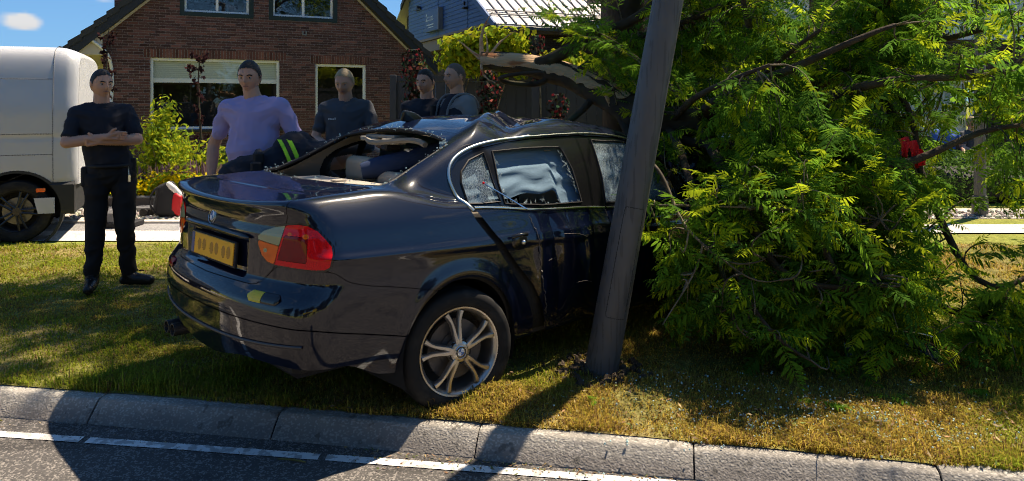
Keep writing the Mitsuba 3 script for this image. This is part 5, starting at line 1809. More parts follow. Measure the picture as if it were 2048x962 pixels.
LOBES = [((2.3, 5.7, 1.2), (1.5, 1.1, 1.1), .28), ((1.85, 4.62, .72), (1.05, .66, .78), .27), ((3.25, 4.95, 1.75), (1.15, .95, .85), .10), ((2.2, 6.0, 2.5), (1.9, 1.1, .95), .24), ((1.32, 6.2, 2.1), (.75, .6, .85), .10), ((3.15, 4.75, .65), (.95, .55, .65), .06), ((2.3, 4.25, .32), (.75, .3, .32), .05)]
allp = np.vstack(limbs)
lt = cKDTree(allp)
twigs, sites = [], []
TRY = 0
while len(twigs) < TWIG_N and TRY < 60000:
    TRY += 1
    c, r, w = LOBES[tg.choice(len(LOBES), p=np.array([l[2] for l in LOBES]) / sum(l[2] for l in LOBES))]
    d = tg.normal(size=3)
    d /= np.linalg.norm(d)
    p = np.array(c) + d * np.array(r) * (tg.random() ** .4 if tg.random() < .8 else tg.uniform(1.0, 1.32))
    if p[2] < .04 or p[1] > 7.2:
        continue
    px_, py_ = 1024 + 1480 * p[0] / p[1], 207 + 1480 * (EYE - p[2]) / p[1]
    if px_ < 1296 and py_ > 212 or px_ < 1040:
        continue
    if 1850 < px_ < 2100 and 225 < py_ < 760 and tg.random() < (.86 if py_ < 480 else .66):     # sparse where the crown ends
        continue
    qs = p - np.array(SUN) * (p @ np.array(SUN))
    if meshkit.noise(qs * 1.9 + 3, 7) < .45 and tg.random() < .85:                                # and along the sun's way through it
        continue
    if 1190 < px_ < 1300 and py_ < 75:
        continue
    if 1040 < px_ < 1310 and abs(py_ - np.interp(px_, [962, 1040, 1130, 1222, 1300], [122, 128, 150, 196, 240])) < 58 and p[1] < 7.1:
        continue
    if abs(px_ - 1826) < 42 and abs(py_ - 300) < 55 and p[1] < 4.95 or abs(px_ - 1892) < 46 and abs(py_ - 290) < 62:
        continue
    if meshkit.noise(p * 2.3 + 5, 3) < .46 and tg.random() < .85:                                 # gaps between the boughs
        continue
    pc_ = (p - CAR_O) @ CAR_R
    if car_f(pc_[None])[0] < .06:
        continue
    dist, i = lt.query(p)
    if dist > 1.25:
        continue
    a = allp[i]
    mid = (a + p) / 2 + [0, 0, .12 * dist] + tg.normal(0, .05, 3)
    end = p + [0, 0, -.04]
    tw = spline([a, mid, p, end + (p - a) * .12], 9)
    twigs.append(tw)
tub = []
fr_list = []
for tw in twigs:
    tub.append(tube(tw, np.linspace(.0065, .0018, len(tw)), 4, False))
    nf = int(tg.integers(7, 12))
    L = np.r_[0, np.cumsum(np.linalg.norm(np.diff(tw, axis=0), axis=1))]
    for k in range(nf):
        s = L[-1] - min(L[-1] * .9, .62) * (k / nf) * tg.uniform(.9, 1.1)
        c = np.array([np.interp(s, L, tw[:, q]) for q in range(3)])
        j = min(len(tw) - 2, max(0, int(np.searchsorted(L, s)) - 1))
        t_ = tw[j + 1] - tw[j]
        t_ /= np.linalg.norm(t_) + 1e-9
        sd = np.cross(t_, [0, 0, 1.0])
        sd /= np.linalg.norm(sd) + 1e-9
        d = t_ * tg.uniform(.3, .9) + sd * (1 if k % 2 else -1) * tg.uniform(.5, 1.1) + [0, 0, tg.uniform(-.42, .32)]
        R = rot_to(d, tg.normal(0, .6))
        fr_list.append((c, R, tg.uniform(.7, 1.4), int(tg.integers(len(FRONDS))), int(tg.choice(3, p=[.46, .30, .24]))))
fr_list = [f for f in fr_list if f[0][2] > .03]
# the largest seen ones are things of their own kind, the rest one mass
dep = np.array([f[0][1] for f in fr_list])
pxs = 1024 + 1480 * np.array([f[0][0] for f in fr_list]) / dep
order = [i for i in np.argsort(dep) if 1290 < pxs[i] < 2040]
near = set(order[:300])
FR_PLY = {}
for i in order[:300]:
    c, R, s, q, col = fr_list[i]
    if (q, col) not in FR_PLY:
        FR_PLY[(q, col)] = mikit.ply(trimesh.Trimesh(*FRONDS[q], process=False), f'leaf_{col}')
    M = np.eye(4)
    M[:3, :3] = R * s
    M[:3, 3] = c
    key = numbered(fallen + '__frond')
    scene[key] = {**FR_PLY[(q, col)], 'to_world': T(M.tolist())}


def bake(lst, cols):
    V, F, C, o = [], [], [], 0
    g = np.random.default_rng(5)
    for c, R, s, q, col in lst:
        v, f = FRONDS[q]
        V.append(v @ (R * s).T + c)
        F.append(f + o)
        o += len(v)
        C.append(np.tile(np.array(cols[col]) * g.uniform(.65, 1.3), (len(v), 1)))
    return trimesh.Trimesh(np.vstack(V), np.vstack(F), process=False), np.vstack(C)


m_, c_ = bake([f for i, f in enumerate(fr_list) if i not in near], LEAF_COLS)
put('foliage', m_, 'leaf_mix', fallen, color=c_, kind='stuff')
put('twigs', cat(tub), 'twig_bark', fallen, smooth=True, kind='stuff')
# a few loose sprigs torn off on the grass
for k_, (x_, y_) in enumerate(((.42, 3.72), (1.55, 3.72), (1.95, 3.82), (2.5, 3.9), (2.95, 4.0))):
    lst = [(np.array([x_, y_, float(mound(np.array([x_]), np.array([y_]))[0]) + .025]), rot_to(np.array([math.cos(a), math.sin(a), .15]), 0), .45 if k_ == 0 else .8, int(tg.integers(len(FRONDS))), 0) for a in tg.uniform(0, 6.28, 3)]
    m_, c_ = bake(lst, LEAF_COLS)
    single('leaf_sprig', m_, 'leaf_mix', ('small green sprig on the dry grass beside the post shadow', 'torn green sprig lying below the fallen crown, leftmost of the row', 'torn green sprig lying below the fallen crown, second in the row', 'torn green sprig lying below the fallen crown, third in the row', 'torn green sprig lying below the fallen crown, rightmost of the row')[k_], 'leaf', color=c_)

# ------------------------------------------------------------------ the tree that still stands behind the car
stand = thing('standing_tree', 'dark upright tree trunk rising out of the picture behind the lamp post', 'tree')
put('trunk', rough_tube(spline([(1.12, 7.75, -.05), (1.10, 7.3, 1.5), (1.08, 7.0, 3.0), (1.08, 7.5, 4.6), (1.0, 8.2, 6.2)], 40), np.linspace(.23, .10, 40), 20, .12, 3), 'bark', stand, smooth=True)
sg_ = np.random.default_rng(19)
st_l = []
for a in np.linspace(0, 2 * np.pi, 9, endpoint=False):
    e = np.array([.9 + 2.3 * math.cos(a), 8.3 + 2.1 * math.sin(a), 6.6 + sg_.uniform(-.8, 1.6)])
    p = spline([(1.1, 7.8, 4.4 + sg_.uniform(0, 1.4)), (np.array([1.05, 8.0, 5.4]) + e) / 2 + [0, 0, .25], e], 14)
    put('limb', tube(p, np.linspace(.07, .015, 14), 7), 'bark', stand, smooth=True)
    st_l.append(p)
stf = []
while len(stf) < STAND_N:
    d = sg_.normal(size=3)
    d /= np.linalg.norm(d)
    p = np.array([.25, 7.9, 7.0]) + d * np.array([2.2, 1.45, 1.6]) * sg_.random() ** .45
    if p[2] < 4.7 or meshkit.noise(p * 1.1, 9) < .5:
        continue
    stf.append((p, rot_to(sg_.normal(size=3) * [1, 1, .4] + [0, 0, -.2], sg_.normal(0, .5)), sg_.uniform(1.2, 2.0), int(sg_.integers(len(FRONDS))), int(sg_.integers(3))))
while len(stf) < STAND_N + 900:  # unseen extra lobe, added to shade the top of the fallen crown
    d = sg_.normal(size=3)
    d /= np.linalg.norm(d)
    p = np.array([3.75, 8.1, 6.3]) + d * np.array([1.7, 1.05, 1.2]) * sg_.random() ** .4
    if meshkit.noise(p * 1.5, 19) < .40:
        continue
    stf.append((p, rot_to(sg_.normal(size=3) * [1, 1, .4] + [0, 0, -.2], sg_.normal(0, .5)), sg_.uniform(1.3, 2.1), int(sg_.integers(len(FRONDS))), int(sg_.integers(3))))
for e in ((3.2, 8.2, 6.1), (4.4, 8.1, 6.5)):  # boughs that carry the added shading lobe
    put('limb', tube(spline([(1.09, 7.6, 4.7), (2.1, 7.9, 5.8), e], 14), np.linspace(.08, .02, 14), 7), 'bark', stand, smooth=True)
m_, c_ = bake(stf, LEAF_COLS)
put('crown', m_, 'leaf_mix', stand, color=c_, kind='stuff')


# ------------------------------------------------------------------ garden plants
def leaf_quads(P, N, size, cols, seed, asp=.5, jit=.5):
    """leaves (two bent triangles each) at the points P, facing roughly along N"""
    g = np.random.default_rng(seed)
    n = len(P)
    nrm = N + g.normal(0, jit, (n, 3))
    nrm /= np.linalg.norm(nrm, axis=1, keepdims=True) + 1e-9
    a = np.cross(nrm, g.normal(size=(n, 3)))
    a /= np.linalg.norm(a, axis=1, keepdims=True) + 1e-9
    b = np.cross(nrm, a)
    s = size * g.uniform(.6, 1.3, n)[:, None]
    v = np.stack([P - a * s, P + b * s * asp + nrm * s * .12, P + a * s, P - b * s * asp + nrm * s * .12], 1).reshape(-1, 3)
    o = np.arange(n)[:, None] * 4
    f = np.concatenate([o + [0, 1, 2], o + [0, 2, 3]], 1).reshape(-1, 3)
    c = np.array(cols)[g.integers(len(cols), size=n)] * g.uniform(.7, 1.25, (n, 1))
    return trimesh.Trimesh(v, f, process=False), np.repeat(c, 4, 0)


def bush_points(n, c, r, seed, lumps=6, shell=.5):
    g = np.random.default_rng(seed)
    cs = np.array(c) + g.normal(0, .42, (lumps, 3)) * np.array(r)
    k = g.integers(lumps, size=n)
    d = g.normal(size=(n, 3))
    d /= np.linalg.norm(d, axis=1, keepdims=True)
    p = cs[k] + d * np.array(r) * .55 * (g.random((n, 1)) ** shell)
    keep = p[:, 2] > .02
    return p[keep], d[keep]


def shrub(key_label, c, r, n, size, cols, seed, stems=7, stem_mat='twig_bark', name='shrub', category='shrub', group=None, lumps=7, asp=.5):
    k = thing(name, key_label, category, group)
    P, N = bush_points(n, c, r, seed, lumps)
    m, cc = leaf_quads(P, N, size, cols, seed, asp)
    put('foliage', m, 'leaf_mix', k, color=cc, kind='stuff')
    g = np.random.default_rng(seed + 1)
    for _ in range(stems):
        e = P[g.integers(len(P))]
        put('stem', tube(spline([(c[0] + g.normal(0, r[0] * .2), c[1] + g.normal(0, r[1] * .2), 0), (np.array([c[0], c[1], e[2] * .5]) + e * [1, 1, 0]) / [2, 2, 1], e], 8), np.linspace(.012, .004, 8), 5), stem_mat, k, smooth=True)
    return k


YG = [(.36, .42, .02), (.28, .38, .03), (.46, .46, .025), (.20, .30, .03)]
shrub('bright yellow-green leafy shrub in the flower bed below the living room window', (-5.36, 11.45, .74), (.50, .42, .72), 2900, .046, YG, 3, 9, lumps=11, asp=.42)
DK = [(.035, .075, .02), (.05, .10, .022), (.025, .05, .018)]
shrub('dark green low shrub at the foot of the brick wall beside the yellow-green shrub', (-4.55, 12.0, .35), (.75, .4, .40), 1500, .045, DK, 4, 4)
gold = thing('golden_ground_plant', 'low plants with yellow flowers along the edge of the flower bed', 'flowers', kind='stuff')
P, N = bush_points(3600, (-5.05, 11.05, .26), (1.25, .22, .22), 6, 16)
m_, cc = leaf_quads(P, N + [0, 0, .8], .036, [(.26, .36, .02), (.18, .30, .03), (.70, .55, .01), (.70, .55, .01)], 6, .6)
put('foliage', m_, 'leaf_mix', gold, color=cc, kind='stuff')
lav = thing('lavender', 'purple flowering spikes behind the yellow flowers', 'flowers', kind='stuff')
lg = np.random.default_rng(8)
Vs, Cs = [], []
for k in range(520):
    x_, y_ = lg.uniform(-6.1, -4.2), lg.uniform(11.15, 11.4)
    h_ = lg.uniform(.35, .75) * (1 - .25 * abs(x_ + 4.9))
    tx, ty = lg.normal(0, .06, 2)
    p = np.array([[x_, y_, 0], [x_ + tx * .5, y_ + ty * .5, h_ * .6], [x_ + tx, y_ + ty, h_]])
    Vs.append(tube(p, [.004, .005, .002], 4, False))
    Cs.append(np.tile([.10, .10, .03], (12, 1)))
    q = np.linspace(p[1], p[2], 5)
    Vs.append(tube(q, [.006, .014, .013, .009, .003], 5, False))
    Cs.append(np.tile(np.array([[.20, .11, .20], [.26, .16, .19], [.30, .20, .15]])[lg.integers(3)] * lg.uniform(.7, 1.2), (25, 1)))
put('spikes', cat(Vs), 'dry_leaf', lav, color=np.vstack(Cs), kind='stuff')
mat('edging_wood', (.07, .06, .055), .8)
bed = thing('bed_edging', 'low dark timber edging with a pale top along the flower bed', 'edging')
for a in np.arange(-7.6, -1.2, 1.6):
    put('plank', box(a, a + 1.595, 10.82, 10.88, -.02, .15, .004), 'edging_wood', bed)
put('capping', box(-7.6, -1.2, 10.80, 10.90, .153, .185, .006), 'lead_grey', bed)
flat('flower_bed', -7.6, -1.2, 10.9, 13.2, -.004, 'soil')


def slim_tree(label, x_, y_, h_, seed, cols):
    k = thing('slim_tree', label, 'tree', 'slim purple trees before the brick house')
    g = np.random.default_rng(seed)
    st = spline([(x_, y_, 0), (x_ + .03, y_, h_ * .35), (x_ - .02, y_, h_ * .7), (x_ + .02, y_, h_)], 16)
    put('trunk', tube(st, np.linspace(.028, .008, 16), 7), 'bark', k, smooth=True)
    P, N = [], []
    for q in range(26):
        t_ = g.uniform(.36, 1.0)
        c = np.array([np.interp(t_ * h_, st[:, 2], st[:, 0]), y_, t_ * h_])
        a = g.uniform(0, 6.28)
        d = np.array([math.cos(a), math.sin(a), g.uniform(.2, .9)]) * g.uniform(.06, .20)
        for s in range(9):
            P.append(c + d * g.uniform(.3, 1) + g.normal(0, .02, 3))
            N.append(d)
    m, cc = leaf_quads(np.array(P), np.array(N), .04, cols, seed, .6, .8)
    put('crown', m, 'leaf_mix', k, color=cc, kind='stuff')


PURP = [(.030, .014, .018), (.045, .020, .022), (.022, .014, .014)]
slim_tree('slim purple-leaved young tree in front of the living room window', -5.0, 11.85, 2.38, 31, PURP)
slim_tree('slim purple-leaved young tree behind the man with crossed arms, near the downpipe', -6.55, 12.0, 2.78, 32, PURP)
# the vine on its trellis between the two houses, red creepers up the posts
mat('fence_dark', (.030, .034, .045), .6)
fence = thing('garden_fence', 'dark board fence with posts between the two houses', 'fence')
for k, a in enumerate(np.arange(-2.2, 2.4, .19)):
    put('board', box(a, a + .182, 14.0, 14.03, .05, 1.95, .004), 'fence_dark', fence)
for a in (-2.3, -.42, .45, 2.42):
    put('post', box(a, a + .12, 13.93, 13.99, 0, 2.08, .006), 'fence_dark', fence)
put('rail', box(-2.3, 2.5, 13.99, 14.06, 1.96, 2.06), 'fence_dark', fence)
vine = thing('climbing_vine', 'yellow-green climbing vine along the top of the dark fence behind the snapped trunk', 'climbing plant')
P, N = bush_points(4600, (-.30, 13.4, 2.42), (1.15, .35, .36), 9, 22)
m_, cc = leaf_quads(P, N + [0, 0, .4], .060, YG + [(.30, .30, .02)], 9, .75)
put('foliage', m_, 'leaf_mix', vine, color=cc, kind='stuff')
for a, b in ((-.36, .6), (.5, .3), (-1.0, -.3)):
    put('stem', tube(spline([(a, 13.88, 0), (a + .05, 13.86, 1.2), ((a + b) / 2, 13.8, 2.3), (b, 13.5, 2.5)], 14), .014, 6), 'twig_bark', vine, smooth=True)
RED = [(.26, .025, .035), (.12, .02, .022), (.30, .09, .08), (.05, .03, .02), (.30, .15, .11)]


def creeper(label, x_, y_, z0, z1, n, seed, w=.16):
    k = thing('red_creeper', label, 'climbing plant', 'red creepers up the posts')
    g = np.random.default_rng(seed)
    put('post', box(x_ - .07, x_ + .07, y_, y_ + .14, 0, z1, .008), 'fence_dark', k)
    z = g.uniform(z0, z1, n)
    a = g.uniform(-2.9, .4, n)
    rr = w * (.5 + meshkit.noise(np.stack([z * 4, 0 * z, 0 * z + seed], -1), 2)) * g.uniform(.55, 1.1, n)
    P = np.stack([x_ + rr * np.cos(a), y_ + .05 + rr * np.sin(a), z], 1)
    N = np.stack([np.cos(a), np.sin(a), 0 * a + .3], 1)
    dark = np.random.default_rng(seed + 9).random(n) < .68
    m, cc = leaf_quads(P, N, .038, RED, seed, .75)
    cc[np.repeat(dark, 4)] *= [.14, .6, .45]
    put('foliage', m, 'leaf_mix', k, color=cc, kind='stuff')
    put('stem', tube(spline([(x_, y_ - .02, 0), (x_ + .04, y_ - .03, (z0 + z1) / 2), (x_ - .02, y_ - .03, z1)], 8), .014, 6), 'twig_bark', k, smooth=True)


creeper('red-leaved creeper up the corner of the brick house, beside its right eaves', -1.66, 12.4, .6, 2.45, 560, 51, .17)
creeper('red-leaved creeper on the post below the splintered end of the trunk', -.40, 12.6, .5, 2.1, 520, 52, .17)
creeper('red-leaved creeper on the post behind the car roof ridge', .78, 12.8, .4, 1.7, 360, 53, .17)
creeper('red-leaved creeper high on the trellis where the vine ends', .42, 13.2, 1.9, 2.75, 200, 54, .14)
# clipped hedge, its dark side, lilac flowers on the right
HG = [(.10, .19, .04), (.13, .22, .05), (.07, .14, .03)]
hedge = thing('clipped_hedge', 'rounded clipped hedge with a pale green top before the dark brick house', 'hedge')
g_ = np.random.default_rng(61)
n_ = 9000
X_ = g_.uniform(6.3, 11.5, n_)
t_ = g_.uniform(-.1, np.pi + .1, n_)
rad_ = 1 + .12 * (meshkit.noise(np.stack([X_ * 2, t_ * 2, 0 * X_], -1), 3) - .5) + g_.normal(0, .03, n_)
P = np.stack([X_, 11.9 - .75 * np.cos(t_) * rad_, .12 + .62 * np.sin(t_) ** .7 * rad_ * np.clip((X_ - 6.1) / .6, .3, 1)] if False else [X_, 11.9 - .75 * np.cos(t_) * rad_, .12 + .62 * np.abs(np.sin(t_)) ** .7 * rad_ * np.clip((X_ - 6.1) / .6, .3, 1)], 1)
N = np.stack([0 * X_, -np.cos(t_), np.sin(t_)], 1)
m_, cc = leaf_quads(P, N, .035, HG, 61, .55, .7)
put('foliage', m_, 'leaf_mix', hedge, color=cc, kind='stuff')
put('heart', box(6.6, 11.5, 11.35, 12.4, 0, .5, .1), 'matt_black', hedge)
shrub('dark shrub under the curtained window behind the two seated people', (4.0, 13.5, .5), (.9, .5, .55), 1500, .05, DK, 14, 4)
shrub('tall dark evergreen at the left end of the dark brick house, behind the fallen crown', (2.6, 13.2, 1.4), (.7, .7, 1.5), 3000, .07, DK, 15, 3)
shrub('dark shrub behind the fallen crown, left of the grey post', (5.3, 11.6, .4), (.7, .5, .4), 1400, .05, [(.06, .10, .03), (.045, .08, .025)], 16, 4)
# ------------------------------------------------------------------ people
mat('skin', tex=lambda p, n, uv: mix((.48, .26, .17), (.54, .31, .21), fbm(p.x * 18, p.y * 18, p.z * 18)), rough=.5, specular=.35)
mat('navy_shirt', (.012, .014, .022), .85)
mat('black_trousers', (.009, .009, .010), .85)
mat('boot_black', (.010, .010, .010), .4)
mat('lilac_shirt', tex=lambda p, n, uv: mix((.31, .265, .48), (.36, .315, .54), fbm(p.x * 9, p.y * 9, p.z * 9)), rough=.85)
mat('charcoal_shirt', (.055, .060, .070), .85)
mat('grey_cloth', (.20, .20, .20), .85)
mat('blue_shirt', (.06, .13, .42), .85)
mat('white_cloth', (.62, .62, .60), .85)
mat('hair_dark', (.014, .011, .009), .6)
mat('hair_grey', (.20, .18, .15), .65)
mat('hair_fair', (.30, .23, .13), .65)
mat('hair_stubble', (.13, .095, .075), .7)
mat('eye_white', (.40, .36, .33), .3)
mat('eye_dark', (.012, .010, .009), .3)
mat('lip', (.30, .13, .11), .5)
mat('hivis', (.36, .72, .015), .55)
mat('silver_tape', (.55, .56, .57), .35)
mat('denim', (.035, .05, .09), .85)


def head_mesh():
    """a head round the origin (middle of the skull), facing +y; about 0.235 m high"""
    m = trimesh.creation.icosphere(4, 1.0)
    v = np.asarray(m.vertices).copy()
    x, y, z = v[:, 0].copy(), v[:, 1].copy(), v[:, 2].copy()
    jaw = np.clip(-z, 0, 1)
    sx = .077 * (1 - .30 * jaw ** 1.6)
    sy = .097 * (1 - .12 * jaw)
    P = np.stack([x * sx, y * sy, z * .118], 1)
    f = np.clip(y, 0, 1)
    g = lambda cx_, cz_, r_: np.exp(-((P[:, 0] - cx_) ** 2 + (P[:, 2] - cz_) ** 2) / r_ ** 2) * (y > 0)
    P[:, 1] += .006 * jaw * f                                             # chin forward
    P[:, 1] += .024 * np.exp(-(P[:, 0] / .011) ** 2) * np.exp(-((P[:, 2] + .022) / .018) ** 2) * (y > 0)      # nose
    P[:, 1] += .010 * np.exp(-(P[:, 0] / .008) ** 2) * np.exp(-((P[:, 2] - .004) / .02) ** 2) * (y > 0)
    for s in (-1, 1):
        P[:, 1] -= .011 * g(s * .031, .004, .017)                         # eye sockets
        P[:, 1] += .006 * g(s * .030, .026, .018)                         # brows
        P[:, 1] += .005 * g(s * .042, -.030, .02)                         # cheeks
    P[:, 1] += .006 * g(0, -.060, .018) - .004 * g(0, -.047, .008)        # lips
    P[:, 1] -= .005 * g(0, -.076, .010)
    P[:, 1] += .006 * g(0, -.096, .016)                                   # chin
    m.vertices = P
    return m


def as_manifold(m):
    return m3.Manifold(m3.Mesh(np.asarray(m.vertices, np.float32), np.asarray(m.faces, np.uint32)))


HEAD = head_mesh()
HAIRLINE = pch((-.1, -.080), (-.045, -.055), (-.018, -.026), (.010, -.022), (.028, .022), (.055, .060), (.085, .074), (.11, .078))
R4 = trimesh.transformations


def hand_bones(w, d, side_v, scale=1.0, curl=.5):
    """chains for a hand at wrist w, pointing along d, its thumb side side_v; palm, four fingers and a thumb"""
    w, d, s = np.array(w, float), np.array(d, float), np.array(side_v, float)
    d /= np.linalg.norm(d)
    s = s - d * (s @ d)
    s /= np.linalg.norm(s)
    n = np.cross(d, s)
    out = [[(w, .026 * scale), (w + d * .045 + s * .018, .022 * scale), (w + d * .085 + s * .025, .017 * scale)], [(w, .024 * scale), (w + d * .045 - s * .016, .021 * scale), (w + d * .082 - s * .024, .016 * scale)],
           [(w + d * .085 + s * .025, .017 * scale), (w + d * .082 - s * .024, .016 * scale)]]
    for k, (o, l) in enumerate(((.027, .070), (.010, .078), (-.008, .072), (-.025, .056))):
        b = w + d * .085 + s * o
        c = curl * (1 + .08 * k)
        d1 = d * math.cos(c * .6) + n * math.sin(c * .6)
        d2 = d * math.cos(c * 1.3) + n * math.sin(c * 1.3)
        d3 = d * math.cos(c * 1.9) + n * math.sin(c * 1.9)
        p1 = b + d1 * l * .48
        p2 = p1 + d2 * l * .3
        p3 = p2 + d3 * l * .22
        out.append([(b, .0095), (p1, .0088), (p2, .008), (p3, .0068)])
    b = w + d * .03 + s * .024
    p1 = b + (d * .5 + s * .75 + n * .25) * .035
    p2 = p1 + (d * .8 + s * .4 + n * .3) * .03
    out.append([(b, .014), (p1, .0115), (p2, .009)])
    return out


def person(key_label, loc, face, J, cloth, hair, head_turn=0.0, head_tilt=0.0, head_lean=0.0, size=1.0, legs=True, group=None, hands=None, bulk=1.0, belly=0.0):
    """J: joints in metres in the body's own frame (x to the image's right when it faces the camera is its left: +x is its LEFT, +y forwards, z up)"""
    k = thing('person', key_label, 'person', group)
    M = R4.translation_matrix(loc) @ R4.rotation_matrix(face, [0, 0, 1]) @ np.diag([size, size, size, 1.0])

    def pp_(name, m, mt, parent=None, sm=True, label=None):
        m = m.copy()
        m.apply_transform(M)
        return put(name, m, mt, parent or k, smooth=sm, label=label)
    A = {q: np.array(p_, float) for q, p_ in J.items() if not q.startswith('hd_')}
    b = bulk
    bones = []
    # the whole figure: trunk, neck, arms, legs, hands, as one skin
    bones.append([(A['pelvis'], .125 * b), (A['waist'], .118 * b + belly * .5), (A['chest'], .128 * b), (A['neck'], .062)])
    for s in ('l', 'r'):
        bones.append([(A['chest'] + [0, 0, .04], .115 * b), (A['sh_' + s], .050 * b)])
        bones.append([(A['sh_' + s], .050 * b), (A['el_' + s], .044 * b), (A['wr_' + s], .029)])
        mid = (A['el_' + s] * .65 + A['wr_' + s] * .35)
        bones.append([(A['el_' + s], .043 * b), (mid, .044 * b), (A['wr_' + s], .029)])
        if 'hd_' + s in J:
            d_, t_, c_ = J['hd_' + s]
            bones += hand_bones(A['wr_' + s], d_, t_, 1.0, c_)
        if legs:
            bones.append([(A['hip_' + s], .092 * b), (A['kn_' + s], .058), (A['an_' + s], .040)])
            bones.append([(A['an_' + s], .042), (A['an_' + s] + A['ft_' + s] * .6 - [0, 0, .045], .036), (A['an_' + s] + A['ft_' + s] - [0, 0, .055], .028)])
    bones.append([(A['neck'] - [0, 0, .06], .066), (A['head'] + [0, -.012, -.07], .056)])
    parts_ = []
    for ch in bones:
        bs = [ball(p_, r_, 16) for p_, r_ in ch]
        parts_ += [m3.Manifold.batch_hull([p_, q_]) for p_, q_ in zip(bs, bs[1:])]
    HM = R4.translation_matrix(A['head']) @ R4.rotation_matrix(head_turn, [0, 0, 1]) @ R4.rotation_matrix(head_tilt, [1, 0, 0]) @ R4.rotation_matrix(head_lean, [0, 1, 0])
    hm = HEAD.copy()
    hm.apply_transform(HM)
    for s in (-1, 1):                    # ears
        e = np.array([[s * .074, -.004, -.004]])
        ear = m3.Manifold.sphere(1.0, 16).scale((.010, .019, .031))
        me = to_mesh(ear)
        me.apply_translation(e[0])
        me.apply_transform(HM)
        parts_.append(as_manifold(me))
    body = m3.Manifold.batch_boolean(parts_, m3.OpType.Add)
    mb = to_mesh(body.refine_to_length(.022))
    trimesh.smoothing.filter_taubin(mb, iterations=6)
    full = to_mesh(as_manifold(mb) + as_manifold(hm)) if True else mb
    bk = pp_('body', full, 'skin')
    for s in (-1, 1):
        e = to_mesh(m3.Manifold.sphere(.0105, 18))
        e.apply_translation([s * .031, .0745, .003])
        e.apply_transform(HM)
        pp_('eye', e, 'eye_white', bk)
        e = to_mesh(m3.Manifold.sphere(.0060, 14))
        e.apply_translation([s * .031, .0812, .003])
        e.apply_transform(HM)
        pp_('iris', e, 'eye_dark', bk)
        br = tube(spline([(s * .016, .094, .021), (s * .031, .095, .026), (s * .048, .083, .020)], 8), .0042, 5)
        br.apply_transform(HM)
        pp_('eyebrow', br, hair[0] if hair else 'hair_dark', bk)
    li = tube(spline([(-.022, .087, -.057), (0, .0985, -.0555), (.022, .087, -.057)], 9), [.001, .0025, .0035, .004, .004, .004, .0035, .0025, .001], 6)
    li.apply_transform(HM)
    pp_('mouth', li, 'lip', bk)
    if hair:
        hv = HEAD.copy()
        vv_ = np.asarray(hv.vertices)
        nn_ = vv_ / np.linalg.norm(vv_, axis=1, keepdims=True)
        line = hair[1]
        th = hair[2]
        edge_ = HAIRLINE(vv_[:, 1]) + (line - .035) * (vv_[:, 1] > 0)
        s_ = vv_[:, 2] - edge_
        noise_ = meshkit.noise(vv_ * 130, 2)
        v2, f2 = clip(vv_ + nn_ * (th + th * .6 * (noise_[:, None] - .5)), np.asarray(hv.faces), s_ + .022 * (noise_ - .5))
        hh = trimesh.Trimesh(v2, f2, process=False)
        hh.apply_transform(HM)
        pp_('hair', hh, hair[0], bk)

    def garment(name, chains, mt, wr=.006, seed=0, ref=.015):
        ps_ = []
        for ch in chains:
            bs = [ball(p_, r_, 20) for p_, r_ in ch]
            ps_ += [m3.Manifold.batch_hull([p_, q_]) for p_, q_ in zip(bs, bs[1:])]
        m = to_mesh(m3.Manifold.batch_boolean(ps_, m3.OpType.Add).refine_to_length(ref))
        trimesh.smoothing.filter_taubin(m, iterations=10)
        v_ = np.asarray(m.vertices)
        n_ = np.asarray(m.vertex_normals)
        q = v_ * [9, 9, 15]
        w_ = .5 - np.abs(meshkit.noise(q * [.7, .7, .8] + meshkit.noise(v_ * 4, seed)[:, None] * 3, seed) - .5) * 2.2 - .25
        m.vertices = v_ + n_ * (w_ * 2 * wr)[:, None]
        return pp_(name, m, mt)
    top, bottom, shoe = cloth['top'], cloth.get('bottom'), cloth.get('shoe')
    ch = [[(A['pelvis'] + [0, 0, .03], .140 * b + belly * .3), (A['waist'] + [0, belly * .35, 0], .136 * b + belly * .62), (A['chest'], .142 * b + belly * .15), (A['chest'] + [0, 0, .07], .130 * b), (A['neck'] + [0, -.005, -.045], .090), (A['neck'] + [0, 0, -.02], .074)]]
    for s in ('l', 'r'):
        sgn = 1 if A['sh_' + s][0] > A['neck'][0] else -1
        ch.append([(A['pelvis'] + [sgn * .065, 0, .03], .115 * b + belly * .2), (A['waist'] + [sgn * .055, belly * .3, 0], .115 * b + belly * .5), (A['chest'] + [sgn * .06, 0, 0], .115 * b), (A['sh_' + s], .064 * b)])
        ch.append([(A['neck'] + [0, 0, -.04], .078), (A['sh_' + s] + [0, 0, .0], .067 * b)])
        ch.append([(A['chest'] + [sgn * .05, .012, .06], .115 * b), (A['sh_' + s] + [0, 0, .0], .067 * b), (A['neck'] + [0, .01, -.06], .085)])
        slv = cloth.get('sleeve', .62)
        e = A['sh_' + s] + (A['el_' + s] - A['sh_' + s]) * min(slv, 1)
        if slv <= 1:
            ch.append([(A['sh_' + s], .067 * b), (e, .060 * b)])
        else:
            ch.append([(A['sh_' + s], .074 * b), (A['el_' + s], .058 * b), (A['wr_' + s], .044)])
    tk = garment(cloth.get('top_name', 'shirt'), ch, top, cloth.get('wr', .008), 3)
    col = [A['neck'] + np.array([.066 * math.cos(a), .062 * math.sin(a) + .006, -.004 - .022 * max(0, math.sin(a))]) for a in np.linspace(-np.pi * .5 + .0, np.pi * 1.5, 26)]
    pp_('collar', tube(col, .013, 7, False), cloth.get('collar', top), tk)
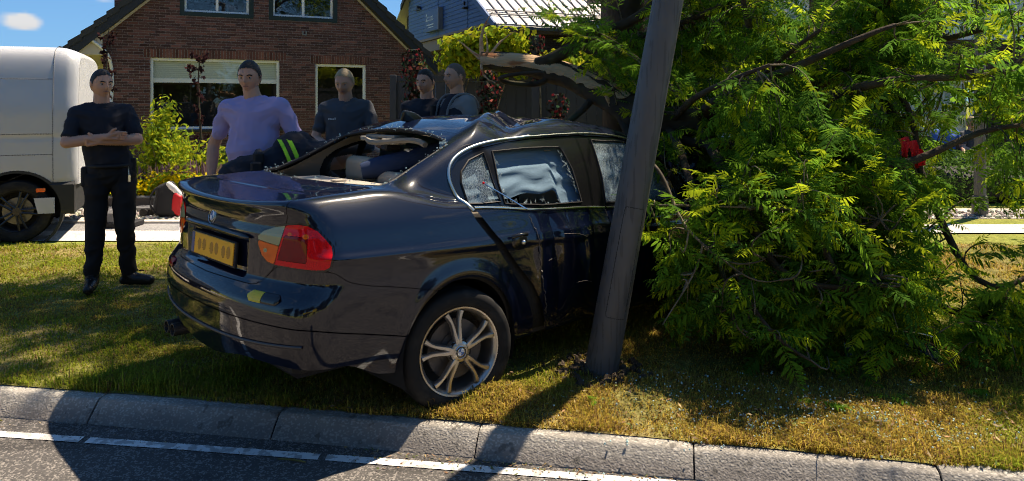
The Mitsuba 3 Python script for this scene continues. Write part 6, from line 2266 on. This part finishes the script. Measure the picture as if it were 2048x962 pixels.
    if bottom and legs:
        ch = [[(A['pelvis'] + [0, 0, .02], .134 * b), (A['pelvis'] - [0, 0, .03], .132 * b)]]
        for s in ('l', 'r'):
            ch.append([(A['pelvis'], .128 * b), (A['hip_' + s], .104 * b), (A['kn_' + s], .074), (A['an_' + s] + [0, 0, .03], .062)])
        garment('trousers', ch, bottom, .008, 5)
        for s in ('l', 'r'):
            f_ = A['ft_' + s]
            a_ = A['an_' + s]
            sh = [[(a_ + [0, 0, .12], .056), (a_, .054), (a_ + f_ * .25 - [0, 0, .035], .050), (a_ + f_ * 1.05 - [0, 0, .048], .040)], [(a_ - [0, 0, .04], .048), (a_ + f_ * 1.05 - [0, 0, .052], .038)], [(a_ - f_ * .18 - [0, 0, .045], .043), (a_ - [0, 0, .03], .05)]]
            ps_ = []
            for c_ in sh:
                bs = [ball(p_, r_, 16) for p_, r_ in c_]
                ps_ += [m3.Manifold.batch_hull([p_, q_]) for p_, q_ in zip(bs, bs[1:])]
            m = to_mesh(m3.Manifold.batch_boolean(ps_, m3.OpType.Add).refine_to_length(.02))
            trimesh.smoothing.filter_taubin(m, iterations=5)
            v_ = np.asarray(m.vertices)
            m.vertices = np.c_[v_[:, :2], np.maximum(v_[:, 2], .004)]
            sk = pp_('shoe', m, shoe or 'boot_black')
            pp_('laces', cat(*[tube([a_ + f_ * t_ + np.array([-.02, 0, .018 + .03 * (1 - t_)]), a_ + f_ * t_ + np.array([.02, 0, .018 + .03 * (1 - t_)])], .004, 5) for t_ in (.35, .5, .65)]), 'matt_black', sk)
    return k, pp_, A, M


def stand_joints(wide=.20, stance=.16, H=1.0):
    return dict(pelvis=(0, 0, .97), waist=(0, .01, 1.12), chest=(0, .0, 1.30), neck=(0, -.005, 1.50), head=(0, .02, 1.665), sh_l=(wide, -.01, 1.435), sh_r=(-wide, -.01, 1.435),
                hip_l=(.095, 0, .92), hip_r=(-.095, 0, .92), kn_l=(stance * .62, .02, .50), kn_r=(-stance * .62, .02, .50), an_l=(stance * .62, -.01, .095), an_r=(-stance * .62, -.01, .095),
                ft_l=np.array([.035, .165, 0]), ft_r=np.array([-.035, .165, 0]))


PI = math.pi


def mirror(J):
    for q in list(J):
        J[q] = tuple(tuple(np.array(w_, float) * [-1, 1, 1]) if np.ndim(w_) else w_ for w_ in J[q]) if q.startswith('hd_') else np.array(J[q], float) * [-1, 1, 1]


# the man with crossed arms at the left: faces the camera, looks towards the car (his left)
J = stand_joints(.178, .2)
J.update(pelvis=(.05, 0, .97), waist=(.03, .01, 1.12), chest=(.0, 0, 1.30), neck=(-.01, .0, 1.50), head=(-.01, .03, 1.67), hip_l=(.145, 0, .92), hip_r=(-.04, 0, .92), kn_l=(.16, .06, .50), kn_r=(-.05, .03, .5), an_l=(.185, -.02, .095), an_r=(-.075, .03, .095),
         ft_l=np.array([.15, .07, 0]), ft_r=np.array([-.02, .165, 0]))
J.update(el_r=(-.25, .10, 1.20), wr_r=(.03, .215, 1.245), hd_r=((.95, -.02, .10), (0, .2, 1), .5), el_l=(.25, .10, 1.215), wr_l=(-.02, .195, 1.21), hd_l=((-.95, -.10, -.02), (0, .3, 1), .7))
mirror(J)
k1, p1, A1, M1 = person('man in dark polo shirt and black trousers, standing with crossed arms before the white van', (-3.40, 6.15, 0), PI + .48, J, dict(top='navy_shirt', bottom='black_trousers', shoe='boot_black', sleeve=.72), ('hair_dark', .040, .0035), head_turn=.45, head_tilt=-.10, size=1.02, bulk=1.0)
belt = [np.array([-.05, 0, 1.005]) + [.155 * math.cos(a), .142 * math.sin(a), 0] for a in np.linspace(0, 2 * PI, 30)]
bt = p1('belt', tube(belt, .018, 8, False), 'matt_black')
p1('holster', box(.105, .155, -.05, .05, .84, 1.0, .012), 'matt_black', bt, False)
p1('radio', box(-.245, -.20, -.02, .05, .90, 1.06, .010), 'matt_black', bt, False)
p1('keys', cat(tube([(-.185, .09, 1.0), (-.19, .10, .93)], .004, 5), box(-.20, -.18, .09, .10, .87, .93, .003)), 'chrome', bt, False)
bd = lathe([(0, .0), (.020, .0), (.020, .004), (0, .006)], 20)
bd.apply_transform(R4.rotation_matrix(1.25, [0, 1, 0]) )
bd.apply_transform(R4.rotation_matrix(-.9, [0, 0, 1]))
bd.apply_translation([.262, .052, 1.345])
p1('sleeve_badge', bd, 'white_cloth')

# the big man in the lilac shirt behind the boot
J = stand_joints(.205, .2)
J.update(neck=(0, 0, 1.49), head=(.02, .035, 1.655), el_r=(-.34, -.03, 1.15), wr_r=(-.27, .06, .92), hd_r=((.25, .1, -.95), (.2, 1, 0), .6), el_l=(.34, -.04, 1.15), wr_l=(.31, .05, .91), hd_l=((-.15, .1, -.95), (-.2, 1, 0), .6))
k2, p2, A2, M2 = person('big man in a lilac polo shirt standing behind the boot of the crashed saloon', (-1.99, 5.72, 0), PI - .12, J, dict(top='lilac_shirt', bottom='denim', sleeve=.66, wr=.009), ('hair_dark', .036, .005), head_turn=.1, head_tilt=-.18, size=1.055, bulk=1.0, belly=.045)
# the man in the charcoal polo shirt, looking down
J = stand_joints(.178, .2)
J.update(el_r=(-.27, .03, 1.16), wr_r=(-.06, .22, 1.12), hd_r=((.85, .2, .1), (0, .2, 1), .8), el_l=(.27, .03, 1.16), wr_l=(.05, .24, 1.10), hd_l=((-.85, .2, .05), (0, .2, 1), .8), head=(0, .05, 1.655))
k3, p3, A3, M3 = person('fair-haired man in charcoal polo shirt, looking down, behind the car rear window', (-1.50, 6.7, 0), PI - .1, J, dict(top='charcoal_shirt', bottom='black_trousers', sleeve=.62), ('hair_fair', .04, .006), head_tilt=-.32, size=1.045, bulk=1.03)
let_ = [box(.045 + i * .014, .053 + i * .014, .148, .150, 1.335, 1.335 + h_) for i, h_ in enumerate((.018, .012, .012, .016, .012))]
p3('chest_lettering', cat(let_), 'white_cloth', k3 + '__shirt', False)
# two men behind the roof: one faces the camera, the other in a strapped vest turns to him
J = stand_joints(.19, .2)
J.update(el_r=(-.26, .0, 1.15), wr_r=(-.2, .15, 1.0), hd_r=((.2, .3, -.9), (0, 1, 0), .6), el_l=(.26, .0, 1.15), wr_l=(.2, .15, 1.0), hd_l=((-.2, .3, -.9), (0, 1, 0), .6))
k4, p4, A4, M4 = person('man in dark jacket behind the car roof, facing the man in the strapped vest', (-.80, 6.95, 0), PI - .35, J, dict(top='navy_shirt', bottom='black_trousers', sleeve=1.2), ('hair_dark', .038, .0035), head_turn=-.1, head_tilt=-.1, size=1.045)
J = stand_joints(.2, .2)
J.update(el_r=(-.27, .0, 1.15), wr_r=(-.2, .15, 1.0), hd_r=((.2, .3, -.9), (0, 1, 0), .6), el_l=(.27, .0, 1.15), wr_l=(.2, .15, 1.0), hd_l=((-.2, .3, -.9), (0, 1, 0), .6))
k5, p5, A5, M5 = person('shaven-headed man in a dark strapped vest over a pale shirt, behind the roof ridge', (-.50, 6.75, 0), PI * .5 + .55, J, dict(top='grey_cloth', bottom='black_trousers', sleeve=.7, collar='white_cloth'), ('hair_stubble', .045, .0015), head_turn=.15, head_tilt=-.05, size=1.07)
vest = flesh([[((0, .0, 1.08), .155), ((0, 0, 1.33), .160), ((0, -.01, 1.41), .135)], [((.08, 0, 1.1), .135), ((.08, 0, 1.33), .135), ((.10, -.01, 1.43), .085)], [((-.08, 0, 1.1), .135), ((-.08, 0, 1.33), .135), ((-.10, -.01, 1.43), .085)]], .025, 8)
vk = p5('vest', vest, 'navy_shirt')
for s in (-1, 1):
    p5('strap', tube(spline([(s * .10, .155, 1.15), (s * .105, .152, 1.33), (s * .115, .07, 1.50), (s * .115, -.05, 1.515), (s * .105, -.15, 1.40)], 20), .011, 6), 'grey_cloth', vk)
p5('shoulder_pad', flesh([[((.17, -.01, 1.475), .045), ((.235, -.01, 1.44), .05)]], .02, 4), 'navy_shirt', vk)
p5('radio', box(.10, .15, .14, .19, 1.30, 1.43, .012), 'matt_black', vk, False)
# the officer bent into the car on its far side: hips at the left, back to the camera's right
J = dict(pelvis=(0, 0, .935), waist=(.14, .0, 1.00), chest=(.33, 0, 1.07), neck=(.50, .02, 1.10), head=(.64, .03, 1.11), sh_l=(.43, .18, 1.08), sh_r=(.44, -.18, 1.12), hip_l=(-.02, .09, .89), hip_r=(-.02, -.09, .89), kn_l=(.10, .10, .49), kn_r=(.02, -.10, .49),
         an_l=(-.08, .10, .095), an_r=(-.24, -.10, .095), ft_l=np.array([.16, .02, 0]), ft_r=np.array([.16, -.02, 0]))
J.update(el_r=(.60, -.26, 1.16), wr_r=(.80, -.12, 1.14), hd_r=((.9, .2, -.3), (0, 1, .2), .6), el_l=(.58, .24, .90), wr_l=(.74, .12, .80), hd_l=((.9, -.2, -.3), (0, -1, .2), .6))
k6, p6, A6, M6 = person('person in black uniform with fluorescent band, bending into the far side of the car', (-1.90, 5.30, 0), .42, J, dict(top='navy_shirt', bottom='black_trousers', sleeve=1.2, top_name='jacket'), ('hair_dark', .038, .0035), head_tilt=-.9, size=1.06)
ring = lambda c, ax, r, w, mt, parent: None


def band(A, B, t0, t1, r, lift=0.0):
    a_, b_ = np.array(A, float), np.array(B, float)
    p_ = np.linspace(a_ + (b_ - a_) * t0, a_ + (b_ - a_) * t1, 4)
    return tube(p_, r + lift, 22, False)


bk6 = k6 + '__jacket'
p6('fluorescent_band', band(J['waist'], J['chest'], .60, 1.0, .176), 'hivis', bk6)
p6('reflective_stripe', band(J['waist'], J['chest'], .72, .86, .1785), 'matt_black', bk6)
p6('duty_belt', tube([np.array([.045, 0, .955]) + [.03 * math.sin(a) * 1.0, .162 * math.cos(a), .165 * math.sin(a)] for a in np.linspace(0, 2 * PI, 30)], .026, 8, False), 'matt_black')
for c_ in ((.045, -.150, 1.03), (.03, -.165, .955), (.065, -.115, 1.09)):
    p6('pouch', box(c_[0] - .035, c_[0] + .035, c_[1] - .035, c_[1] + .02, c_[2] - .04, c_[2] + .04, .012), 'matt_black', k6 + '__duty_belt', False)
p6('stud', to_mesh(ball((.04, -.196, .98), .009)), 'chrome', k6 + '__duty_belt')

# two people sitting far off on the right
def sitter(label, loc, face, top, hair, size=1.0, **kw):
    J = dict(pelvis=(0, 0, .53), waist=(0, .02, .68), chest=(0, .03, .87), neck=(0, .04, 1.06), head=(0, .08, 1.22), sh_l=(.19, .02, 1.0), sh_r=(-.19, .02, 1.0), hip_l=(.10, .04, .51), hip_r=(-.10, .04, .51), kn_l=(.13, .46, .50), kn_r=(-.13, .46, .50), an_l=(.13, .50, .095), an_r=(-.13, .50, .095),
             ft_l=np.array([.02, .16, 0]), ft_r=np.array([-.02, .16, 0]), el_l=(.26, .12, .76), el_r=(-.26, .12, .76), wr_l=(.14, .34, .64), wr_r=(-.14, .34, .64), hd_l=((-.2, .9, -.1), (-1, 0, .2), .5), hd_r=((.2, .9, -.1), (1, 0, .2), .5))
    return person(label, loc, face, J, dict(top=top, bottom='denim', sleeve=.65), hair, size=size, **kw)


sitter('grey-haired person in blue shirt sitting on the bench by the far window', (7.95, 13.6, 0), PI + .1, 'blue_shirt', ('hair_grey', .03, .01))
sitter('person in black and white sitting beside the one in the blue shirt', (8.42, 13.65, 0), PI + .3, 'charcoal_shirt', ('hair_fair', .02, .012), .97)
bench = thing('garden_bench', 'dark garden bench under the two seated people by the brick house', 'bench')
for k_ in range(4):
    put('slat', box(7.4, 9.0, 13.42 + k_ * .11, 13.52 + k_ * .11, .40, .43, .004), 'edging_wood', bench)
for k_ in range(3):
    put('slat', box(7.4, 9.0, 13.90, 13.925, .55 + k_ * .14, .66 + k_ * .14, .004), 'edging_wood', bench)
for a in (7.45, 8.9):
    for b_ in (13.44, 13.87):
        put('leg', box(a, a + .06, b_, b_ + .06, 0, .40 if b_ < 13.6 else .95), 'edging_wood', bench)
# ------------------------------------------------------------------ odds and ends
mat('bag_black', (.016, .016, .018), .7)
mat('bag_red', (.55, .012, .018), .45)
mat('bag_white', (.70, .69, .66), .5)
bag = thing('rucksack', 'black rucksack with white and red panels standing on the gravel behind the boot', 'bag')
BX, BY = -4.62, 9.95
put('body', to_mesh(m3.Manifold.batch_hull([ball((BX + a, BY + b, c), r_) for a, b, c, r_ in ((-.10, 0, .10, .09), (.10, 0, .10, .09), (-.10, .02, .38, .07), (.02, .02, .44, .06), (-.13, .05, .2, .09), (.10, .03, .3, .07))])), 'bag_black', bag, smooth=50)
put('white_panel', to_mesh(m3.Manifold.batch_hull([ball((BX + a, BY - .03, c), .035) for a, c in ((.02, .46), (.10, .40), (.17, .32), (.05, .42))])), 'bag_white', bag, smooth=50)
put('red_panel', to_mesh(m3.Manifold.batch_hull([ball((BX + a, BY - .05, c), .04) for a, c in ((.13, .31), (.17, .28), (.10, .12), (.15, .08))])), 'bag_red', bag, smooth=50)
put('strap', tube(spline([(BX - .12, BY - .07, .42), (BX - .19, BY - .12, .25), (BX - .13, BY - .10, .08)], 12), .014, 6), 'bag_black', bag, smooth=True)
trol = thing('folded_trolley', 'folded grey and red trolley lying on the gravel beside the rucksack', 'trolley')
put('rail', tube([(-5.75, 9.98, .10), (-4.85, 9.98, .13)], .018, 8), 'lead_grey', trol, smooth=True)
put('rail', tube([(-5.75, 10.12, .10), (-4.85, 10.12, .13)], .018, 8), 'lead_grey', trol, smooth=True)
put('red_grip', tube([(-5.32, 9.96, .135), (-5.12, 9.96, .14)], .026, 10), 'bag_red', trol, smooth=True)
put('deck', box(-5.70, -5.45, 9.97, 10.12, .06, .12, .01), 'bag_black', trol)
for a, b_ in ((-4.95, 9.96), (-4.95, 10.14), (-5.7, 9.96)):
    put('wheel', lathe_y([(0, -.02), (.055, -.02), (.065, -.01), (.065, .01), (.055, .02), (0, .02)], 20).apply_translation([a, b_, .065]), 'rubber', trol, smooth=40)
case = thing('equipment_case', 'small pale equipment case on the service road, seen between the legs of the standing man', 'case')
put('shell', box(-5.06, -4.80, 9.15, 9.42, .03, .22, .04), 'lead_grey', case, smooth=30)
put('base', box(-5.13, -4.69, 9.12, 9.45, -.0, .07, .012), 'bag_black', case)
put('handle', tube(spline([(-5.0, 9.28, .26), (-4.95, 9.28, .30), (-4.87, 9.28, .30), (-4.82, 9.28, .26)], 10), .012, 6), 'bag_black', case, smooth=True)

# red cloth caught in the branches, a yellow panel on the lawn beyond
gy = np.random.default_rng(71)


def rag(pts_grid, th=.0):
    v = np.array(pts_grid, float)
    n, m = v.shape[:2]
    i, j = np.meshgrid(np.arange(n - 1), np.arange(m - 1), indexing='ij')
    q = np.stack([i * m + j, (i + 1) * m + j, (i + 1) * m + j + 1, i * m + j + 1], -1).reshape(-1, 4)
    return trimesh.Trimesh(v.reshape(-1, 3), np.vstack([q[:, [0, 1, 2]], q[:, [0, 2, 3]]]), process=False)


rc = thing('red_cloth', 'bright red cloth caught in the branches on the right', 'cloth')
for k_, (a, b) in enumerate((((1806, 275), (1812, 318)), ((1822, 282), (1836, 335)), ((1836, 300), (1848, 330)))):
    g_ = []
    for t_ in np.linspace(0, 1, 9):
        c_ = W(a[0] + (b[0] - a[0]) * t_, a[1] + (b[1] - a[1]) * t_, 4.55)
        w_ = .034 * (1 - .75 * t_) if k_ < 2 else .022
        g_.append([c_ + [s * w_, .02 * math.sin(5 * t_ + 3 * s), .006 * s] for s in np.linspace(-1, 1, 6)])
    put('fold', rag(g_), 'bag_red' if k_ < 2 else 'flesh_pink' if 'flesh_pink' in scene else 'bag_red', rc, smooth=True)
mat('sign_yellow', (.66, .56, .06), .6)
mat('sign_edge', (.50, .20, .05), .7)
ys_ = thing('yellow_board', 'pale yellow board with an orange edge standing on the lawn, seen through the branches', 'board')
put('face', box(5.02, 5.46, 9.9, 9.94, .16, .50, .006), 'sign_yellow', ys_)
put('edge', box(5.464, 5.51, 9.89, 9.96, .14, .52, .006), 'sign_edge', ys_)
for a in (5.08, 5.38):
    put('leg', box(a, a + .03, 9.95, 9.98, -.02, .45), 'edging_wood', ys_)

# wreckage in front of the car, under the crown
deb = thing('torn_bumper', 'torn black bumper strip with a pale edge lying under the fallen crown', 'car part')
cb = spline([W(1690, 690, 4.35), W(1760, 682, 4.3), W(1840, 684, 4.25), W(1880, 700, 4.2)], 24)
g_ = []
for i, c_ in enumerate(cb):
    g_.append([c_ + [0, .02 * math.sin(q_ * 1.2), .05 - .028 * q_ + .006 * math.sin(i * .9 + q_)] for q_ in range(5)])
put('panel', rag(g_), 'gloss_black', deb, smooth=40)
put('bright_edge', tube(cb + [0, -.012, .052], .007, 6), 'chrome', deb, smooth=True)
put('lower_lip', tube(cb + [.01, .03, -.075], .02, 8), 'matt_black', deb, smooth=True)
# the crumpled bonnet standing up behind the branches: a sheet of folded metal, part of the saloon
n_, m_2 = 40, 30
uu_, vv2 = np.meshgrid(np.linspace(0, 1, n_), np.linspace(0, 1, m_2), indexing='ij')
xx = 2.55 + .75 * uu_ + .05 * np.sin(9 * vv2)
yy2 = -.62 + 1.25 * vv2
fold_ = np.abs(((uu_ * 2.6 + .35 * np.sin(4 * vv2)) % 1) - .5)
zz2 = .97 + .36 * np.sin(np.pi * np.clip(uu_, 0, 1)) * (.7 + .3 * np.sin(5 * vv2 + 1)) + .16 * fold_ * np.sin(np.pi * uu_) + .05 * np.sin(13 * vv2 + 6 * uu_)
cb_ = sheet(uu_, vv2, lambda a, b: 0 * a)
cb_.vertices = np.stack([xx, yy2, zz2], -1).reshape(-1, 3)
cpart('crumpled_bonnet', cb_, 'paint', smooth=40, label='bonnet folded upwards by the impact')

# ------------------------------------------------------------------ what stands across the road, behind the camera, and shows in the paintwork
bg_ = np.random.default_rng(91)
for k_, (x_, y_, h_, r_) in enumerate(((-10.5, -13.0, 6.6, 3.0), (-4.2, -13.6, 7.0, 3.0), (2.8, -13.0, 5.8, 2.9), (8.9, -13.4, 6.8, 3.1), (15.5, -12.5, 7.4, 3.2), (-16.8, -12.0, 7.8, 3.3), (-22, -7, 8, 3.4), (22, -9, 8, 3.4))):
    t_ = thing('roadside_tree', 'leafy tree across the road behind the camera, mirrored in the saloon paintwork', 'tree', 'trees across the road')
    put('trunk', rough_tube(spline([(x_, y_, -.1), (x_ + .1, y_, h_ * .4), (x_, y_, h_ * .8)], 10), np.linspace(.26, .1, 10), 10, .1, k_), 'bark', t_, smooth=True)
    P, N = bush_points(3400, (x_, y_, h_ * .55), (r_, r_ * .8, h_ * .46), 100 + k_, 14)
    m_, cc = leaf_quads(P, N, .30, [(.022, .042, .012), (.016, .032, .010), (.032, .052, .012)], 100 + k_, .6)
    put('crown', m_, 'leaf_mix', t_, color=cc, kind='stuff')
mat('truck_yellow', (.68, .52, .015), .3, clearcoat=.8)
tr_ = thing('yellow_truck', 'yellow recovery truck across the road, mirrored in the boot and bumper of the saloon', 'truck')
TX, TY = -1.2, -6.2
put('cab', trimesh.convex.convex_hull(np.array([[a, b, c] for a, b in ((TX, TY), (TX + 2.0, TY), (TX, TY - 2.2), (TX + 2.0, TY - 2.2)) for c in (.5, 1.5)] + [[a, b, 2.5] for a in (TX + .05, TX + 1.5) for b in (TY - .15, TY - 2.05)])), 'truck_yellow', tr_, smooth=20)
put('window', box(TX + .35, TX + 1.35, TY + .002 - .12, TY + .012 - .06, 1.6, 2.25), 'gloss_black', tr_)
put('bed', box(TX - 4.6, TX - .05, TY - 2.2, TY, .75, 1.05, .03), 'truck_yellow', tr_)
put('chassis', box(TX - 4.5, TX + 1.9, TY - 1.9, TY - .3, .45, .74), 'matt_black', tr_)
for a in (TX + 1.1, TX - 2.9, TX - 3.9):
    for b_ in (TY - .16, TY - 2.05):
        put('wheel', lathe_y([(0, -.12), (.25, -.12), (.42, -.12), (.45, -.08), (.45, .08), (.42, .12), (0, .12)], 32).apply_translation([a, b_, .31]), 'rubber', tr_, smooth=40)
